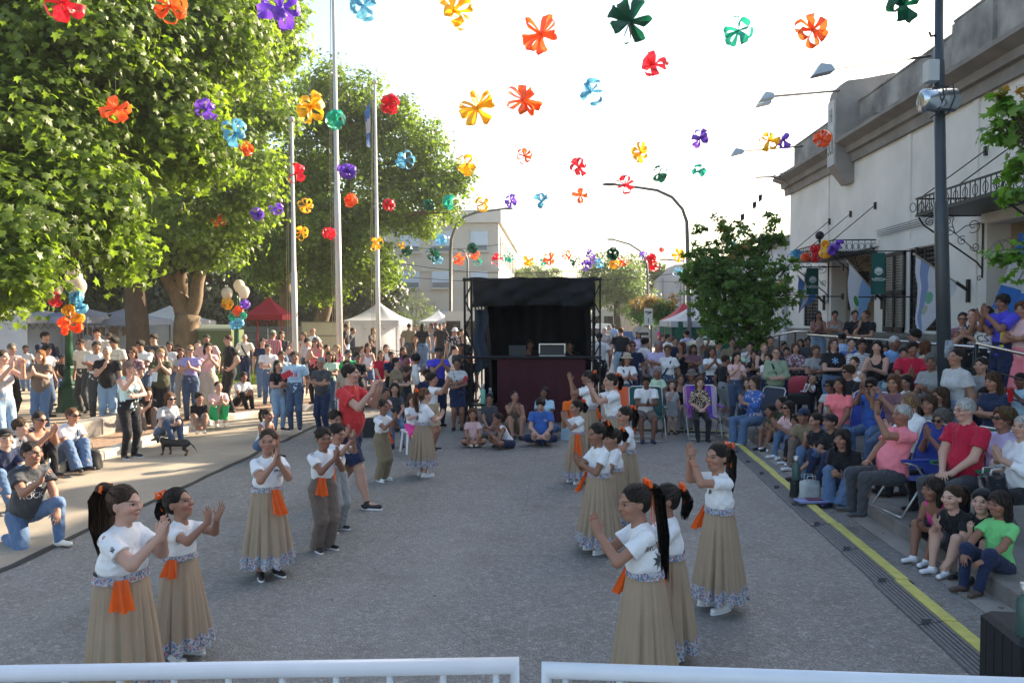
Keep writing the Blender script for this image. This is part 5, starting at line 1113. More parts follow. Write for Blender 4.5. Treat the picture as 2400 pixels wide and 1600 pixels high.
r = empty('loudspeaker', (at_y(878, 800, 24.5).x, 24.5, .1), R(10), 'dark box loudspeaker on the ground beside the right flagpole', 'loudspeaker'); MB().bbox(-.26, .26, -.22, .22, 0, .78, .02).build('cabinet', mat('speaker_box', (.04, .04, .042), .6), r)
mb = MB(); [mb.box(-.2, .2, -.232, -.222, .1 + k * .12, .16 + k * .12) for k in range(5)]; mb.build('grille', mat('speaker_grille', (.10, .10, .10), .5), r)
r = empty('grill_table', (at_y(842, 800, 29).x, 29, .1), 0, 'dark metal barbecue table in front of the large white gazebo', 'table'); MB().bbox(-.8, .8, -.3, .3, .82, 1.05, .02).build('tray', IRON, r)
for x in (-.7, .7):
    for y_ in (-.25, .25): MB().tube([(x, y_, 0), (x, y_, .82)], .02, 5).build('leg', IRON, r)
r = empty('notice_board', (at_y(762, 800, 31).x, 31, .1), 0, 'cream paper covered board stand behind the flagpoles', 'board'); mb = MB(); mb.box(-.95, .95, 0, .04, .35, 2.0); mb.build('panel', mat('cream_board', (.60, .54, .40), .8, nscale=1.5, namp=.12), r)
mb = MB(); [mb.box(-.97, .97, -.02, -.001, z, z + .05) for z in (.35, .85, 1.4, 1.96)]; [mb.box(x, x + .05, -.021, .06, 0, 2.0) for x in (-1.0, .95)]; mb.build('frame', mat('board_frame', (.3, .26, .2), .7), r)
r = empty('fence', (at_y(620, 790, 33).x, 33.5, .1), 0, 'grey slatted hoarding panels behind the red gazebo', 'fence')
for k in range(5): mb = MB(); [mb.box(-2.6 + k * 1.3, -1.34 + k * 1.3, 0, .03, z * .3, z * .3 + .28) for z in range(6)]; mb.build('panel', mat('hoarding', (.20, .22, .24), .7, nscale=2, namp=.15), r)
# vans
def van(label, px, y, rz, w_=1.95, h=2.5, ln=5.0, c=(.62, .60, .55), z=0):
    b = at_y(px, 800, y); r = empty('parked_van', (b.x, y, z), rz, label, 'van', 'vans parked down the street'); a = w_ / 2; VB = mat('van_paint' + str(c), c, .3, nscale=1, namp=.04)
    sec = [(-a, .35), (-a * 1.0, 1.2), (-a * .96, h * .8), (-a * .8, h), (a * .8, h), (a * .96, h * .8), (a, 1.2), (a, .35)]
    mb = MB(); mb.poly([(x, 0, z_) for x, z_ in sec], (0, ln, 0)); mb.build('body', VB, r)
    for s in (-1, 1): mb = MB(); mb.box(s * a * .48 - a * .36, s * a * .48 + a * .36, -.012, -.002, h * .52, h * .82); mb.build('rear_window', GLS, r); mb = MB(); mb.box(s * a * .9 - .07, s * a * .9 + .07, -.02, -.002, .75, 1.15); mb.build('tail_light', mat('tail_red', (.4, .02, .02), .3), r)
    mb = MB(); mb.box(-a * .95, a * .95, -.09, -.003, .35, .55); mb.build('bumper', mat('bumper_grey', (.12, .12, .12), .6), r); mb = MB(); mb.box(-.25, .25, -.1, -.091, .4, .5); mb.build('number_plate', mat('plate', (.5, .5, .48), .5), r)
    for s in (-1, 1):
        for y_ in (.9, ln - .9): mb = MB(); mb.tube([(s * a - s * .2, y_, .34), (s * a + s * .01, y_, .34)], .34, 16); mb.build('wheel', RUBBER, r, False, None, (.02, .02, .02))
    for s in (-1, 1): mb = MB(); mb.box(s * (a * .985 + .004) - .004, s * (a * .985 + .004) + .004, .6, ln - 1, h * .52, h * .76); mb.build('side_window', GLS, r)
    return r
van('cream minibus seen from behind left of the booth', 1085, 36, R(2), 1.95, 2.55)
van('white high van parked far right of the booth', 1412, 62, R(-1), 2.0, 2.8)
van('small white van in front of the high one far down the street', 1408, 54, R(-1), 1.75, 1.75, 4.2, (.66, .66, .64))
# signs on the right
def sign_post(label, px, y, ph, kind):
    b = at_y(px, 800, y); r = empty('sign_post', (b.x, y, .15), 0, label, 'sign'); MB().tube([(0, 0, 0), (0, 0, ph)], .035, 8).build('post', mat('old_wood', (.12, .11, .10), .8), r)
    if kind == 'round':
        mb = MB(); mb.tube([(0, -.06, ph - .4), (0, -.04, ph - .4)], .33, 22); mb.build('disc', mat('sign_rim', (.4, .38, .36), .5), r); MB().tube([(0, -.065, ph - .4), (0, -.061, ph - .4)], .27, 22).build('face', mat('sign_cream', (.55, .52, .45), .6), r); mb = MB(); mb.box(-.18, .18, -.072, -.066, ph - .46, ph - .34); mb.build('bar', mat('sign_bar', (.06, .06, .06), .6), r)
    else:
        mb = MB(); mb.box(-.30, .05, -.06, -.04, ph - .75, ph - .02); p_ = mb.build('plate', mat('sign_pale', (.60, .60, .58), .6), r); Mx = Matrix.Translation((-.125, -.063, ph - .56)) @ Matrix.Rotation(R(90), 4, 'X'); text_at('lettering', '1', .32, mat('sign_bar', (.06, .06, .06)), p_, Mx)
        mb = MB(); mb.poly([(-.28, -.062, ph - .15), (.02, -.062, ph - .15), (.02, -.062, ph - .22), (-.18, -.062, ph - .30), (-.2, -.062, ph - .26), (-.1, -.062, ph - .21), (-.28, -.062, ph - .21)], (0, .001, 0)); mb.build('arrow', mat('sign_bar'), p_)
sign_post('white plate sign with a symbol on a thin post beyond the seated crowd', 1526, 33, 2.5, 'plate')
sign_post('round cream no entry style sign near the blue stall', 1510, 35, 1.75, 'round')
sign_post('second round pale sign seen left of the first', 1498, 37, 1.75, 'round')
r = empty('stall_counter', (at_y(1487, 800, 40).x, 40, .15), 0, 'blue fronted stall counter down the right pavement', 'stall'); MB().bbox(-.7, .7, 0, .8, .75, 1.35, .02).build('panel', mat('stall_blue', (.06, .15, .34), .6), r); MB().bbox(-.72, .72, -.02, .8, 0, .74, .02).build('base', mat('stall_brown', (.16, .06, .05), .7), r)
# ---------------- people ----------------
def skin_material():
    m, t, b = _nt('skin')
    oi = N(t, 'ShaderNodeObjectInfo'); base = oi.outputs['Color']
    at = N(t, 'ShaderNodeAttribute', attribute_name='hc'); sp = N(t, 'ShaderNodeSeparateXYZ'); L(t, at.outputs['Vector'], sp.inputs[0])
    x, y, z = sp.outputs; ax = mth(t, 'ABSOLUTE', x)
    front = mth(t, 'GREATER_THAN', y, .22); eyef = mth(t, 'GREATER_THAN', y, .36)
    def ellm(cx, cz, rx, rz, soft=.15, fr=None):
        a = mth(t, 'DIVIDE', mth(t, 'SUBTRACT', ax, cx), rx); c = mth(t, 'DIVIDE', mth(t, 'SUBTRACT', z, cz), rz)
        d = mth(t, 'ADD', mth(t, 'MULTIPLY', a, a), mth(t, 'MULTIPLY', c, c))
        k = N(t, 'ShaderNodeMapRange'); L(t, d, k.inputs[0]); k.inputs[1].default_value = 1 - soft; k.inputs[2].default_value = 1 + soft; k.inputs[3].default_value = 1; k.inputs[4].default_value = 0
        return mth(t, 'MULTIPLY', k.outputs[0], fr or front)
    co = coords(t); f = noise(t, co, 9, 4)
    col = mixc(t, mth(t, 'MULTIPLY', f, .25), base, (.32, .10, .07))
    col = mixc(t, mth(t, 'MULTIPLY', ellm(.22, .36, .14, .13, .9), .22), col, (.55, .16, .12))
    col = mixc(t, mth(t, 'MULTIPLY', ellm(0, .245, .125, .04, .3), .65), col, (.42, .12, .11))
    col = mixc(t, mth(t, 'MULTIPLY', ellm(0, .247, .12, .007, .6), .7), col, (.08, .02, .02))
    col = mixc(t, mth(t, 'MULTIPLY', ellm(.16, .515, .10, .05, .6), .3), col, (.12, .05, .035))
    col = mixc(t, mth(t, 'MULTIPLY', ellm(.16, .52, .064, .023, .15, eyef), .8), col, (.42, .36, .33))
    col = mixc(t, ellm(.155, .522, .029, .03), col, (.015, .008, .005))
    col = mixc(t, mth(t, 'MULTIPLY', ellm(.16, .551, .075, .011, .4), .85), col, (.02, .01, .008))
    col = mixc(t, mth(t, 'MULTIPLY', ellm(.175, .625, .10, .02, .6), .75), col, (.03, .018, .012))
    col = mixc(t, mth(t, 'MULTIPLY', ellm(.035, .365, .016, .010, .5), .7), col, (.10, .03, .02))
    L(t, col, b.inputs['Base Color']); b.inputs['Roughness'].default_value = .58
    b.inputs['Subsurface Weight'].default_value = .0; b.inputs['Specular IOR Level'].default_value = .35
    bump(t, b, noise(t, co, 120, 3), .12, .003)
    return m
def cloth_material(kind):
    key = 'cloth_' + kind
    if key in MATS: return MATS[key]
    m, t, b = _nt(key); oi = N(t, 'ShaderNodeObjectInfo'); base = oi.outputs['Color']; co = coords(t)
    sp = N(t, 'ShaderNodeSeparateXYZ'); L(t, co, sp.inputs[0]); f = noise(t, co, 6, 4)
    k = mth(t, 'MULTIPLY_ADD', f, .22, .89); cm = N(t, 'ShaderNodeCombineColor'); [L(t, k, cm.inputs[i]) for i in range(3)]
    col = mixc(t, 1.0, base, cm.outputs[0], 'MULTIPLY')
    def wav(s, thr): return mth(t, 'GREATER_THAN', mth(t, 'SINE', mth(t, 'MULTIPLY', s, thr[0])), thr[1])
    if kind == 'stripe': col = mixc(t, wav(sp.outputs[2], (210, .2)), col, (.02, .03, .08))
    if kind == 'softstripe': col = mixc(t, mth(t, 'MULTIPLY', wav(sp.outputs[2], (150, .5)), .5), col, (.05, .1, .5))
    if kind == 'plaid':
        a = wav(sp.outputs[2], (110, .72)); c = wav(sp.outputs[0], (110, .72)); col = mixc(t, mth(t, 'MULTIPLY', mth(t, 'MAXIMUM', a, c), .8), col, (.6, .6, .62))
    if kind in ('floral', 'print', 'leopard', 'camo'):
        v = N(t, 'ShaderNodeTexVoronoi'); L(t, co, v.inputs['Vector']); v.inputs['Scale'].default_value = {'floral': 105, 'print': 26, 'leopard': 55, 'camo': 14}[kind]
        sc = N(t, 'ShaderNodeSeparateColor'); L(t, v.outputs['Color'], sc.inputs[0])
        if kind == 'floral':
            cc = ramp(t, sc.outputs[0], [(0, (.45, .45, .48)), (.34, (.10, .17, .32)), (.48, (.42, .14, .13)), (.56, (.40, .41, .45)), (.74, (.14, .26, .26)), (.84, (.45, .25, .28)), (.92, (.16, .17, .33))]); cc.node.color_ramp.interpolation = 'CONSTANT'; col = cc
        elif kind == 'leopard': col = mixc(t, mth(t, 'GREATER_THAN', sc.outputs[0], .55), col, (.55, .42, .3))
        elif kind == 'camo': col = mixc(t, mth(t, 'GREATER_THAN', noise(t, co, 14, 3), .53), col, (.035, .035, .04))
        else: col = mixc(t, mth(t, 'GREATER_THAN', mth(t, 'ADD', sc.outputs[0], mth(t, 'MULTIPLY', f, .3)), .85), col, (.5, .42, .45))
    if kind == 'denim':
        f2 = noise(t, coords(t, 'Object', (1, 1, .35)), 14, 3); col = mixc(t, mth(t, 'MULTIPLY', f2, .35), col, (.25, .36, .5))
    L(t, col, b.inputs['Base Color']); b.inputs['Roughness'].default_value = .85; b.inputs['Specular IOR Level'].default_value = .2
    b.inputs['Sheen Weight'].default_value = .12
    n1 = noise(t, coords(t, 'Object', (1, 1, .6)), 16, 3, .5); n2 = noise(t, co, 300, 2)
    bump(t, b, mth(t, 'ADD', n1, mth(t, 'MULTIPLY', n2, .06)), 1.0, .022)
    MATS[key] = m; return m
def hair_material():
    m, t, b = _nt('hair'); oi = N(t, 'ShaderNodeObjectInfo'); co = coords(t, 'Object', (1, 1, .10)); f = noise(t, co, 85, 4, .7)
    k = mth(t, 'MULTIPLY_ADD', f, 3.2, -.75); cm = N(t, 'ShaderNodeCombineColor'); [L(t, k, cm.inputs[i]) for i in range(3)]
    L(t, mixc(t, 1.0, oi.outputs['Color'], cm.outputs[0], 'MULTIPLY'), b.inputs['Base Color'])
    b.inputs['Roughness'].default_value = .55; b.inputs['Specular IOR Level'].default_value = .3
    bump(t, b, f, 1.0, .03); return m
SKIN = skin_material(); HAIR = hair_material()
DARKGLASS = mat('dark_lens', (.01, .01, .012), rough=.08, spec=.8)

TONE = dict(l=(.50, .30, .22), m=(.37, .205, .14), t=(.27, .14, .09), d=(.16, .08, .05), p=(.56, .35, .27))
HC = dict(k=(.02, .014, .011), b=(.05, .026, .014), m=(.09, .045, .02), r=(.13, .05, .02), y=(.34, .21, .09), g=(.32, .32, .33), w=(.6, .6, .6), s=(.16, .15, .14), o=(.28, .11, .03))
C = dict(white=(.80, .81, .84), black=(.018, .018, .022), navy=(.02, .03, .075), jean=(.07, .13, .26), ljean=(.25, .36, .50), djean=(.03, .05, .11), grey=(.30, .31, .32), dgrey=(.06, .065, .075), lgrey=(.5, .51, .53),
         red=(.55, .04, .045), crim=(.45, .015, .05), pink=(.85, .24, .30), hot=(.80, .06, .30), lpink=(.72, .48, .48), salmon=(.75, .17, .22), coral=(.95, .22, .25), lav=(.36, .34, .70), lilac=(.58, .52, .78), royal=(.08, .07, .62), blue=(.05, .13, .42), sky=(.22, .42, .75), lblue=(.45, .66, .82),
         aqua=(.55, .78, .80), green=(.03, .42, .14), lime=(.20, .62, .22), mint=(.55, .75, .55), sage=(.26, .33, .23), olive=(.07, .075, .045), khaki=(.24, .19, .12), beige=(.50, .42, .33), cream=(.72, .68, .60), brown=(.10, .065, .05), mauve=(.20, .10, .13), purple=(.25, .08, .35), orange=(.9, .17, .02), taupe=(.17, .13, .11), tan=(.42, .34, .24), yellow=(.75, .6, .05))
def rotM(axis, deg): return np.array(Matrix.Rotation(R(deg), 3, Vector(axis)))
def ik(a, b, l1, l2, pole):
    d = b - a; D = np.linalg.norm(d); mx = (l1 + l2) * .995
    if D > mx: b = a + d / D * mx; D = mx
    dn = (b - a) / D; x = (l1 * l1 - l2 * l2 + D * D) / (2 * D); h = math.sqrt(max(0, l1 * l1 - x * x))
    p = np.asarray(pole, float); p = p - dn * (p @ dn); return a + dn * x + nrm(p) * h, b
ARMS = {  # wrist (out, fwd, up) in body heights from the shoulder line; finger dir; palm dir (out, fwd, up); curl; elbow pole
    'clap': ((.012, .20, -.10), (-.05, .40, .9), (-1, .1, 0), .12, (.8, -.3, -1)),
    'claplo': ((.012, .19, -.17), (-.05, .75, .6), (-1, .1, 0), .15, (.8, -.3, -1)),
    'clapface': ((.012, .20, -.01), (-.05, .25, .95), (-1, .1, 0), .12, (.6, -.1, -1)),
    'claphi': ((.014, .21, .07), (-.05, .25, .95), (-1, .15, 0), .1, (.5, .1, -1)),
    'clapup': ((.014, .19, .15), (-.06, .12, .95), (-1, .15, 0), .1, (.35, .3, -1)),
    'open': ((.035, .23, .03), (.25, .3, .9), (-.8, .1, .3), .0, (.7, .0, -1)),
    'cross': ((-.075, .105, -.135), (-1, .02, .12), (0, -1, 0), .3, (1, .1, -.7)),
    'down': ((.15, .02, -.31), (0, .12, -1), (-1, 0, 0), .25, (.3, -1, 0)),
    'phone': ((.05, .22, .01), (-.1, .15, 1), (-.8, .4, 0), .75, (.4, -.1, -1)),
    'phonelow': ((.03, .19, -.14), (-.2, .6, .6), (-.6, 0, .6), .7, (.5, -.2, -1)),
    'reach': ((.10, .26, -.0), (0, .3, 1), (-1, .2, 0), .7, (.4, 0, -1)),
    'lap': ((.03, .17, -.255), (-.6, .6, -.1), (-.2, 0, -1), .3, (1, -.4, -.3)),
    'hips': ((.115, .03, -.25), (-.6, .5, -.4), (-1, 0, 0), .5, (1, -.6, 0)),
    'chin': ((.02, .13, -.045), (-.1, .05, 1), (-.3, -1, .2), .7, (.4, .3, -1)),
    'knees': ((.07, .25, -.24), (-.4, .7, -.4), (-.2, 0, -1), .3, (1, -.2, -.2)),
    'rail': ((.05, .22, -.20), (-.5, .8, .1), (0, 0, -1), .4, (1, -.3, -.4)),
    'belly': ((-.01, .125, -.19), (-1, .25, .0), (0, -1, 0), .25, (1, -.2, -.5)),
    'hold': ((-.02, .15, -.13), (-1, .5, .1), (0, -.6, .6), .4, (1, 0, -.8)),
    'eat': ((.012, .14, -.02), (-.3, .1, .9), (-.6, -.6, 0), .8, (.5, .2, -1)),
}
LEGR = {'stand': (0, 1), 'walk': (0, 1), 'legs': (0, 1)}
def skeleton(H, q):
    S = {}; ch = H < 1.45; hh = .165 + .034 * H; S['hh'] = hh
    leg = q.get('legs', 'stand'); seat = q.get('seat', 0.45)
    T = (H - hh - .045 * H) - .5 * H; lth = .245 * H; lsh = .235 * H; ank = .04 * H; lean = q.get('lean', 0)
    if leg in ('stand', 'walk'): P = v3(0, 0, .5 * H)
    elif leg == 'sit': P = v3(0, 0, seat + .05 * H)
    elif leg in ('knees', 'cross'): P = v3(0, 0, q.get('seat', 0) + .055 * H)
    elif leg == 'kneel': P = v3(0, -.06 * H, .19 * H)
    if leg in ('stand', 'walk'): P = P + v3(0, -.02 * H * math.sin(R(lean)), 0)
    u = rotM((1, 0, 0), -lean) @ v3(0, 0, 1); side = q.get('side', 0)
    if side: u = rotM((0, 1, 0), side) @ u
    tw = q.get('twist', 0); r = rotM((0, 0, 1), -tw) @ v3(1, 0, 0); f = nrm(np.cross(u, r)); r = nrm(np.cross(f, u))
    S.update(P=P, u=u, f=f, r=r, T=T, H=H, w=q.get('w', 1.0))
    O = P + u * T; S['O'] = O
    sw = (.106 if q.get('sex', 'f') == 'm' else .090) * H * (1 if not ch else .93) * (.8 + .2 * q.get('w', 1.0)); S['sw'] = sw
    S['hip'] = [P + v3(s * .052 * H, 0, 0) for s in (1, -1)]
    an = []; poles = []
    sp = q.get('spread', 1.0)
    for s in (1, -1):
        if leg == 'stand': a = v3(s * .055 * H * sp, -.01 * H, ank); pl = (0, 1, 0)
        elif leg == 'walk': a = v3(s * .04 * H, .16 * H * s, ank + (0 if s > 0 else .02 * H)); pl = (0, 1, 0)
        elif leg == 'sit': a = v3(s * .065 * H * sp, (.25 + q.get('fwd', 0)) * H, ank); pl = (s * .25 * sp, 1, .8)
        elif leg == 'knees': a = v3(s * .05 * H, (.27 + q.get('fwd', 0)) * H, ank); pl = (s * .15, .3, 1)
        elif leg == 'cross': a = v3(-s * .07 * H, .17 * H, ank + .01 * H); pl = (s * 1.5, .6, .35)
        elif leg == 'kneel':
            if s > 0: a = v3(.06 * H, -.17 * H, ank * .8); pl = (.1, 1, -.6)
            else: a = v3(-.08 * H, .20 * H, ank); pl = (-.2, 1, .6)
        an.append(a); poles.append(pl)
    S['kn'] = []; S['an'] = []
    for i in (0, 1):
        k, a = ik(S['hip'][i], an[i], lth, lsh, poles[i]); S['kn'].append(k); S['an'].append(a)
    S['sh'] = [O + r * s * sw - u * .020 * H for s in (1, -1)]
    arms = q.get('arms', 'down'); arms = arms if isinstance(arms, tuple) else (arms, arms)   # (right, left)
    S['el'] = []; S['wr'] = []; S['hand'] = []
    for i, s in enumerate((1, -1)):
        A = ARMS[arms[i]] if isinstance(arms[i], str) else arms[i]
        fr = lambda v: r * v[0] * s + f * v[1] + u * v[2]
        jt = q.get('jit', [0] * 6); w0 = O + (fr(A[0]) + (r * 0 + f * jt[0] * .018 + u * jt[1] * .028)) * H + (u * .02 * H * i if arms[i] == 'cross' else 0) + (f * .03 * H * i if arms[i] in ('cross', 'belly') else 0)
        e, w0 = ik(S['sh'][i], w0, .165 * H, .15 * H, fr(A[4])); D = nrm(fr(A[1])); Nn = fr(A[2]); Nn = nrm(Nn - D * (Nn @ D))
        Th = np.cross(D, Nn) * s if True else 0
        S['el'].append(e); S['wr'].append(w0); S['hand'].append((D, Nn, nrm(Th), A[3]))
    # head
    hy_, hp = q.get('hy', 0), q.get('hp', 0); nb = O + u * .045 * H + f * .012 * H
    hf = rotM((0, 0, 1), -hy_) @ nrm(v3(f[0], f[1], 0) + 1e-6); hr = nrm(np.cross(hf, v3(0, 0, 1))); hf = np.array(Matrix.Rotation(R(hp), 3, Vector(hr))) @ hf
    hu = nrm(np.cross(hr, hf)); hs = q.get('ht', 0)
    if hs: Mx = np.array(Matrix.Rotation(R(hs), 3, Vector(hf))); hr = Mx @ hr; hu = Mx @ hu
    S.update(hr=hr, hf=hf, hu=hu, hc=nb - hu * .0 * hh + hf * .02 * hh, nb=nb)
    S['top'] = (S['hc'] + hu * hh * 1.0)[2] + .015
    return S
def hp_(S, x, y, z): return S['hc'] + (S['hr'] * x + S['hf'] * y + S['hu'] * z) * S['hh']
def hand_prims(S, i, H, h):
    D, Nn, Th, curl = S['hand'][i]; W = S['wr'][i]; hl = .108 * H; M = np.array([D, Th, Nn]); out = []
    fr = max(.043 * hl, .62 * h) ; kk = min(.006, .035 * hl)
    out.append(ell(W + D * .30 * hl, M, np.array([.30, .215, .095]) * hl, k=.06 * hl)); out.append(cone(W - D * .1 * hl, W + D * .12 * hl, .15 * hl, .15 * hl, k=.1 * hl, flat=(Nn, .75)))
    for j, (t, ln) in enumerate(((.155, .42), (.052, .48), (-.052, .45), (-.15, .34))):
        b = W + D * (.50 - .03 * abs(j - 1)) * hl + Th * t * hl; c = curl * 75 * (1 + .12 * j) + 6; ax = nrm(np.cross(D, Nn))
        d1 = nrm(np.array(Matrix.Rotation(R(c * .6), 3, Vector(ax))) @ D + Th * t * .9 * (1 - curl)); d2 = nrm(np.array(Matrix.Rotation(R(c * 1.5), 3, Vector(ax))) @ D + Th * t * .9 * (1 - curl))
        m = b + d1 * ln * .52 * hl; e = m + d2 * ln * .48 * hl
        out.append(cone(b, m, fr * 1.1, fr, k=kk)); out.append(cone(m, e, fr, fr * .82, k=kk * .5))
    b = W + D * .14 * hl + Th * .15 * hl; d1 = nrm(D * .62 + Th * .75 + Nn * .25 * (1 + curl)); m = b + d1 * .24 * hl; e = m + nrm(D * .85 + Th * .35 + Nn * curl * .8) * .2 * hl
    out.append(cone(b, m, fr * 1.45, fr * 1.15, k=kk * 2)); out.append(cone(m, e, fr * 1.15, fr * .9, k=kk))
    return out
def torso_prims(S, q, g=0.0, sh=True):
    H = S['H']; w = q.get('w', 1.0); P, u, f, r, T = S['P'], S['u'], S['f'], S['r'], S['T']; M = np.array([r, f, u]); fem = q.get('sex', 'f') == 'f'; ch = H < 1.45
    hipw = (.092 if fem and not ch else .083) * H * (.5 + .5 * w); k = .045 * H
    o = [ell(P + u * .03 * H - f * .01 * H, M, np.array([hipw, .066 * H * w, .075 * H]) + g, k=k),
         ell(P + u * T * .38 + f * .008 * H * w, M, np.array([.072 * H * w, .054 * H * w, .095 * H]) + g, k=k),
         ell(P + u * T * .74, M, np.array([.080 * H * (.5 + .5 * w), .055 * H * (.4 + .6 * w), .10 * H]) + g, k=k)]
    if w > 1.12 and not ch: o.append(ell(P + u * T * .33 + f * .035 * H * w, M, np.array([.07, .06, .075]) * H * (w - .1) + g, k=k))
    if fem and not ch:
        for s in (1, -1): o.append(ell(P + u * T * .70 + f * .048 * H * (.6 + .4 * w) + r * s * .04 * H, M, np.array([.036, .034, .036]) * H * w + g, k=.03 * H))
    if sh: o.append(cone(S['sh'][0] - r * .012 * H, S['sh'][1] + r * .012 * H, .026 * H * (.6 + .4 * w) + g, .026 * H * (.6 + .4 * w) + g, k=.035 * H)); o.append(cone(S['O'] - u * .01 * H, S['nb'], .045 * H + g * .5, .026 * H + g * .3, k=.03 * H))
    return o
def body_prims(S, q, h):
    H = S['H']; w = q.get('w', 1.0); wa = .55 + .45 * w; o = torso_prims(S, q); hh = S['hh']
    for i in (0, 1):
        o.append(cone(S['sh'][i], S['el'][i], .030 * H * wa, .0235 * H * wa, k=.02 * H)); o.append(cone(S['el'][i], S['wr'][i], .0245 * H * wa, .0165 * H, k=.012 * H))
        o += hand_prims(S, i, H, h)
        o.append(cone(S['hip'][i], S['kn'][i], .052 * H * wa, .034 * H * wa, k=.02 * H)); o.append(cone(S['kn'][i], S['an'][i], .034 * H * wa, .021 * H, k=.012 * H))
        kn, an = S['kn'][i], S['an'][i]; bk = np.cross(nrm(an - kn), S['r']); bk = bk if bk @ v3(0, -1, 0) > 0 else -bk
        o.append(ell(kn * .68 + an * .32 + bk * .012 * H, np.array([S['r'], nrm(np.cross(nrm(an - kn), S['r'])), nrm(an - kn)]), np.array([.031, .031, .07]) * H * wa, k=.02 * H))
        fd = foot_dir(S, i); o.append(cone(an + v3(0, 0, -.018 * H) - fd * .02 * H, an - v3(0, 0, .026 * H) + fd * .09 * H, .02 * H, .014 * H, k=.02 * H))
    o.append(cone(S['nb'] - S['u'] * .02 * H, hp_(S, 0, -.08, .25), .029 * H if H > 1.45 else .033 * H * .9, .027 * H, k=.02 * H))
    M = np.array([S['hr'], S['hf'], S['hu']]); fat = max(0, w - 1) * .6
    E = lambda x, y, z, rr, k=.1, op='u': ell(hp_(S, x, y, z), M, np.array(rr) * hh, k=k * hh, op=op)
    o += [E(0, -.02, .63, (.335, .40, .36)), E(0, .12, .40, (.27 * (1 + fat), .29, .33), .12), E(0, .22, .13, (.17 * (1 + fat), .17, .13), .14)]
    for s in (1, -1): o += [E(s * .17, .46, .53, (.085, .055, .05), .07, 's'), E(s * .19, .30, .40, (.12 * (1 + fat), .12, .11), .08), E(s * .335, -.02, .47, (.045, .085, .125), .03)]
    o += [cone(hp_(S, 0, .41, .56), hp_(S, 0, .485, .395), .03 * hh, .055 * hh, k=.05 * hh), E(0, .425, .395, (.085, .05, .04), .04),
          E(0, .405, .272, (.10, .045, .026), .04), E(0, .395, .222, (.08, .045, .026), .03), E(0, .40, .60, (.2, .05, .04), .08)]
    return o
def foot_dir(S, i):
    s = (1, -1)[i]; k = S['kn'][i] - S['hip'][i]; d = v3(k[0] * .6 + s * .15 * .3, max(k[1], .12) if abs(k[1]) > .01 else .2, 0); d = nrm(v3(s * .2, 1, 0)) if np.linalg.norm(k[:2]) < .08 * S['H'] else nrm(v3(k[0], max(k[1], 0.05), 0)); return d
def hair_prims(S, q):
    st = q.get('hair', 'short'); hh = S['hh']; M = np.array([S['hr'], S['hf'], S['hu']]); o = []
    E = lambda x, y, z, rr, k=.06, op='u', noise=0: ell(hp_(S, x, y, z), M, np.array(rr) * hh, k=k * hh, op=op, noise=noise)
    Cn = lambda a, b, ra, rb, k=.08, fl=None: cone(hp_(S, *a), hp_(S, *b), ra * hh, rb * hh, k=k * hh, flat=fl)
    vol = {'short': .035, 'buzz': .012, 'curly': .10, 'long': .05, 'pony': .02, 'bun': .02, 'bob': .07, 'mop': .075, 'braid': .02}.get(st, .03)
    nz = .012 if st == 'curly' else (.004 if st in ('mop', 'short') else 0)
    o.append(E(0, -.05, .66, (.345 + vol, .415 + vol, .365 + vol), noise=nz))
    if st in ('short', 'buzz', 'mop', 'curly'): o.append(E(0, -.22, .48, (.27, .21, .24), .1))
    else: o.append(E(0, -.2, .46, (.3, .24, .3), .1))
    if st == 'mop': o.append(E(0, .22, .90, (.27, .22, .13), .08, noise=.006))
    cut = .60 if st in ('short', 'buzz', 'curly') else .63
    if st in ('long', 'bob'):
        zb = -.05 if st == 'bob' else -.75 * q.get('hl', 1)
        for s in (1, -1):
            o.append(Cn((s * .27, -.08, .62), (s * .33, -.06, .1), .13, .14)); o.append(Cn((s * .33, -.06, .1), (s * .30, .05 if zb < -.3 else -.05, zb), .14, .07))
        o.append(Cn((0, -.30, .5), (0, -.32, max(zb, -.5)), .26, .22))
        if st == 'long': o.append(Cn((0, -.34, .0), (0, -.36, zb), .24, .15))
    o.append(E(0, .44, .34, (.285, .40, .40 if st != 'mop' else .38), .03, 's'))
    o.append(E(0, .50, .62, (.27, .26, .27), .03, 's') if st in ('pony', 'bun', 'braid') else E(0, .50, .60, (.24, .22, .24 if st != 'mop' else .12), .03, 's'))
    if st in ('short', 'buzz', 'mop'): o.append(E(0, .1, .12, (.6, .45, .27), .02, 's'))
    tail = []
    if st in ('pony', 'braid'):
        z0 = q.get('pz', .85); ln = q.get('pl', 1.5); sx = q.get('px', 0); pts = [(0, -.40, z0), (sx * .3, -.62, z0 - .03), (sx * .6, -.72, z0 - .3), (sx * .9, -.70, z0 - ln * .55), (sx, -.62, z0 - ln * .8), (sx, -.60, z0 - ln)]
        pt = q.get('pt', 1); rr = [x_ * pt for x_ in (.07, .13, .17, .175, .13, .04)] if st == 'pony' else [.06, .08, .08, .07, .06, .03]
        tail = [Cn(pts[i], pts[i + 1], rr[i], rr[i + 1], .04) for i in range(5)]
        tail += [Cn((sx * .6 + .05, -.70, z0 - .35), (sx + .10, -.58, z0 - ln * .9), .09, .03, .03), Cn((sx * .6 - .06, -.72, z0 - .35), (sx - .12, -.64, z0 - ln * .85), .09, .025, .03)] if st == 'pony' else []
    if st == 'bun': tail = [E(0, -.48, q.get('pz', .8), (.17, .15, .16), .05, noise=.008)]
    return o + tail
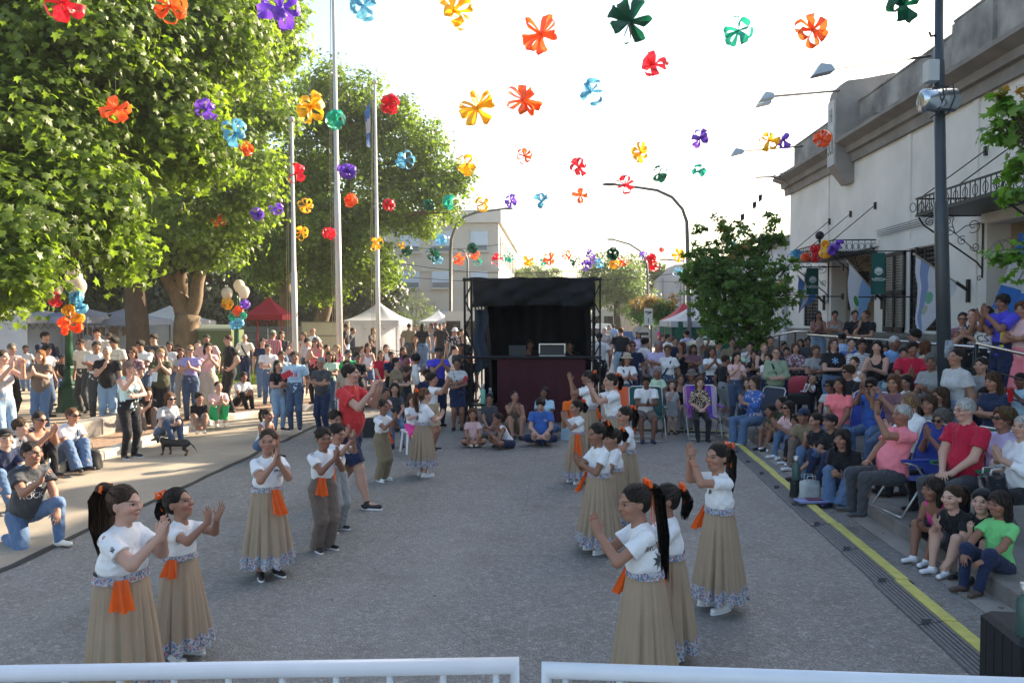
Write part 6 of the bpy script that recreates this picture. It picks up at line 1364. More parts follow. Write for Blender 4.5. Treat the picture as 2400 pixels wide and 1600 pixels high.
def sleeve(S, i, q, frac, g):
    H = S['H']; w = .55 + .45 * q.get('w', 1.0); a, b, c = S['sh'][i], S['el'][i], S['wr'][i]; o = []
    if frac <= 1: o.append(cone(a, a + (b - a) * frac, .027 * H * w + g, .0275 * H * w + g * 2.1, k=.014 * H, cap=True))
    else:
        o.append(cone(a, b, .031 * H * w + g, .026 * H * w + g * 1.2, k=.02 * H)); o.append(cone(b, b + (c - b) * (frac - 1), .027 * H * w + g, .019 * H + g, k=.02 * H, cap=True))
    return o
def obj_from(name, res, m, root, color, mi=None):
    if res is None: return None
    me = raw_mesh(name, res[0], res[1], m); return link(name, me, root, color=color)
PEOPLE = []
def person(label, px, py, d, face, H=None, group=None, **q):
    jr = random.Random(int(px * 7 + py)); q.setdefault('hy', jr.uniform(-16, 16)); q.setdefault('hp', jr.uniform(-9, 6)); q.setdefault('lean', jr.uniform(-2, 5)); q['jit'] = [jr.uniform(-1, 1) for _ in range(6)]
    """px,py: top of the head in the photo, d: distance along the street; face: 0 towards the camera, 90 to the right"""
    zb = q.get('zb', 0.0)
    if d is None: d = at_z(px, py, zb + skeleton(H, q)['top']).y
    p3 = at_y(px, py, d); top = p3.z - zb
    if H is None:
        H = 1.6
        for _ in range(8):
            S = skeleton(H, q); H *= 1 + (top - S['top']) / max(S['top'] - q.get('seat', 0) * (q.get('legs') in ('sit', 'knees', 'cross')), .3)
        H = min(max(H, q.get('Hmin', .9)), 2.05)
    S = skeleton(H, q)
    th = R(180 + face); ca, sa = math.cos(th), math.sin(th); hx, hy_ = S['hc'][0], S['hc'][1]
    px3 = p3.x - (hx * ca - hy_ * sa); py3 = p3.y - (hx * sa + hy_ * ca)
    root = empty('person', (px3, py3, zb + q.get('dz', 0)), th, label, 'person', group)
    sc = FPX / d * 1024 / 2400     # pixels per metre in the render
    h = q.get('h', min(max(.88 / sc, .0055), .017)); seed = len(PEOPLE) * 13 + 5
    PEOPLE.append((round(H, 2), round(px3, 1), round(py3, 1), px, label[:40]))
    # body
    V, F = sdf_mesh(body_prims(S, q, h), h); me = raw_mesh('body', V, F, SKIN)
    q3 = V - S['hc']; hc = np.stack([q3 @ S['hr'], q3 @ S['hf'], q3 @ S['hu']], 1) / S['hh']
    a = me.attributes.new('hc', 'FLOAT_VECTOR', 'POINT'); a.data.foreach_set('vector', hc.astype(np.float32).ravel())
    tone = TONE[q.get('tone', 'm')]; j = .9 + .2 * random.random(); link('body', me, root, color=tuple(v * j for v in tone))
    # hair
    if q.get('hair') != 'bald':
        hcx = HC[q.get('hc', 'b')]
        pl = [] if q.get('hair') != 'buzz' else []
        obj_from('hair', sdf_mesh(hair_prims(S, q), h * .9, wob=.0022, seed=seed, planes=pl), HAIR, root, hcx)
    g = (.0095 if H > 1.45 else .0075) * H; u, f, r, P = S['u'], S['f'], S['r'], S['P']
    hem = q.get('hem', .0); top_ = q.get('top', 'tee'); wob = .0050 * H / 1.6 if h < .012 else .005
    if top_ != 'none':
        frac = {'tee': .58, 'tank': 0, 'long': 1.95, 'elbow': 1.0, 'three': 1.55, 'cap': .3, 'jersey': .75}[top_]
        tp = torso_prims(S, q, g, sh=top_ != 'tank')
        for i in (0, 1):
            if frac: tp += sleeve(S, i, q, frac, g)
            else: tp.append(cone(S['O'] + r * (1, -1)[i] * .052 * H + u * .014 * H, S['P'] + u * S['T'] * .8 + r * (1, -1)[i] * .05 * H, .022 * H + g * .6, .03 * H + g * .5, k=.02 * H))
        if hem >= .1: tp.append(ell(P + u * .15 * H, np.array([r, f, u]), np.array([.078 * q.get('w', 1), .062 * q.get('w', 1), .05]) * H + g * 1.6, k=.04 * H))
        pls = [(P + u * (hem - .035) * H, -u)]
        tp.append(cone(S['nb'] + u * .008 * H, S['nb'] + u * .05 * H + f * .01 * H, .034 * H, .05 * H, k=.008, op='s'))
        if top_ == 'tank': tp.append(ell(S['O'] + f * .05 * H - u * .01 * H, np.array([r, f, u]), np.array([.045, .05, .06]) * H, k=.01, op='s'))
        so = obj_from('shirt', sdf_mesh(tp, h, wob=wob, seed=seed + 1, planes=pls), cloth_material(q.get('tpat', 'plain')), root, C[q.get('tc', 'white')])
    else: so = None
    bt = q.get('bot', 'pants'); bc = C[q.get('bc', 'jean')]
    bm = cloth_material(q.get('bpat', 'denim' if 'jean' in q.get('bc', 'jean') else 'plain'))
    if bt in ('pants', 'shorts', 'loose', 'flare', 'crop'):
        gg = {'pants': .008, 'shorts': .013, 'loose': .022, 'flare': .012, 'crop': .008}[bt] * H; wa = .55 + .45 * q.get('w', 1.0); bp = torso_prims(S, q, .011 * H if q.get('legs', 'stand') in ('stand', 'walk') else .004 * H, sh=False)[:2 if q.get('legs', 'stand') in ('stand', 'walk') else 1]
        for i in (0, 1):
            a, k, n = S['hip'][i], S['kn'][i], S['an'][i]
            if bt == 'shorts': bp.append(cone(a, a + (k - a) * .85, .052 * H * wa + gg, .042 * H * wa + gg * 1.3, k=.02 * H, cap=True))
            else:
                ex = {'pants': .002, 'loose': .018, 'flare': .022, 'crop': .002}[bt] * H; e = k + (n - k) * (.8 if bt == 'crop' else 1.06)
                bp += [cone(a, k, .052 * H * wa + gg, .034 * H * wa + gg * 1.1, k=.02 * H), cone(k, e, .034 * H * wa + gg, .025 * H + gg * .6 + ex, k=.015 * H, cap=True)]
        obj_from('trousers' if bt != 'shorts' else 'shorts', sdf_mesh(bp, h, wob=wob, seed=seed + 2, planes=[(P + u * .115 * H, u)] if q.get('legs', 'stand') in ('stand', 'walk') else ()), bm, root, bc)
    if bt == 'mini':
        sk = torso_prims(S, q, .016 * H, sh=False)[:2] + [cone(S['hip'][i], S['hip'][i] + (S['kn'][i] - S['hip'][i]) * .75, .06 * H, .058 * H, k=.05 * H, cap=True) for i in (0, 1)]
        obj_from('skirt', sdf_mesh(sk, h, wob=wob, seed=seed + 2, planes=[(P + u * .115 * H, u)]), bm, root, bc)
    if bt == 'dance': dance_skirt(S, q, root, seed)
    # shoes
    if not q.get('noshoes') :
        shc = C[q.get('sc', 'black')]
        for i in (0, 1):
            fd = foot_dir(S, i) if q.get('legs') != 'kneel' or i == 1 else v3(0, 1, -.2); an = S['an'][i]; b0 = an - v3(0, 0, an[2] - .022 * H) if q.get('legs', 'stand') not in ('cross',) else an - v3(0, 0, .018 * H)
            if q.get('legs') == 'kneel' and i == 0: b0 = an + v3(0, -.02, 0)
            sp = [cone(b0 - fd * .022 * H, b0 + fd * .095 * H, .022 * H, .0185 * H, k=.01, flat=(v3(0, 0, 1), .85)), cone(an, b0, .024 * H, .024 * H, k=.02 * H)]
            zs = b0[2] - .0215 * H
            sh_ = obj_from('shoe', sdf_mesh(sp, min(h, .011), planes=[(an + v3(0, 0, .012 * H), v3(0, 0, 1)), ((0, 0, zs), v3(0, 0, -1))]), RUBBER, root, shc)
            if h < .011 and sh_ and q.get('sole', 1) and q.get('legs', 'stand') in ('stand', 'walk'):
                mb = MB(); n_ = 14; sd_ = v3(-fd[1], fd[0], 0)
                pts = [tuple(b0 + fd * (.036 * H + .082 * H * math.cos(t)) + sd_ * .0235 * H * math.sin(t) * (1 + .12 * math.cos(t)) - v3(0, 0, .022 * H)) for t in [2 * math.pi * k / n_ for k in range(n_)]]
                mb.poly(pts, (0, 0, .011 * H)); mb.build('sole', RUBBER, sh_, color=C['white'])
    extras(S, q, root, so, h)
    if h < .0118 and q.get('hair') not in ('bald', 'buzz') and not q.get('cap'): strands(S, q, root, HC[q.get('hc', 'b')], seed)
    return root, S, so
def dance_skirt(S, q, root, seed):
    H = S['H']; P = S['P']; w = q.get('w', 1.0); rg = random.Random(seed); nf = rg.choice([12, 14, 16]); ph = rg.random() * 6
    zt = P[2] + .115 * H; zb = .075 * H * q.get('sl', 1); R0 = .080 * H * w; R1 = q.get('sr', .155) * H; ddx, ddy = q.get('sway', (0, 0))
    amps = [.5 + rg.random() for _ in range(16)]
    def fn(lo, hi, off):
        def g(a, v):
            t = 2 * math.pi * a; z = hi + (lo - hi) * v; s = (zt - z) / (zt - zb); rr = R0 + (R1 - R0) * (s ** .82)
            k = s ** .75; wv = .05 - .20 * (1 - abs(math.sin((nf * t + ph + .9 * math.sin(2 * t + ph)) / 2))) ** 2.2 * (.65 + .35 * math.sin(3 * t + ph * 2)) + math.sin((nf + 4) * t + ph * 2 + s * 1.5) * .035 + .03 * math.sin(3 * t + ph)
            rr = rr * (1 + wv * k * 1.9) + off
            return (P[0] + rr * math.cos(t) * 1.06 + ddx * k, P[1] + rr * math.sin(t) * .94 + ddy * k, z + .012 * H * k * math.sin(nf * t + ph + 1))
        return g
    zh = zb + .075 * H
    mb = MB(); mb.grid(fn(zh, zt, 0), 128, 30, True); mb.build('skirt', cloth_material('skirt'), root, True, color=(.37, .28, .20))
    mb = MB(); mb.grid(fn(zb, zh + .004, .003), 128, 8, True); mb.build('skirt_hem', cloth_material('floral'), root, True, color=C['white'])
    if q.get('band', 1):
        mb = MB(); mb.grid(lambda a, v: (P[0] + (R0 * 1.06 + .010 + .010 * v) * math.cos(2 * math.pi * a) * 1.05, P[1] + (R0 + .009 + .010 * v) * math.sin(2 * math.pi * a) * .93, zt + .012 - v * .036 * H), 40, 3, True); mb.build('waistband', cloth_material('floral'), root, True, color=C['white'])
def sash(S, root, ang, ln=.17, wd=.055, z=.11):
    """orange kerchief tucked in at the waist, ang measured from straight ahead towards the right hand"""
    H = S['H']; P = S['P']; a = R(ang); n = v3(math.sin(a), math.cos(a), 0); t = v3(math.cos(a), -math.sin(a), 0); rg = random.Random(int(ang * 7 + H * 100)); mb = MB()
    def fn(u_, v):
        s = (u_ - .5) * wd * H * (1 + .9 * v) ; zz = z * H - v * ln * H * (1 - .25 * abs(u_ - .35)) ; out = (.075 * S.get('w', 1) + .030) * H + v * ln * H * .42 + .012 * H * math.sin(u_ * 13 + v * 2) * (.3 + v)
        p = P + n * out + t * s + v3(0, 0, zz); return tuple(p)
    mb.grid(fn, 14, 14); o = mb.build('neckerchief', KERCH, root, True, color=(.82, .13, .012)); return o
def bow(S, root, y=-.5, z=.88, x=0, hang=.25):
    hh = S['hh']; mb = MB(); c = hp_(S, x, y, z)
    for s in (1, -1):
        for tilt in (0, .5):
            def fn(u_, v, s=s, tilt=tilt):
                t = u_ * math.pi * 2; l = .15 * hh * (1 - math.cos(t)) * .9; hgt = .09 * hh * math.sin(t)
                p = c + S['hr'] * s * l * math.cos(tilt) - S['hf'] * .05 * hh + S['hu'] * (hgt + l * math.sin(tilt) * .8) + S['hf'] * (v - .5) * .10 * hh; return tuple(p)
            mb.grid(fn, 12, 2)
        def fn2(u_, v, s=s):
            p = c + S['hr'] * (s * (.03 + .10 * v) + (u_ - .5) * .09) * hh - S['hu'] * v * hang * hh * 2 - S['hf'] * (.10 + .04 * math.sin(v * 5)) * hh; return tuple(p)
        mb.grid(fn2, 2, 8)
    return mb.build('hair_bow', KERCH, root, True, color=(.9, .15, .015))
KERCH = mat('kerchief', rough=.6, objcol=True, nscale=20, namp=.12, trans=.25)
def skirt_mat():
    m, t, b = _nt('cloth_skirt'); oi = N(t, 'ShaderNodeObjectInfo'); co = coords(t); f = noise(t, co, 5, 4)
    k = mth(t, 'MULTIPLY_ADD', f, .25, .87); cm = N(t, 'ShaderNodeCombineColor'); [L(t, k, cm.inputs[i]) for i in range(3)]
    L(t, mixc(t, 1.0, oi.outputs['Color'], cm.outputs[0], 'MULTIPLY'), b.inputs['Base Color']); b.inputs['Roughness'].default_value = .8; b.inputs['Specular IOR Level'].default_value = .2
    bump(t, b, noise(t, coords(t, 'Object', (1, 1, .25)), 22, 3), .5, .01); MATS['cloth_skirt'] = m
skirt_mat()
def project(so, root, S, me, center, direction, name, m, color=None):
    """lay lettering on the cloth: cast every vertex onto the shirt"""
    bv = BVHTree.FromObject(so, bpy.context.evaluated_depsgraph_get()) if False else BVHTree.FromPolygons([v.co for v in so.data.vertices], [tuple(p.vertices) for p in so.data.polygons])
    d = Vector(direction).normalized(); up = Vector((0, 0, 1)); xr = d.cross(up).normalized(); up = xr.cross(d); c = Vector(center)
    bad = 0
    for v in me.vertices:
        o = c + xr * v.co.x + up * v.co.y - d * .5; hit = bv.ray_cast(o, d, .9)
        if hit[0] is None: v.co = c + xr * v.co.x + up * v.co.y; bad += 1
        else: v.co = hit[0] + hit[1] * .0025
    me.materials.clear(); me.materials.append(m)
    if bad > len(me.vertices) * .35: return None
    return link(name, me, root, color=color)
def extras(S, q, root, so, h):
    H = S['H']; hh = S['hh']; M = np.array([S['hr'], S['hf'], S['hu']])
    if q.get('shades') or q.get('glasses'):
        mb = MB(); mb.m = 0; fr = .012 if h < .01 else .018
        for s in (1, -1):
            c = hp_(S, s * .155, .435, .525)
            if q.get('shades'):
                pts = [tuple(c + (S['hr'] * math.cos(t) * .125 + S['hu'] * math.sin(t) * .085) * hh) for t in [2 * math.pi * k / 10 for k in range(10)]]; mb.poly(pts, S['hf'] * .012)
            else:
                pts = [c + (S['hr'] * math.cos(t) * .115 + S['hu'] * math.sin(t) * .085) * hh for t in [2 * math.pi * k / 12 for k in range(13)]]; mb.tube(pts, fr * .12, 4)
            mb.tube([c + S['hr'] * s * .12 * hh, hp_(S, s * .355, .30, .54), hp_(S, s * .36, -.02, .52)], fr * .17 * (2 if q.get('shades') else 1), 4)
        mb.tube([hp_(S, -.04, .47, .54), hp_(S, .04, .47, .54)], fr * .2, 4)
        mb.build('sunglasses' if q.get('shades') else 'glasses', DARKGLASS, root)
    if q.get('cap'):
        cc = C[q['cap']]; o = [ell(hp_(S, 0, -.03, .70), M, np.array([.385, .455, .36]) * hh, k=.01)]
        n_ = -S['hu'] * .97 + S['hf'] * .2; pl = [(hp_(S, 0, 0, .70), nrm(n_))]; sgn = -1 if q.get('capback') else 1
        V = sdf_mesh(o, min(h, .012), planes=pl); co_ = obj_from('cap', V, cloth_material('plain'), root, cc)
        mb = MB(); mb.grid(lambda a, v: tuple(hp_(S, (a - .5) * 2 * .30 * (1 - .25 * v * v), sgn * (.30 + v * .38 * math.sqrt(max(0, 1 - (2 * a - 1) ** 2 * .75))), .70 + .06 * (1 - (2 * a - 1) ** 2) - .05 * v)), 10, 4)
        mb.build('visor', cloth_material('plain'), co_, True, color=cc)
    if q.get('hat'):
        cc = C[q['hat']]; mb = MB(); prof = [(.62, .66), (.60, .68), (.44, .70), (.40, .76), (.37, 1.0), (.25, 1.09), (.01, 1.10)]
        mb.grid(lambda a, v: tuple(hp_(S, prof[int(round(v * 6))][0] * math.cos(2 * math.pi * a) * .95, prof[int(round(v * 6))][0] * math.sin(2 * math.pi * a) * 1.05 - .02, prof[int(round(v * 6))][1] - (.06 * abs(math.cos(2 * math.pi * a)) if v < .2 else 0))), 24, 6, True)
        mb.build('hat', cloth_material('plain'), root, True, color=cc)
    if q.get('strap'):
        P, u, f, r, T = S['P'], S['u'], S['f'], S['r'], S['T']; s = q['strap']; w = q.get('w', 1)
        mb = MB(); pts = [S['O'] + r * s * .055 * H + u * .03 * H, P + u * T * .8 + r * s * .04 * H + f * (.075 * H * w), P + u * T * .45 - r * s * .02 * H + f * .082 * H * w, P + u * .05 * H - r * s * .085 * H + f * .055 * H]
        mb.tube(pts, .014 * H, 4, flat=.3); mb.build('bag_strap', cloth_material('plain'), root, color=C[q.get('strapc', 'black')])
    if q.get('bow'): bow(S, root, **(q['bow'] if isinstance(q['bow'], dict) else {}))
    if q.get('sash') is not None:
        for a in (q['sash'] if isinstance(q['sash'], (list, tuple)) else [q['sash']]): sash(S, root, a, ln=q.get('sashl', .17))
    if q.get('text') and so is not None:
        for tx in q['text']:
            s, size, uu, rr, ang, colr = tx
            me = text_mesh(s, size * H); bmsub(me)
            a = R(ang); dr = -(S['f'] * math.cos(a) + S['r'] * math.sin(a)); c = S['P'] + S['u'] * S['T'] * uu + np.cross(dr, v3(0, 0, 1)) * rr * H
            project(so, root, S, me, c - dr * .0, dr, 'shirt_print', mat('print_' + colr, C[colr], .7))
def bmsub(me):
    import bmesh
    bm = bmesh.new(); bm.from_mesh(me); bmesh.ops.triangulate(bm, faces=bm.faces[:]); bmesh.ops.subdivide_edges(bm, edges=[e for e in bm.edges if e.calc_length() > .02], cuts=1); bm.to_mesh(me); bm.free()

def strands(S, q, root, hc, seed):
    """fine locks combed over the cap of hair and down tails and lengths"""
    rg = np.random.RandomState(seed); hh = S['hh']; st = q.get('hair', 'short'); vol = {'long': .05, 'bob': .07, 'mop': .08, 'curly': .10}.get(st, .025)
    C_ = np.array([0, -.05, .66]); E_ = np.array([.345 + vol, .415 + vol, .365 + vol]) + .012; V = []; F = []
    def ribbon(P, w):
        P = np.array(P); n = len(P); P = S['hc'] + (P[:, :1] * S['hr'] + P[:, 1:2] * S['hf'] + P[:, 2:] * S['hu']) * hh; c = P.mean(0); cc = S['hc'] + S['hu'] * .6 * hh; b = len(V)
        for i in range(n):
            t = P[min(i + 1, n - 1)] - P[max(i - 1, 0)]; o = nrm(P[i] - cc); s = nrm(np.cross(t, o)); ww = w * (1 - abs(2 * i / (n - 1) - 1) ** 3) + .0002; V.append(P[i] - s * ww); V.append(P[i] + s * ww)
        for i in range(n - 1): F.append((b + 2 * i, b + 2 * i + 1, b + 2 * i + 3, b + 2 * i + 2))
    tgt = nrm(np.array([0, -.75, .35 if q.get('pz', .8) > .7 else -.1])) if st in ('pony', 'bun', 'braid') else None
    for _ in range(520):
        d = nrm(rg.normal(size=3)); 
        if d[2] < -.35 or (d[1] > .35 and d[2] < .62) or (d[1] > .75): continue
        e = tgt if tgt is not None else nrm(d * np.array([1.1, .9, 0]) + np.array([0, -.1, -.45 if st in ('long', 'bob') else .1]) + rg.normal(size=3) * .25)
        pts = []
        for k in range(6):
            m = nrm(d * (1 - k / 5 * .8) + e * (k / 5 * .8)); pts.append(C_ + m * E_ * (1 + rg.normal() * .006 + (.012 if k in (2, 3) else 0)))
        ribbon(pts, .0016 + .0014 * rg.rand())
    if st == 'pony':
        z0 = q.get('pz', .85); ln = q.get('pl', 1.5); pt = q.get('pt', 1); cl = np.array([(0, -.42, z0), (0, -.62, z0 - .03), (0, -.72, z0 - .3), (0, -.70, z0 - ln * .55), (0, -.62, z0 - ln * .8), (0, -.60, z0 - ln * 1.04)]); rr = np.array([.07, .14, .18, .185, .15, .10]) * pt
        for _ in range(150):
            a = rg.rand() * 6.28; ph = rg.rand() * 6; ribbon([cl[k] + np.array([math.cos(a) * rr[k], math.sin(a) * rr[k] * .9, 0]) * (1.02 + .10 * math.sin(ph + k * 2)) for k in range(6)], .0022 + .0015 * rg.rand())
    if st in ('long', 'bob'):
        zb = -.05 if st == 'bob' else -.75 * q.get('hl', 1)
        for _ in range(170):
            s = rg.choice((-1, 1)); a = rg.rand() * 6.28; ph = rg.rand() * 6; c = [(s * .27, -.12, .66), (s * .33, -.08, .3), (s * .33, -.06, .1), (s * .32, 0 if zb < -.3 else -.05, (.1 + zb) / 2), (s * .30, .04 if zb < -.3 else -.05, zb - .03)]
            ribbon([np.array(c[k]) + np.array([math.cos(a), math.sin(a), 0]) * (.145, .15, .15, .13, .09)[k] * (1 + .08 * math.sin(ph + k * 2)) for k in range(5)], .0022)
    link('hair_strands', raw_mesh('hair_strands', V, F, HAIR), root, color=tuple(v * (2.6 if v < .1 else 1.05) + .012 for v in hc))
# ---------------- the young dancers in two rows ----------------
W_ = dict(tc='white', hem=.125, top='tee', h=.0065)
GR = 'young folk dancers clapping in two rows'
BK = [('BROTES', .034, .80, 0, 180, 'dgrey'), ('\u2738', .10, .55, 0, 180, 'dgrey'), ('DE TRADICION', .022, .34, 0, 180, 'dgrey')]
def girl(label, px, py, d, face, H=None, **q):
    k = dict(W_); k.update(dict(bot='dance', hair='pony', hc='k', bow=True, legs='stand', sc='white', group=GR)); k.update(q)
    return person(label, px, py, d, face, H, **k)
def boy(label, px, py, d, face, H=None, **q):
    k = dict(W_); k.update(dict(bot='loose', bc='taupe', hair='short', hc='k', sex='m', legs='stand', group=GR)); k.update(q)
    return person(label, px, py, d, face, H, **k)
girl('largest girl dancer at lower left with long wavy ponytail, clapping beside her face', 290, 1133, 4.35, 78, w=1.30, hc='b', tone='p', arms='clapface', pl=1.9, pt=1.75, pz=.9, hp=0, sash=[48], sashl=.13, text=[('\u2698', .035, .85, .0, 62, 'dgrey')])
girl('girl dancer with dark fringe and wide open hands just behind the largest girl', 425, 1140, 5.0, 72, tone='m', arms='open', hp=14, pl=.9, pz=.7, sash=[70], sashl=.1, text=[('EDICIÓN', .04, .74, 0, 150, 'dgrey'), ('\u2738', .09, .5, 0, 150, 'dgrey')])
girl('tall girl dancer with palms pressed at her chin, black canvas shoes', 628, 1003, 6.6, 38, tone='m', w=1.08, arms='clapface', hy=22, sash=[-8], sc='black', hc='b', pz=.7, pl=1.1, sl=1.25, text=[('BROTES', .025, .78, .04, -20, 'dgrey')])
boy('boy dancer with short black hair and taupe trousers, hands before his mouth', 757, 998, 7.4, 50, arms='clapface', tone='t', sash=[35], sashl=.14, w=1.05, sc='black')
boy('boy dancer in grey trousers half hidden behind the first boy', 788, 990, 8.1, 60, arms='claphi', tone='m', sash=[60], bc='grey', sc='black')
boy('third boy dancer, only his head and hands showing over the second boy', 784, 959, 9.0, 55, arms='clapface', tone='m', sash=[60], sc='black')
boy('small boy dancer in brown trousers and white trainers with an orange kerchief behind', 897, 933, 10.6, 60, arms='clapface', tone='t', sash=[-100], sashl=.2, bc='khaki', sc='white', w=.98)
girl('girl dancer seen from behind between the boys and the booth, white flats', 996, 907, 10.95, 125, arms='clap', tone='p', hc='m', pl=1.3, pz=.7, sash=[-50], sl=1.7, sr=.165, text=BK, bow=dict(hang=.5))
# teacher in red
person('heavy man in red tee, navy shorts and watch filming with both hands', 822, 851, 9.15, 75, None, 'dance teachers', **dict(sex='m', hair='short', hc='k', w=1.13, tone='p', legs='walk', tc='red', arms=('phone', 'phone'), bot='shorts', bc='navy', sc='black', h=.0075))
# right row
girl('adult woman dancer in profile facing left, hair tied with orange bow', 1432, 873, 10.9, -75, w=1.0, tone='l', arms='claphi', pl=.9, pz=.8, sash=[], hc='k', bow=True)
girl('dancer with raised joined hands in front of the booth, right side', 1378, 866, 12.1, -100, tone='t', arms='claphi', pl=.8, pz=.75, hc='k', sash=[120])
girl('small girl dancer clapping at her face beside the maroon counter', 1352, 935, 10.6, -60, tone='m', arms='clapface', pl=.6, pz=.7, sash=[-60], sashl=.28, hc='k')
girl('girl dancer with orange bow on top, wide flowered hem, centre of the right row', 1402, 988, 7.5, -62, tone='t', arms='clap', pl=.7, pz=.95, sash=[55], sr=.18, hc='k')
girl('girl dancer with neat ponytail behind the bow girl, looking left', 1465, 950, 8.8, -70, tone='m', arms='clap', pl=1.0, pz=.8, sash=[60], hc='k', text=[('BROTES', .03, .7, 0, 60, 'dgrey')])
girl('dancer whose skirt shows between the bow girl and the neat ponytail girl', 1440, 1002, 8.3, -90, tone='m', arms='claplo', pl=.6, sash=[90], hc='k')
girl('nearest girl dancer at lower right with very long ponytail and orange ribbon', 1495, 1130, 4.55, -82, tone='m', arms='clapface', hp=-8, pl=2.7, pt=.9, pz=.85, sash=[68], sashl=.17, hc='k', text=[('BROTES', .04, .78, .0, -120, 'dgrey'), ('\u2738', .10, .55, 0, -130, 'dgrey')], bow=dict(y=-.38, z=.95, hang=.6))
girl('girl dancer partly hidden behind the nearest one, curly dark hair', 1562, 1130, 5.15, -80, tone='t', arms='clapface', pl=.9, pz=.75, sash=[-50], hc='k')
girl('girl dancer at right raising both hands high, long ponytail with orange ribbon', 1682, 1035, 6.05, -70, tone='m', arms='clapup', pl=1.9, pz=.75, sash=[75], sc='white', hc='k', text=[('\u2738', .05, .72, .03, 30, 'dgrey')], bow=dict(hang=.4))
# ---------------- spectators ----------------
GL, GM, GS, GRR, GF = 'spectators along the left side', 'spectators around the booth', 'spectators seated on the ground before the booth', 'spectators along the right pavement', 'people walking far behind'
def grp(g, zb=0.0, **base):
    def f(label, px, py, d, face, T=None, **q):
        k = dict(base); k.update(T or {}); k.setdefault('zb', zb); k.update(q); return person(label, px, py, d, face, group=g, **k)
    return f
M = dict(sex='m', hair='short', hc='k', w=1.08); F = dict(sex='f', hair='long', hc='b')
A = grp(GL, .1)
A('woman at the left edge filming with a phone, flowered top and pale jeans', 4, 818, 11.6, 70, F, hair='bun', hc='b', tone='p', arms=('phone', 'phone'), top='tank', tc='lgrey', tpat='print', bc='ljean')
A('grey haired man in glasses and pink checked shirt clapping at the left edge', 27, 803, 15.8, 75, M, hc='s', tone='p', glasses=1, arms='clap', tc='lpink', tpat='plain', bc='black')
A('strawberry blond woman in a brown grey tee clapping, left of the near lamp', 93, 819, 14.2, 15, F, hc='o', hl=.8, w=1.22, tone='p', arms='clap', tc='taupe', bc='jean', text=[('~O~', .05, .72, 0, 0, 'lgrey')])
A('young man in black cap and white tee behind the strawberry blond woman', 108, 806, 16.2, 80, M, cap='black', tc='white', bc='djean', arms='down', hair='long', hl=.4)
A('big man in black cap and navy jacket with a moustache, raised above the others', 106, 776, 17.0, 85, M, cap='black', w=1.2, top='long', tc='navy', arms='belly', tone='p', zb=.25, bc='black')
A('distant man in a pale shirt under the pale gazebo', 59, 808, 22, 20, M, tone='d', tc='lgrey', arms='down')
A('man with a dark cap sitting low behind the near park lamp', 147, 830, 20, 40, M, cap='black', tc='black', legs='sit', seat=.45, tone='t', arms='lap')
A('man in sunglasses and loose beige tee just right of the near park lamp', 190, 792, 17.0, -10, M, shades=1, tc='cream', arms='down', bc='dgrey', tone='m')
A('small girl in coral shorts half hidden behind the near park lamp', 176, 858, 20, 30, F, tc='coral', bot='shorts', bc='coral', arms='down')
A('young man with thick dark hair and white tee with backpack straps at the back left', 228, 768, 17.8, 20, M, hair='mop', tone='p', tc='lgrey', arms='down', strap=1, zb=.12)
A('balding grey man drinking, black polo and pale blue jeans', 250, 810, 14.6, 25, M, hair='buzz', hc='w', tone='p', w=1.15, arms=('eat', 'down'), tc='black', bc='ljean', sc='white')
A('man in white tee with arms folded just left of the man in black polo', 226, 798, 15.6, 30, M, tone='m', arms='cross', tc='white', bc='dgrey', w=1.1)
A('young man in sunglasses and cream tee with small chest lettering', 268, 788, 16.6, -15, M, shades=1, tc='cream', arms='down', bc='djean', hair='mop', tone='m', text=[('NEVER STOP', .018, .82, .03, 0, 'dgrey')])
A('man whose dark head shows between the two back row youths', 256, 779, 21, 0, M, tone='d', tc='black', arms='down')
A('woman in sunglasses and flowered blouse holding her arms, behind the aqua top woman', 311, 812, 15.2, 15, F, hair='bob', hc='r', shades=1, tone='p', tc='mauve', tpat='print', arms='belly', bc='djean')
A('young man with dark quiff in white printed tee, arms folded', 330, 796, 16.4, 10, M, hair='mop', tc='white', arms='cross', bc='djean', tone='m')
A('tall youth with heavy dark fringe and charcoal tee', 361, 781, 17.2, 5, M, hair='mop', tc='dgrey', arms='down', bc='djean', tone='p')
A('stout woman with short blond hair in olive top clapping', 376, 815, 15.0, 25, F, hair='short', hc='y', w=1.28, tone='p', tc='olive', arms='clapface', bc='black')
A('girl with long dark hair and white tee behind the olive top woman', 397, 799, 18.5, 0, F, hl=1, hc='k', tc='white', arms='down', bc='jean')
A('small dark figure seated under the white gazebo left of the forked trunk', 417, 806, 24, 10, M, tone='d', tc='black', legs='sit', arms='lap')
A('woman in lavender tee and sunglasses clapping, tight blue jeans', 445, 807, 15.9, 20, F, hair='bun', hc='y', shades=1, tone='p', tc='lav', arms='clap', bc='djean')
A('woman in pale pink top and cream trousers with her hands at her mouth', 487, 801, 16.4, 30, F, hair='long', hl=.6, hc='k', tone='p', tc='lpink', top='tee', arms='clapface', bot='loose', bc='beige')
A('young man in white and pink tee peeping behind the pale pink woman', 484, 783, 18.5, 20, M, tc='lpink', arms='down', bc='ljean', tone='m')
A('man all in black with hands on his hips looking left', 536, 783, 17.3, -45, M, hair='buzz', hc='m', tone='p', w=1.02, tc='black', arms='hips', bc='black', top='tee')
A('man in pale shirt with a shoulder bag walking by the waste container', 573, 782, 23.5, 15, M, hair='bald', tone='p', tc='cream', arms='down', bc='navy', strap=1, sc='white')
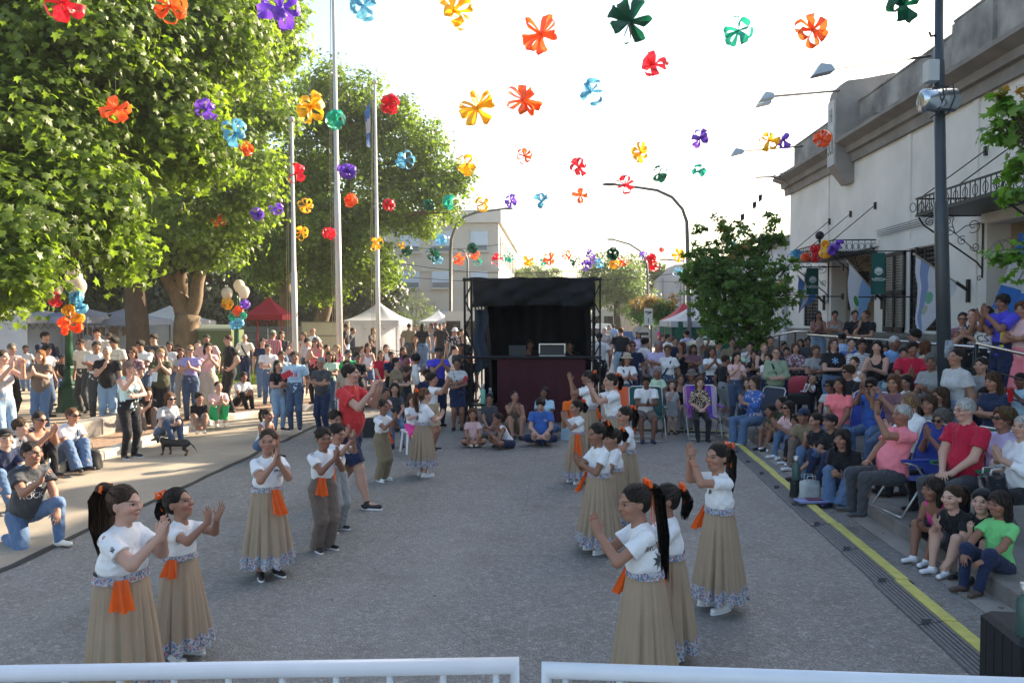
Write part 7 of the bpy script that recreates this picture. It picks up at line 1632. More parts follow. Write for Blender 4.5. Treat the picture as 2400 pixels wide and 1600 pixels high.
# nearer left
B = grp(GL, 0)
B('woman in aqua sleeveless top and black trousers holding a phone out to the right', 302, 845, 12.15, 60, F, hair='long', hl=.15, hc='y', tone='p', w=1.12, top='tank', tc='aqua', arms=('reach', 'belly'), bc='black', text=[('nothing', .055, .62, .0, -20, 'navy')], h=.009)
KN = B('kneeling woman with glasses filming with her phone, charcoal slogan tee and blue jeans', 73, 1032, None, 62, F, H=1.55, hair='bun', pz=.45, hc='k', tone='m', w=1.22, lean=14, glasses=1, legs='kneel', tc='dgrey', arms=('phone', 'knees'), bc='jean', sc='cream', h=.0075, text=[('THIS', .05, .78, .0, 10, 'lgrey'), ('IS', .05, .66, .0, 10, 'lgrey'), ('ROCK', .05, .54, .0, 10, 'lgrey')])
K = grp(GL, .05, legs='knees')
K('boy in black cap at the far left edge sitting behind the kneeling woman', 12, 1002, None, 65, M, H=1.55, cap='black', legs='knees', seat=.10, tc='navy', arms='knees', bc='jean', tone='p', lean=20)
K('boy seen from behind in grey patterned tee turning to the right', 46, 978, None, 100, M, H=1.55, legs='knees', seat=.10, tc='lgrey', tpat='camo', arms='clap', bot='shorts', bc='dgrey', hc='b', tone='p', lean=20)
K('woman in sunglasses and black flowered sleeveless top clapping high, seated at left', 90, 962, None, 70, F, H=1.55, hair='bun', pz=.5, hc='k', shades=1, w=1.3, seat=.10, tone='m', top='tank', tc='black', tpat='print', arms='claphi', bc='black', lean=20)
K('woman in sunglasses, white tee and bag strap sitting on the low wall', 168, 953, None, 65, F, H=1.55, hair='bun', pz=.6, hc='r', shades=1, seat=.10, legs='knees', tone='m', tc='white', arms='knees', bc='jean', bot='flare', strap=-1, lean=20)
K('person bending forward in black with an arm raised, behind the aqua top woman', 345, 905, None, 40, F, H=1.55, seat=.10, legs='knees', lean=30, tc='black', bc='taupe', arms=('claphi', 'down'), tone='p')
K('woman in grey tee and sunglasses reading her phone on the low wall', 397, 918, None, 60, F, H=1.55, hair='bob', hc='r', shades=1, seat=.10, legs='knees', tone='p', tc='lgrey', arms='phonelow', bc='djean', sc='navy', lean=20)
K('dark haired boy in black tee and grey shorts sitting on the kerb strip', 467, 918, None, 30, M, H=1.28, hair='mop', seat=.10, tc='black', bot='shorts', bc='grey', arms='lap', sc='cream', tone='m', lean=20)
K('woman in bright green trousers and pale tee with braces, hands at her chin', 512, 892, None, 35, F, H=1.55, hair='bun', hc='b', seat=.10, legs='knees', tone='p', tc='lpink', arms='clapface', bc='green', bot='crop', sc='cream', spread=1.8, lean=20)
K('man in white shirt and dark trousers sitting and clapping', 571, 871, None, 60, M, H=1.55, seat=.10, legs='knees', tone='t', tc='white', arms='clap', bc='black', hair='mop', lean=20)
K('girl with dark ponytail and white vest sitting behind the tall dancer', 627, 955, None, 60, F, H=1.28, hair='pony', pl=1, hc='b', seat=.10, top='tank', tc='white', arms='clap', bot='shorts', tone='m', lean=20)
A('woman in black tee holding a red folder, left of the man in light blue', 652, 842, 14.6, 35, F, hair='long', hl=.3, hc='k', tone='l', tc='black', w=1.12, arms=('phonelow', 'down'), bc='ljean', strap=1)
A('man in light blue tee with a big red 28 and jeans', 690, 822, 14.6, 10, M, hair='short', tone='m', w=1.12, tc='lblue', arms='down', bc='djean', h=.01, text=[('28', .085, .66, 0, 0, 'crim'), ('LA CHACRA', .022, .80, 0, 0, 'blue'), ('SUIPACHA', .022, .50, 0, 0, 'blue')])
A('man with brown hair peeping between the black tee woman and the blue tee man', 660, 821, 16.5, 20, M, hc='b', tone='m', tc='lgrey', arms='down')
A('grey haired man with dark glasses and folded arms, pink sweater over his shoulders', 752, 834, 14.2, -15, M, hair='buzz', hc='g', shades=1, tone='m', w=1.15, tc='dgrey', arms='cross', bc='navy')
A('man in red and white checked shirt and flat cap seen from behind', 639, 773, 21.5, 170, M, hair='short', hc='s', cap='sage', tc='crim', tpat='plaid', arms='down', bc='dgrey', w=1.15, top='long')
A('woman with long reddish hair beside the checked shirt man', 660, 775, 23, 20, F, hc='m', hl=.8, tc='dgrey', arms='lap', tone='p')
A('toddler held up beside the first flagpole', 683, 799, 22.4, 20, M, hair='short', hc='m', tc='lpink', zb=.75, Hmin=.8, arms='clap', tone='p')
A('woman with brown hair and red bag strap behind the grey child', 712, 777, 23, -10, F, hair='bob', hc='m', tc='beige', arms='down', strap=1, strapc='crim', tone='p')
A('child in grey tee standing between the flagpoles', 720, 792, 21.0, 50, M, hair='mop', tc='lgrey', bot='shorts', bc='dgrey', arms='down', zb=.35, Hmin=1.1, tone='p')
A('woman in coral top and sunglasses standing behind the grey haired man', 739, 790, 19.0, 0, F, hair='long', hl=.3, hc='b', shades=1, top='tank', tc='salmon', arms='clap', bc='black', tone='l')
A('bald man in a white shirt by the cream notice board', 733, 768, 26, -40, M, hair='bald', tc='white', arms='down', tone='m')
A('small child in orange red top behind the coral top woman', 766, 806, 20.5, 30, M, tc='coral', bot='shorts', Hmin=.9, zb=.3, tone='m', arms='down')
A('blond woman in hot pink sleeveless top clapping under the tallest flagpole', 789, 806, 18.2, 0, F, hair='long', hl=.6, hc='y', top='tank', tc='hot', arms='clap', bc='lgrey', tone='p')
A('child face peeping left of the hot pink woman', 779, 822, 17.6, 10, F, hc='m', tc='lpink', Hmin=1.0, tone='l', arms='down')
A('child in grey cap and green top left of the dark tee man', 816, 818, 17.4, 10, M, cap='dgrey', tc='green', Hmin=1.2, tone='l', arms='down')
A('man in dark glasses and black printed tee looking down at his hands', 838, 824, 16.6, 15, M, shades=1, tone='m', tc='black', tpat='plain', arms='phonelow', bc='dgrey', hair='mop', text=[('* * *', .05, .6, 0, 0, 'sky')])
A('broad shouldered person in beige seen behind the red tee man', 812, 842, 14.8, 10, F, hair='bun', hc='b', w=1.3, tc='beige', tone='p', arms='down', bc='black')
A('woman with long dark hair in white printed vest sitting on the plaza block', 862, 803, 19.5, 20, F, hl=1, hc='b', top='tank', tc='white', legs='sit', seat=.75, arms='lap', bot='shorts', bc='jean', tone='l', tpat='plain')
A('face of a child half hidden left of the white vest woman', 850, 810, 20.5, 10, F, hc='m', tc='lpink', Hmin=1, tone='l', arms='down')
A('girl in red tee and short jeans perched at the right end of the plaza block', 893, 820, 19.0, 20, F, hl=.6, hc='m', tc='crim', legs='sit', seat=.5, arms='lap', bot='shorts', bc='jean', Hmin=1.1, tone='l')
# centre group left of the booth
C1 = grp(GM, 0)
C1('woman with glasses and taupe tee in profile clapping, left of the booth group', 930, 836, 15.2, 80, F, hair='bun', pz=.3, hc='k', glasses=1, tone='p', w=1.2, tc='khaki', arms='claplo', bc='black')
C1('dark haired man in a rust top behind the taupe tee woman', 951, 829, 16.5, 50, M, tone='t', tc='brown', arms='clapface', bc='dgrey')
C1('little girl with black curls and white dress carried on an arm', 975, 828, 15.6, 130, F, hair='curly', hc='k', tc='white', zb=.62, Hmin=.8, tone='t', bot='mini', bc='white', arms='clap')
C1('child with dark fringe at the hip of the man in blue polo', 1000, 864, 15.3, 30, M, hair='mop', tc='navy', Hmin=1.2, tone='t', arms='down')
C1('man in black cap and royal blue polo clapping near his chin', 1027, 811, 15.9, 25, M, cap='black', tc='royal', arms='clapface', bc='navy', w=1.12, tone='m')
C1('woman with glasses, grey tee and navy skirt holding a red phone', 1072, 838, 15.4, 10, F, hair='bun', hc='k', glasses=1, tone='t', tc='lgrey', bot='mini', bc='navy', arms=('hold', 'belly'), strap=1, strapc='navy', w=1.12)
C1('bald man with headphones behind the woman in grey tee', 1082, 803, 17.8, 20, M, hair='buzz', hc='k', tone='t', tc='dgrey', arms='clapface')
C1('dark shirted man in shadow behind the left truss leg', 1096, 823, 17.2, 0, M, tone='t', tc='black', arms='down', bc='black')
C1('teenage boy in white tee with thick black hair clapping out to the right', 1014, 872, 13.0, 75, M, hair='mop', w=1.05, tone='m', tc='white', arms='claphi', bot='mini', bc='tan', h=.009)
C1('smiling woman in slate top seated with a child on her lap', 925, 895, 13.6, 20, F, hair='long', hl=.4, hc='k', legs='sit', seat=.42, tone='l', tc='dgrey', arms='lap', bc='jean')
C1('small child in pink top on the lap of the smiling woman', 905, 909, 13.2, 30, F, hair='short', hc='k', legs='sit', seat=.62, tone='t', tc='lpink', arms='clap', Hmin=.8, bot='shorts', bc='ljean', zb=0)
C1('blond girl in white tee and pink shorts seated on a white plastic stool', 965, 921, 12.8, 40, F, hair='long', hl=.5, hc='m', legs='sit', seat=.40, tc='white', bot='shorts', bc='hot', arms='clap', Hmin=1.1, sc='black', tone='p')
S1 = grp(GS, 0)
S1('girl in dusty pink tee with long braid of hair sitting cross legged at the left', 1108, 962, 13.6, 10, F, hair='long', hl=.8, hc='r', legs='cross', tc='lpink', arms='lap', bot='shorts', bc='black', Hmin=1.2, sc='cream', tone='m')
S1('smiling person in glasses and blue grey tee sitting behind the girls', 1147, 920, 14.6, 5, F, hair='short', hc='k', glasses=1, w=1.2, legs='cross', seat=.12, tc='dgrey', arms='lap', bc='ljean', tone='m')
S1('girl in white sleeveless top bending with hands at her face', 1168, 966, 13.3, -60, F, hair='short', hc='k', lean=30, legs='cross', top='tank', tc='white', arms='clapface', bot='shorts', bc='navy', Hmin=1.1, tone='t')
S1('laughing slim girl in a strapless brown top hugging her knees', 1206, 924, 14.6, 10, F, hair='bun', hc='k', legs='knees', seat=.05, top='tank', tc='taupe', arms=('claphi', 'chin'), bot='shorts', bc='khaki', tone='m', Hmin=1.5)
S1('boy in dark blue tee with chest logo looking down, legs crossed', 1268, 932, 13.8, 0, M, hair='mop', w=1.2, legs='cross', tc='blue', arms='lap', bc='navy', hp=-25, tone='p', text=[('SB', .04, .75, .05, 0, 'lgrey')], Hmin=1.5)
S1('person with dark long hair and pale tee behind the dark blue tee boy', 1276, 918, 14.9, 0, F, hl=.4, hc='k', legs='cross', seat=.1, tc='lblue', arms='lap', tone='d', w=1.05, Hmin=1.5)
S1('person in an orange tee seated behind the clapping small dancer', 1345, 920, 14.7, 5, M, hair='buzz', hc='k', legs='cross', seat=.1, tc='orange', arms='lap', bc='navy', tone='m', Hmin=1.5)
S2 = grp(GM, 0)
S2('sound operator with dark hair sitting in the shade behind the laptop', 1243, 795, 17.9, -15, M, tone='t', tc='black', arms='chin', zb=.25, bc='black')
S2('second operator hidden in the dark of the booth holding a hand to the head', 1338, 797, 17.8, -20, M, tone='t', tc='black', arms='claphi', zb=.2, bc='black')
# right of the booth
R1 = grp(GM, 0)
R1('dark haired woman in white top passing just right of the booth', 1405, 778, 21, -170, F, hair='short', hc='k', tc='white', arms='down', bc='black', tone='m')
R1('man in black printed tee and denim shorts walking away up the street', 1455, 766, 24, 178, M, tc='black', tpat='camo', bot='shorts', bc='ljean', arms='down', hc='r', tone='p', w=1.15)
R1('smiling man in sunglasses and black tee behind the straw hat woman', 1482, 797, 18.0, 0, M, hair='short', hc='b', shades=1, tone='m', w=1.12, tc='navy', arms='down', bc='navy')
R1('woman in straw sun hat and white tee clapping', 1469, 827, 15.8, 5, F, hl=.8, hc='b', hat='tan', tone='m', tc='white', arms='clap', strap=1, strapc='navy', bc='djean')
R1('young man in white tee seen from behind his shoulder beside the lilac polo man', 1513, 790, 19.0, 110, M, hair='mop', tc='white', arms='down', tone='p')
R1('grey haired man in lilac polo with folded arms', 1541, 797, 17.6, 5, M, hair='short', hc='g', tone='m', w=1.15, tc='lilac', arms='cross', bc='dgrey')
R1('curly haired woman in sunglasses and white tee leaning on the lilac polo man', 1565, 808, 17.4, -20, F, hair='curly', hc='r', shades=1, tone='m', tc='white', arms='down', bc='djean', strap=-1, strapc='navy', w=1.05)
R1('girl with long auburn hair in a black crop top looking left', 1597, 800, 19.0, -60, F, hl=.9, hc='r', top='tank', tc='black', arms='down', bc='black', tone='m', hem=.12)
R1('youth in lilac shirt walking behind the lamp pole', 1609, 772, 24.5, -150, M, tc='lilac', arms='down', bc='navy', hc='k', tone='m')
R1('man in patterned short sleeved shirt and white shorts eating from a cup', 1643, 770, 23.5, 70, M, tone='t', tc='grey', tpat='leopard', bot='shorts', bc='lgrey', arms=('eat', 'down'))
R1('old woman with silver hair and mint blouse sitting behind the green chair', 1540, 858, 15.6, 5, F, hair='bob', hc='g', legs='sit', seat=.5, tone='t', tc='mint', arms='lap', bc='dgrey')
R1('youth in white tee and shorts rubbing his hands in the green folding chair', 1515, 878, 14.2, 0, M, hair='mop', hc='k', legs='sit', seat=.42, tone='d', tc='white', arms='clap', lean=14, hp=-12, bot='shorts', bc='taupe', sc='navy', w=1.08)
R1('tiny blond girl in grey dress with a hand at her mouth', 1575, 888, 15.0, 5, F, hl=.3, hc='m', tc='lgrey', bot='mini', bc='grey', arms=('chin', 'down'), Hmin=.9, tone='p', sc='brown', noshoes=0)
R1('woman with glasses and black top behind the tiny girl, bare arms', 1595, 875, 15.5, 0, F, hair='short', hc='m', glasses=1, legs='sit', seat=.45, tone='m', top='tank', tc='black', arms='lap', bc='grey')
R1('man in grey brimmed hat clapping, seated left of the leopard blouse woman', 1622, 866, 15.8, -30, M, hat='taupe', legs='sit', seat=.45, tone='t', tc='dgrey', arms='clap', bc='grey')
R1('woman with auburn fringe in leopard print blouse on the purple striped folding chair', 1640, 881, 14.5, 0, F, hair='long', hl=.5, hc='r', legs='sit', seat=.42, tone='p', tc='black', tpat='leopard', top='elbow', arms='lap', bc='black')
R1('woman with long brown hair in white top holding her hands before her mouth', 1669, 811, 17.4, 0, F, hl=.7, hc='b', tone='t', tc='white', arms='clapface', bc='navy')
R1('man in black with grey trousers half hidden behind the pink shirt woman', 1700, 830, 16.6, 120, M, hair='short', tc='black', bc='grey', arms='down', tone='t', hc='b')
R1('dark skinned woman in mint top beside the street tree trunk', 1727, 808, 18.0, -10, F, hair='short', hc='k', tone='d', tc='mint', arms='clapface', bc='djean')
R1('bearded man in sunglasses and khaki tee near the tree trunk', 1716, 790, 19.5, -5, M, hair='short', hc='b', shades=1, tone='m', tc='khaki', arms='down', bc='djean')
R2 = grp(GRR, .15)
R2('woman with dark ponytail in pale pink flecked shirt pressing hands to her cheek', 1726, 822, 15.6, 0, F, hl=.5, hc='k', tone='p', tc='lpink', arms=('clapface', 'clap'), bc='djean')
R2('young woman with fair hair in black strappy top looking up, clapping', 1791, 803, 17.4, -10, F, hair='bun', hc='y', tone='p', top='tank', tc='black', arms='claplo', bc='djean')
R2('balding smiling man behind the strappy top woman', 1806, 786, 19.2, -10, M, hair='buzz', hc='b', tone='m', tc='dgrey', arms='down')
R2('man in light blue shirt bending far behind the tree', 1785, 772, 24, 60, M, tc='sky', arms='down', tone='m', lean=20, zb=.15)
R2('woman in sage green sweater with crossbody bag and sunglasses, hands on the bag', 1819, 812, 14.9, -5, F, hair='bun', pz=.4, hc='r', shades=1, w=1.3, tone='p', top='three', tc='sage', arms='belly', strap=1, bc='black')
R2('woman with brown bob and dark flowered blouse behind the pram', 1865, 802, 16.8, -5, F, hair='bob', hc='r', tone='l', tc='mauve', tpat='print', arms='belly', top='elbow', bc='black')
R2('young mother in grey blue tee holding a baby', 1912, 807, 15.4, -10, F, hair='short', hc='r', tone='m', tc='grey', arms='hold', strap=-1, bc='black')
R2('baby in white lying in the arms of the young mother', 1906, 835, 15.1, -80, M, hair='bald', tone='m', tc='white', bc='white', zb=.82, Hmin=.55, H=.62, arms='clap', legs='sit', seat=.0, side=-25, sc='white')
R2('tall girl with glasses and very long fair hair, black cropped tee with blue spider print', 1954, 791, 14.9, 0, F, hair='long', hl=1.5, hc='m', glasses=1, tone='p', tc='black', arms=('hold', 'down'), bc='jean', hem=.13, text=[('*', .16, .70, 0, 0, 'sky')])
R2('man in dark cap and blue checked shirt behind the long haired girl', 1974, 776, 16.4, 160, M, cap='dgrey', tc='sky', tpat='plaid', arms='down', bc='djean', tone='t', w=1.1)
R2('boy with black bowl fringe in striped tee looking at his hands', 2020, 792, 14.2, 0, M, hair='mop', tone='t', tc='white', tpat='stripe', arms='phonelow', bc='djean')
R2('slim girl in black vest clapping, long dark hair over one shoulder', 2056, 796, 13.6, -40, F, hl=1, hc='k', tone='p', top='tank', tc='black', arms='clap', bc='ljean', hem=.12)
R2('old man with white hair and sky blue polo looking sideways', 2096, 786, 14.0, 15, M, hair='short', hc='w', tone='d', w=1.15, tc='sky', arms='down', bc='djean')
R2('man in dark red polo with a wristwatch clapping', 2138, 798, 12.6, -25, M, hair='mop', hc='k', tone='t', w=1.15, tc='crim', arms='clap', bc='dgrey')
R2('man with glasses seen from behind near the landing', 2146, 770, 14.8, -120, M, hair='mop', hc='k', glasses=1, tc='grey', arms='down', tone='m')
R2('person with brown bob seen from behind beside the dark pole', 2166, 796, 13.4, -150, F, hair='bob', hc='r', tone='m', tc='beige', arms='down', bc='dgrey')
R2('person in blue grey checked shirt holding a phone left of the dark pole', 2184, 828, 11.6, -50, F, hair='curly', hc='s', tone='t', w=1.15, tc='grey', tpat='plain', arms='phonelow', bc='black')
R2('woman in light grey tee with sunglasses on her head, right of the dark pole', 2240, 815, 10.4, -75, F, hair='bun', hc='k', tone='m', w=1.12, tc='lgrey', arms='down', bc='ljean')
R2('woman in profile with long brown hair and black top left of the pole foot', 2206, 905, None, -85, F, H=1.55, hl=.6, hc='b', tone='m', legs='sit', seat=.36, tc='black', arms='lap', bc='black')
R2('man in dark sunglasses and black tee behind the coral tee girl', 1990, 853, None, -60, M, H=1.55, hair='mop', hc='b', shades=1, tone='m', legs='sit', seat=.5, tc='black', arms='lap', w=1.15, bc='navy')
R2('girl with bun in white vest behind the sunglasses man', 2003, 834, None, -60, F, H=1.55, hair='bun', hc='b', tone='l', top='tank', tc='white', arms='down', legs='sit', seat=.6)
R2('boy in sunglasses and grey tee seated left of the coral tee girl', 1946, 888, None, -55, M, H=1.28, hair='mop', hc='k', shades=1, tone='t', legs='sit', seat=.36, tc='lgrey', arms='lap', bc='blue')
R2('girl with long dark hair in bright coral tee', 1968, 882, None, -30, F, H=1.55, hl=1.1, hc='k', tone='t', legs='sit', seat=.36, tc='coral', arms='lap', bc='jean')
R2('man in striped blue tee hiding his face with clapping hands', 2042, 884, None, -45, M, H=1.55, hair='mop', hc='k', shades=1, tone='t', legs='sit', seat=.36, tc='blue', tpat='softstripe', arms='claphi', bc='jean')
R2('dark haired woman filming with a pale blue phone', 2096, 876, None, -60, F, H=1.55, hair='bob', hc='r', tone='m', legs='sit', seat=.5, tc='mauve', arms=('phone', 'clapface'), bc='djean')
R2('woman with sunglasses pushed up in her hair, white top with butterflies', 2127, 877, None, -55, F, H=1.55, hair='long', hl=.4, hc='k', tone='m', w=1.15, legs='sit', seat=.36, tc='white', tpat='plain', arms='lap', bc='black')
R2('elderly woman with ash blond curls and white jacket', 2136, 920, None, -80, F, H=1.55, hair='curly', hc='y', tone='p', legs='sit', seat=.36, tc='white', top='long', arms='clap', bc='black')
R2('old man with white hair in pink tee clapping in the blue folding chair', 2115, 946, 8.5, -82, M, hair='short', hc='w', tone='t', w=1.28, legs='sit', seat=.34, lean=-14, tc='pink', arms=('lap', 'claphi'), bc='dgrey', sc='dgrey', h=.009)
R2('woman in sunglasses with grey cropped hair and brown blouse clapping', 2212, 958, 8.7, -65, F, hair='curly', hc='s', shades=1, tone='m', w=1.15, legs='sit', seat=.34, tc='mauve', top='cap', arms='clapface', bc='black', h=.009)
R2('old man with white hair and dark glasses in crimson polo, hands folded', 2264, 931, 7.95, -68, M, hair='short', hc='w', glasses=1, tone='p', w=1.22, legs='sit', seat=.40, tc='crim', arms='lap', bc='dgrey', h=.009)
R2('woman in lilac and white blouse with sunglasses, hands in her lap', 2352, 953, 7.95, -72, F, hair='curly', hc='r', shades=1, tone='m', w=1.2, legs='sit', seat=.36, tc='lilac', arms='lap', bc='black', h=.009)
R2('pale haired woman clapping at the right edge beside the shiny black bag', 2398, 971, 7.7, -75, F, hair='short', hc='w', tone='p', w=1.2, legs='sit', seat=.34, tc='white', top='three', arms='clap', bc='black', h=.009)
R2('boy in pale blue shirt lifting a red phone by the near handrail', 2392, 872, None, -60, M, H=1.28, tone='d', tc='lblue', arms=('phone', 'phone'), legs='sit', seat=.6)
# along the kerb
KB = grp(GRR, 0, legs='knees', seat=.16)
KB('clapping woman laughing at the far end of the kerb row', 1830, 927, None, -65, F, H=1.55, hair='short', hc='k', tone='m', tc='olive', arms='clap', bc='black', legs='knees', seat=.10, sc='white', lean=20)
KB('person in dark sunglasses and long dark hair next in the kerb row', 1848, 938, None, -60, F, H=1.55, hl=.6, hc='k', shades=1, tone='m', tc='lpink', arms='clapface', bc='jean', legs='knees', seat=.10, sc='white', lean=20)
KB('small child clapping in front of the laughing kerb woman', 1806, 946, None, -60, M, H=1.28, tone='t', tc='olive', arms='clap', legs='knees', seat=.10, bot='shorts', bc='khaki', hair='short', lean=20)
KB('dark haired child bowed forward in the middle of the kerb row', 1870, 968, None, -65, M, H=1.28, hair='mop', tone='t', tc='mauve', legs='knees', seat=.10, arms='knees', bc='black', lean=20, sc='white')
KB('person in black cap with white emblem in the kerb row', 1885, 955, None, -55, M, H=1.55, cap='navy', tone='t', tc='khaki', legs='knees', seat=.10, arms='knees', bc='taupe', sc='white', lean=20)
KB('woman in black with her chin on her hand and jeans in the kerb row', 1915, 965, None, -65, F, H=1.55, hair='bun', pz=.4, hc='k', tone='m', tc='black', legs='knees', seat=.10, arms=('chin', 'knees'), bc='jean', lean=12)
KB('bearded man in black cap resting folded arms on his knees', 1945, 968, None, -60, M, H=1.55, cap='black', hc='k', tone='m', w=1.12, tc='black', legs='knees', seat=.10, arms='cross', bc='navy', lean=10)
KB('woman with long dark hair and blue jeans holding a phone on the kerb', 1975, 1003, None, -40, F, H=1.55, hl=.6, hc='k', tone='m', tc='black', legs='knees', seat=.10, arms='phonelow', bc='jean', bot='flare', sc='navy', h=.009, lean=20)
KB('woman in blue flowered blouse and jeans clapping on a folding chair at the far kerb', 1768, 880, None, -60, F, H=1.55, hair='bob', hc='b', tone='l', legs='sit', seat=.36, tc='blue', tpat='print', top='three', arms='clap', bc='jean', bot='flare', sc='white', w=1.1)
KB('girl in hot pink vest clapping at the near kerb, white trainers', 2188, 1117, None, -60, F, H=1.28, hair='long', hl=.3, hc='k', tone='t', top='tank', tc='hot', legs='knees', seat=.10, arms='clap', bot='shorts', bc='black', sc='white', h=.0075, lean=20)
KB('girl in black football shirt biting her nails, hair tied with a striped scarf', 2234, 1134, None, -60, F, H=1.28, hair='pony', hc='b', pl=.7, tone='p', tc='black', legs='knees', seat=.10, arms=('clapface', 'knees'), bot='shorts', bc='dgrey', sc='white', h=.0075, lean=20)
KB('child in black tee with a hand at the mouth, cap pushed back, near kerb', 2302, 1143, None, -60, M, H=1.28, hair='short', cap='black', capback=1, tone='p', tc='black', legs='knees', seat=.10, arms=('chin', 'lap'), bot='shorts', bc='navy', h=.0075, lean=20)
KB('girl in bright green tee and dark leggings with sandals at the near kerb', 2345, 1148, None, -62, F, H=1.28, hair='long', hl=.25, hc='k', tone='t', tc='lime', legs='knees', seat=.10, arms='knees', bc='navy', sc='brown', w=1.05, h=.0075, lean=-5)
for a in (('dark haired person half hidden behind the far stair handrail', 1838, 800, 21, 20, M, 'mauve'), ('person in black with sunglasses on the head below the landing rail', 1876, 793, 20.5, -20, F, 'black'),
 ('dark haired person right below the girl in denim shorts', 1893, 789, 20, -10, M, 'dgrey'), ('person with thick brown hair behind the blue flowered blouse', 1752, 884, 15.2, -40, F, 'taupe'),
 ('brown haired man standing behind the mauve flowered blouse', 1843, 812, 18.4, -20, M, 'navy'), ('woman in white tee squeezed between the sage sweater and strappy top', 1800, 826, 16.4, -15, F, 'white'),
 ('man in navy tee behind the lilac polo group', 1582, 788, 20.5, 0, M, 'navy'), ('woman in maroon standing beside the auburn haired girl', 1625, 806, 18.6, 0, F, 'mauve'), ('man in grey tee behind the brown haired white top woman', 1684, 796, 20, 10, M, 'grey'),
 ('youth in white standing at the back beside the tree shade', 1757, 800, 19.4, -15, M, 'white'), ('woman in black behind the clapping strappy top woman', 1768, 820, 17.6, -20, F, 'black'), ('man in blue tee behind the man in dark cap', 1996, 790, 16, -30, M, 'blue'),
 ('woman in pink top behind the slim girl in black vest', 2074, 806, 14.8, -30, F, 'pink'), ('person in black behind the crimson polo man with wristwatch', 2118, 812, 13.6, -30, M, 'black'), ('tall dark haired man in grey above the landing crowd edge', 2300, 835, 10.8, -60, M, 'grey'),
 ('woman in navy top standing behind the lilac blouse woman', 2330, 870, 9.6, -60, F, 'navy')):
    R2(*a[:5], a[5], tc=a[6], arms=random.Random(a[1]).choice(['clap', 'down', 'cross', 'claplo', 'clapface']), tone=random.Random(a[2]).choice('mtl'), bc='navy')
for a in (('man in navy seated behind the crimson polo man', 2310, 905, -60, M, 'navy'), ('girl in grey seated behind the brown blouse woman', 2178, 922, -60, F, 'grey')):
    R2(a[0], a[1], a[2], None, a[3], a[4], H=1.5, legs='sit', seat=.38, tc=a[5], arms='lap', tone='m', bc='dgrey')
for a in (('man in khaki standing just right of the near park lamp post', 205, 806, 18.4, 10, M, 'khaki'), ('woman in black with long hair behind the olive top woman', 352, 818, 16.6, 10, F, 'black'), ('dark haired girl behind the lavender tee woman', 424, 815, 18, 15, F, 'lgrey'),
 ('man in grey at the back between lavender and pale pink women', 463, 796, 19, 20, M, 'grey'), ('woman in navy behind the checked shirt man', 615, 792, 20.5, 20, F, 'navy'), ('man in white tee left of the light blue tee couple', 628, 806, 19, 25, M, 'white'),
 ('woman in mint top behind the grey haired man with folded arms', 772, 822, 17, 5, F, 'mint'), ('girl in white behind the red tee girl on the block', 905, 806, 21, 10, F, 'white'), ('man in navy standing behind the taupe tee woman', 918, 822, 17.6, 30, M, 'navy'), ('woman in purple left of the olive walkers', 945, 812, 19.5, 20, F, 'purple')):
    A(*a[:5], a[5], tc=a[6], arms=random.Random(a[1]).choice(['clap', 'down', 'cross', 'claplo']), tone=random.Random(a[2]).choice('mtlp'), bc=random.Random(a[1] + 1).choice(['jean', 'djean', 'black', 'grey']), zb=.1 if a[1] < 560 else .05)
# hall landing
HL = grp('people standing on the hall landing', LZ)
HL('girl in denim shorts with long hair checking a phone on the far landing', 1918, 728, 21.8, -20, F, hl=.8, hc='k', tone='m', tc='mauve', top='tank', arms='phonelow', bot='shorts', bc='ljean')
HL('woman in grey dungarees beside the girl in denim shorts', 1957, 727, 21.2, -15, F, hair='short', hc='k', tone='m', top='tank', tc='grey', arms='cross', bc='ljean')
HL('man in black tee with a hand at his face by the far hall door', 2029, 726, 18.4, -55, M, hair='short', hc='m', tone='m', tc='black', arms=('chin', 'belly'), bc='black')
HL('man in black behind the white and blue flag', 2004, 726, 19.0, -10, M, hair='short', hc='k', tone='m', tc='black', arms='belly', bc='black')
HL('woman in round sunglasses clapping, leftmost on the near landing', 2257, 730, 13.4, -40, F, hair='bun', pz=.4, hc='k', shades=1, tone='m', tc='mauve', arms='clap', bc='dgrey')
HL('fair haired girl with high bun in black tee on the near landing', 2280, 722, 13.1, -50, F, hair='bun', hc='m', tone='l', tc='black', tpat='print', arms='clap', bc='black')
HL('girl in white printed vest covering her face with her hands', 2312, 717, 12.7, -50, F, hair='bob', hc='k', tone='t', top='tank', tc='white', tpat='plain', arms='claphi', bc='black', text=[('CS', .09, .62, 0, 0, 'navy')])
HL('tall youth in blue football shirt with yellow band clapping on the landing', 2352, 689, 12.4, -75, M, hair='mop', hc='k', tone='t', w=1.05, tc='royal', top='jersey', arms='clapface', bc='navy', h=.009, text=[('I', .30, .45, .05, 0, 'yellow'), ('-', .22, .78, 0, 0, 'yellow')])
HL('person in pale striped top holding a child at the right end of the landing', 2396, 706, 12.2, -40, F, hair='curly', hc='r', tone='m', tc='lpink', arms='hold', bc='pink')
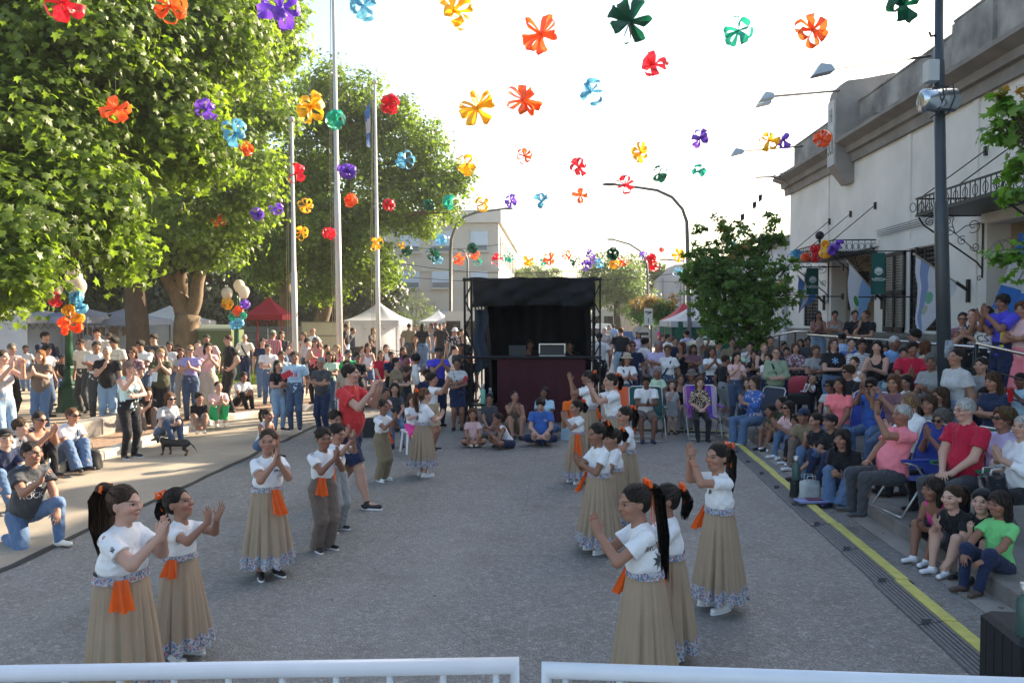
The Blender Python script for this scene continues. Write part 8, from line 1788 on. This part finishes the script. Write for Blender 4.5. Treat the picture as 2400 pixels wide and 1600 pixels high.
# far walkers
W = grp(GF, 0)
W('man in olive tee seen from behind, leading the far walkers', 959, 757, 31, 175, M, tc='khaki', arms='down', bc='dgrey', hc='k', w=1.1)
W('small child in black beside the olive tee man', 975, 785, 31, 175, M, tc='black', bot='shorts', bc='grey', arms='down', Hmin=1)
W('woman with fair hair between the olive tee man and the denim flare girl', 974, 760, 33, -20, F, hc='y', tc='grey', arms='down', bc='grey', tone='p')
W('girl with long hair, black top and flared jeans seen from behind', 991, 757, 30, 175, F, hl=1, hc='b', tc='black', arms='down', bot='flare', bc='jean')
W('woman in grey top and light shorts walking at the street corner', 1010, 757, 36, 0, F, hl=.8, tc='grey', top='tank', bot='shorts', bc='ljean', arms='down', hc='b')
W('man in black tee standing at the street corner', 1032, 758, 33, -5, M, tc='black', arms='down', bc='black', tone='m')
W('person in red cap behind the corner group', 1020, 756, 37, 10, M, cap='red', tc='dgrey', arms='down', tone='m')
W('tall man in black right of the corner group', 1041, 755, 35, 0, M, tc='black', arms='hips', bc='dgrey', tone='p')
W('person in white bucket hat and dark flowered shirt near the cream minibus', 1066, 768, 27, 20, M, hat='white', tc='black', tpat='print', arms='down', bc='dgrey')
W('youth in white tee with backpack beside the white bucket hat', 1081, 770, 28, 30, M, tc='cream', arms='down', strap=1, hc='k', tone='p')
W('woman in black top with pulled back hair below the backpack youth', 1087, 784, 23, 0, F, hair='bun', hc='y', tc='black', arms='down', tone='p')
W('boy in cream tee crouching left of the truss', 1066, 801, 20.5, 80, M, tc='cream', legs='sit', seat=.4, arms='clap', tone='p', hc='k', Hmin=1.2)
W('man in black tee at the grill table', 812, 757, 28, 100, M, tc='black', arms='down', bc='ljean', hc='b', zb=.1, tone='m')
W('second person in dark jacket at the grill table', 827, 767, 29, 90, M, tc='dgrey', top='long', arms='down', bc='djean', zb=.1, tone='m')
W('person with long hair in front of the closed white gazebo wall', 875, 767, 29.5, 60, F, hl=.8, hc='b', tc='taupe', arms='lap', zb=.1, bc='dgrey')
W('woman in turquoise tee and blue trousers far down the street', 1438, 760, 44, 178, F, hair='bun', hc='k', tc='sky', arms='down', bc='blue')
W('white haired old woman walking toward the booth far right', 1417, 767, 32, 5, F, hair='curly', hc='w', tc='grey', tpat='print', arms='down', bc='lgrey', tone='p')
W('couple member in pale clothes far down the street', 1427, 762, 42, 10, M, tc='lgrey', arms='down', bc='ljean', tone='p')
W('girl with dark hair in lilac top near the round signs', 1497, 778, 29, -20, F, hl=.8, hc='k', tc='lilac', arms='down', tone='m', zb=.15)
W('youth in white tee sitting by the green walled gazebo', 1567, 780, 25, 60, M, tc='white', legs='sit', seat=.45, arms='lap', hc='k', zb=.15)
W('child in red skirt far down the right pavement', 1550, 765, 44, 0, F, tc='hot', bot='mini', bc='red', arms='down', zb=.15)
W('person standing by the blue stall counter', 1554, 782, 27, 40, F, hair='short', hc='m', tc='mauve', arms='down', zb=.15, tone='p')
# ---------------- carried and set down things ----------------
def hand_of(res, i): root, S, so = res; th = root.rotation_euler[2]; M_ = Matrix.Translation(root.location) @ Matrix.Rotation(th, 4, 'Z'); D, Nn, Th, c = S['hand'][i]; p = S['wr'][i] + D * .07 * S['H'] + Nn * .012 * S['H']; return M_, p, D, Nn, Th
def phone_in(label, res, i=0, c=(.55, .6, .58)):
    M_, p, D, Nn, Th = hand_of(res, i); mb = MB(); w_, h_, t = .037, .078, .0045; vs = []
    for a in (-1, 1):
        for x, y in ((-1, -1), (1, -1), (1, 1), (-1, 1)): vs.append(M_ @ Vector(p + D * .035 + Th * x * w_ + D * y * h_ + Nn * a * t))
    o = vs[0].copy(); mb.add([v - o for v in vs], [(0, 3, 2, 1), (4, 5, 6, 7), (0, 1, 5, 4), (1, 2, 6, 5), (2, 3, 7, 6), (3, 0, 4, 7)])
    return tag(mb.build('phone', mat('phone' + str(c), c, .25), None, False, o), label, 'phone')
phone_in('silver phone held up by the kneeling woman', KN)
def at_px(px, py, d): return at_y(px, py, d)
def slab(name, label, cat, px, py, d, w_, h_, t, col, rot=(0, 0, 0)):
    p = at_y(px, py, d); mb = MB(); mb.bbox(-w_ / 2, w_ / 2, -t / 2, t / 2, -h_ / 2, h_ / 2, min(t, w_) * .2); o = mb.build(name, mat(name + str(col), col, .35), None, False, p); o.rotation_euler = rot; return tag(o, label, cat)
slab('phone', 'white phone in the outstretched hand of the aqua top woman', 'phone', 362, 883, 11.9, .075, .15, .012, (.6, .66, .72), (0, .1, .6))
slab('folder', 'red printed folder in the hand of the black tee woman', 'folder', 672, 878, 14.2, .20, .12, .015, (.5, .01, .04), (0, -.5, .2))
slab('phone', 'pale blue phone held up in the seated crowd at right', 'phone', 2078, 903, 11.0, .13, .07, .012, (.4, .6, .68), (0, .2, .3))
slab('phone', 'red phone lifted beside the near handrail', 'phone', 2368, 925, 9.0, .08, .15, .012, (.5, .01, .02), (0, -.2, .4))
slab('phone', 'small red phone held by the woman in the navy skirt', 'phone', 1090, 888, 15.0, .07, .13, .012, (.4, .01, .03), (0, .5, 0))
slab('cup', 'white cup held by the man in patterned shirt', 'cup', 1652, 790, 23.2, .12, .07, .08, (.7, .7, .7))
def bag(name, label, cat, px, py, y, w_, d_, h_, col, handles=True, z=0, rz=0, seed=1, mt=None):
    b = at_y(px, py, y); r = empty(name, (b.x, y, z), rz, label, cat); rg = random.Random(seed)
    def fn(u, v):
        t = 2 * math.pi * u; k = 1 / (abs(math.cos(t)) ** 4 + abs(math.sin(t)) ** 4) ** .25; s = (1 - .12 * v) * (1 + .05 * math.sin(t * 5 + v * 6 + seed)); q = 1 if v < .999 else .05
        return (w_ / 2 * k * math.cos(t) * s * q, d_ / 2 * k * math.sin(t) * s * (q if v > .99 else 1 - .2 * v), h_ * v + (.02 * math.sin(t * 3 + seed) if v > .5 else 0))
    mb = MB(); mb.grid(fn, 26, 9, True); mb.build('body', mt or mat(name + str(col), col, .7, nscale=8, namp=.2, bmp=.5, bscale=12), r, True)
    if handles:
        for s in (-1, 1): mb = MB(); mb.tube([(-w_ * .22, s * d_ * .3, h_ * .95), (-w_ * .18, s * d_ * .35, h_ * 1.25), (w_ * .18, s * d_ * .4, h_ * 1.25), (w_ * .22, s * d_ * .3, h_ * .95)], .012, 5, flat=.4); mb.build('handle', mat(name + str(col)), r, True)
    return r
y = 9.0
bag('tote_bag', 'white cotton tote bag standing at the kerb beside the dark thermos', 'bag', 1898, 1140, 9.6, .26, .16, .27, (.42, .45, .46), True)
p = at_y(1893, 1140, 9.45); r = empty('cake_box', (p.x + .02, 9.38, .0), R(8), 'flat brown and lilac box lying in front of the white tote bag', 'box'); MB().bbox(-.17, .17, -.09, .09, .006, .06, .006).build('base', mat('box_brown', (.07, .045, .035), .6), r); MB().bbox(-.175, .175, -.095, .095, .061, .085, .006).build('lid', mat('box_lilac', (.22, .26, .5), .4), r); MB().bbox(-.06, .12, -.06, .05, .0855, .098, .004).build('label_patch', mat('box_plum', (.12, .02, .06), .5), r)
p = at_y(1866, 1120, 9.75); flask('steel topped green thermos standing on a black bag at the kerb', (p.x, 9.75, .24), mat('thermos_green'), .30, .05); bag('bag', 'black bag under the steel topped thermos at the kerb', 'bag', 1866, 1140, 9.75, .15, .14, .24, (.012, .012, .014), False)
bag('backpack', 'black backpack lying on the kerb between the seated women at left', 'backpack', 196, 1090, 11.2, .5, .3, .30, (.012, .012, .014), True, 0, .3, 4)
bag('bag', 'black bag on the ground behind the small boy dancer', 'bag', 868, 1020, 14.5, .35, .25, .35, (.012, .012, .014), False, 0, 0, 6)
bag('tote_bag', 'white and blue plastic bag beside the dark blue tee boy', 'bag', 1330, 1000, 14.3, .25, .16, .30, (.40, .52, .62), True, 0, 0, 8)
bag('handbag', 'shiny black patent handbag on the lap at the right edge', 'bag', 2325, 1105, 7.5, .30, .14, .18, (.01, .012, .02), True, .62, .3, 9, mat('patent', (.012, .016, .028), .12, spec=.9))
# black and tan dachshund
def dog():
    p = at_z(412, 1066, 0); r = empty('dog', (p.x, p.y, 0), R(172), 'small black and tan dachshund walking left with a pale collar', 'dog'); o = []; Z = v3
    I = np.eye(3); E = lambda c, rr, k=.03: o.append(ell(Z(*c), I, np.array(rr), k=k)); Cn = lambda a, b, ra, rb, k=.02: o.append(cone(Z(*a), Z(*b), ra, rb, k=k))
    E((.14, 0, .205), (.13, .068, .075)); E((-.02, 0, .20), (.15, .058, .060)); E((-.17, 0, .205), (.10, .06, .066))
    Cn((.22, 0, .235), (.31, 0, .275), .052, .042); E((.335, 0, .275), (.055, .042, .042), .02); Cn((.36, 0, .265), (.45, 0, .235), .028, .016)
    for s in (-1, 1):
        Cn((.31, s * .038, .295), (.29, s * .058, .225), .018, .022, .01)
        x = .03 * s
        Cn((.17 + x, s * .045, .17), (.165 + x, s * .05, .09), .032, .017); Cn((.165 + x, s * .05, .09), (.17 + x * 1.4, s * .05, .02), .016, .014, .01); Cn((.17 + x * 1.4, s * .05, .014), (.20 + x * 1.4, s * .05, .012), .014, .012, .01)
        Cn((-.18 - x, s * .045, .19), (-.15 - x, s * .052, .115), .042, .024); Cn((-.15 - x, s * .052, .115), (-.215 - x, s * .052, .07), .02, .013, .01); Cn((-.215 - x, s * .052, .07), (-.20 - x, s * .052, .018), .013, .012, .01); Cn((-.20 - x, s * .052, .014), (-.17 - x, s * .052, .012), .013, .011, .01)
    Cn((-.25, 0, .22), (-.33, 0, .16), .015, .009); Cn((-.33, 0, .16), (-.40, 0, .06), .009, .005)
    m, t, b = _nt('dog_fur'); co = coords(t); sp = N(t, 'ShaderNodeSeparateXYZ'); L(t, co, sp.inputs[0]); low = mth(t, 'LESS_THAN', mth(t, 'ADD', sp.outputs[2], mth(t, 'MULTIPLY', noise(t, co, 20), .04)), .105); L(t, mixc(t, low, (.014, .011, .010), (.14, .055, .02)), b.inputs['Base Color']); b.inputs['Roughness'].default_value = .55; bump(t, b, noise(t, coords(t, 'Object', (.3, 1, 1)), 160), .5, .004)
    res = sdf_mesh(o, .006); link('body', raw_mesh('body', res[0], res[1], m), r); mb = MB(); mb.tube([(.255 + .008 * math.cos(t_), .05 * math.cos(t_), .248 + .052 * math.sin(t_)) for t_ in [k * math.pi / 8 for k in range(17)]], .008, 5); mb.build('collar', mat('collar_pale', (.4, .42, .38), .6), r, True)
dog()
# folding chairs
def folding_chair(label, px, y, face, z, webc, pat=None, w_=.54):
    b = at_y(px, 900, y); r = empty('folding_chair', (b.x, y, z), R(180 + face), label, 'folding chair', 'folding lawn chairs among the spectators'); a = w_ / 2; AL = mat('chair_tube', (.62, .62, .62), .3, metal=.6)
    for s in (-1, 1):
        mb = MB(); mb.tube([(s * a, .26, 0), (s * a, -.02, .42), (s * a, -.22, .42 + .0)], .012, 6); mb.tube([(s * a, -.32, .0), (s * a, .1, .56), (s * a, .24, .60)], .012, 6); mb.build('leg_frame', AL, r, True)
        mb = MB(); mb.bbox(s * a - .025, s * a + .025, -.18, .26, .60, .625, .006); mb.build('armrest', mat('arm' + str(webc), webc, .5), r)
    for yb in (.26, -.32): MB().tube([(-a, yb, .012), (a, yb, .012)], .012, 6).build('foot_bar', AL, r, True)
    mb = MB(); mb.tube([(-a, -.18, .40), (-a, -.36, .92), (-a + .05, -.375, .96), (a - .05, -.375, .96), (a, -.36, .92), (a, -.18, .40)], .012, 6); mb.build('back_frame', AL, r, True)
    m_ = pat or mat('web' + str(webc), webc, .7, nscale=30, namp=.15, bmp=.4)
    mb = MB(); mb.grid(lambda u, v: (-a + .01 + (w_ - .02) * u, -.2 + .44 * v, .41 - .02 * math.sin(v * 3.14)), 6, 6); mb.build('seat', m_, r, True); mb = MB(); mb.grid(lambda u, v: (-a + .01 + (w_ - .02) * u, -.19 - .185 * v, .42 + .53 * v), 6, 6); mb.build('backrest', m_, r, True); return r
def stripes_mat():
    m, t, b = _nt('purple_stripes'); sp = N(t, 'ShaderNodeSeparateXYZ'); L(t, coords(t), sp.inputs[0]); c = ramp(t, mth(t, 'FRACT', mth(t, 'MULTIPLY', sp.outputs[0], 3.2)), [(0, (.5, .4, .5)), (.3, (.10, .04, .5)), (.55, (.3, .06, .35)), (.8, (.5, .25, .4))]); c.node.color_ramp.interpolation = 'CONSTANT'; L(t, c, b.inputs['Base Color']); b.inputs['Roughness'].default_value = .7; return m
folding_chair('green webbed folding chair under the youth in white tee and shorts', 1518, 14.35, 0, 0, (.01, .08, .075), w_=.62)
folding_chair('purple and pink striped folding chair under the leopard blouse woman', 1648, 14.65, 0, 0, (.2, .05, .4), stripes_mat(), .62)
folding_chair('blue folding chair under the old man in pink', 2132, 8.6, -80, .15, (.01, .04, .30))
folding_chair('green tubed folding chair under the crimson polo man', 2282, 8.1, -68, .15, (.01, .16, .08))
folding_chair('blue folding chair with white frame among the seated right crowd', 2020, 12.0, -45, .15, (.02, .05, .35))
folding_chair('dark folding chair under the woman in blue flowered blouse', 1782, 14.4, -60, 0, (.03, .04, .07))
b = at_y(1462, 900, 15.3); r = empty('plastic_chair', (b.x, 15.3, 0), R(180), 'bright orange plastic chair with vents behind the green folding chair', 'chair'); OC = mat('orange_plastic', (.75, .11, .01), .4)
mb = MB(); mb.grid(lambda u, v: (-.24 + .48 * u, -.20 - .10 * v - .05 * math.cos((u - .5) * 3), .45 + .42 * v), 12, 6); mb.build('backrest', OC, r, True); mb = MB(); mb.bbox(-.25, .25, -.2, .25, .41, .45, .015); mb.build('seat', OC, r)
for sx in (-.2, .2):
    for sy in (-.17, .2): MB().tube([(sx, sy, 0), (sx * .95, sy * .95, .41)], [.016, .022], 6).build('leg', OC, r)
b = at_y(968, 1000, 12.85); r = empty('plastic_stool', (b.x, 12.85, 0), R(30), 'white plastic stool under the girl in pink shorts', 'stool'); WP = mat('white_plastic', (.7, .7, .72), .4); MB().bbox(-.17, .17, -.17, .17, .36, .39, .01).build('seat', WP, r)
for sx in (-1, 1):
    for sy in (-1, 1): MB().tube([(sx * .17, sy * .17, 0), (sx * .13, sy * .13, .36)], [.022, .03], 4).build('leg', WP, r)
# pram
b = at_y(1878, 900, 15.7); r = empty('pram', (b.x, 15.7, .15), R(-20), 'black pram with dark red hood in the standing right crowd', 'pram'); RH = mat('pram_hood', (.33, .008, .025), .6, nscale=6, namp=.15, bmp=.3); BKM = mat('pram_black', (.012, .012, .013), .7)
mb = MB(); mb.grid(lambda u, v: (-.24 + .48 * u, .1 - .32 * math.cos(v * 2.0), .62 + .32 * math.sin(v * 2.0) * (1 - .15 * (2 * u - 1) ** 2)), 10, 12); mb.build('hood', RH, r, True); mb = MB(); mb.bbox(-.24, .24, -.35, .35, .40, .62, .05); mb.build('basket', BKM, r)
mb = MB()
for s in (-.24, .24): mb.tube([(s, -.35, .15), (s, .3, .55), (s, .55, .95)], .014, 6)
mb.tube([(-.24, .55, .95), (.24, .55, .95)], .018, 6); mb.build('frame', IRON, r, True)
for sx in (-.26, .26):
    for sy in (-.35, .35): mb = MB(); mb.tube([(sx - .02, sy, .12), (sx + .02, sy, .12)], .12, 14); mb.build('wheel', RUBBER, r, color=(.02, .02, .02))
# plaza block where people sit by the right flagpole
b = at_y(880, 860, 19.6); o = MB().bbox(-.9, .6, -.25, .35, 0, .42, .02).build('stone_block', STONE, None, False, (b.x, 19.6, .1)); tag(o, 'low stone block where the women sit near the right flagpole', 'stone block')
# ---------------- warm evening haze ----------------
mb = MB(); mb.box(-252, 252, -62, 402, -1.2, 32)
m = bpy.data.materials.new('haze'); m.use_nodes = True; t = m.node_tree; t.nodes.clear(); o_ = t.nodes.new('ShaderNodeOutputMaterial'); v_ = t.nodes.new('ShaderNodeVolumePrincipled')
v_.inputs['Color'].default_value = (.92, .93, .95, 1); v_.inputs['Density'].default_value = .0007; v_.inputs['Anisotropy'].default_value = .35; t.links.new(v_.outputs[0], o_.inputs['Volume'])
tag(mb.build('haze', m), 'thin warm evening haze hanging over the street and plaza', 'haze', kind='stuff')
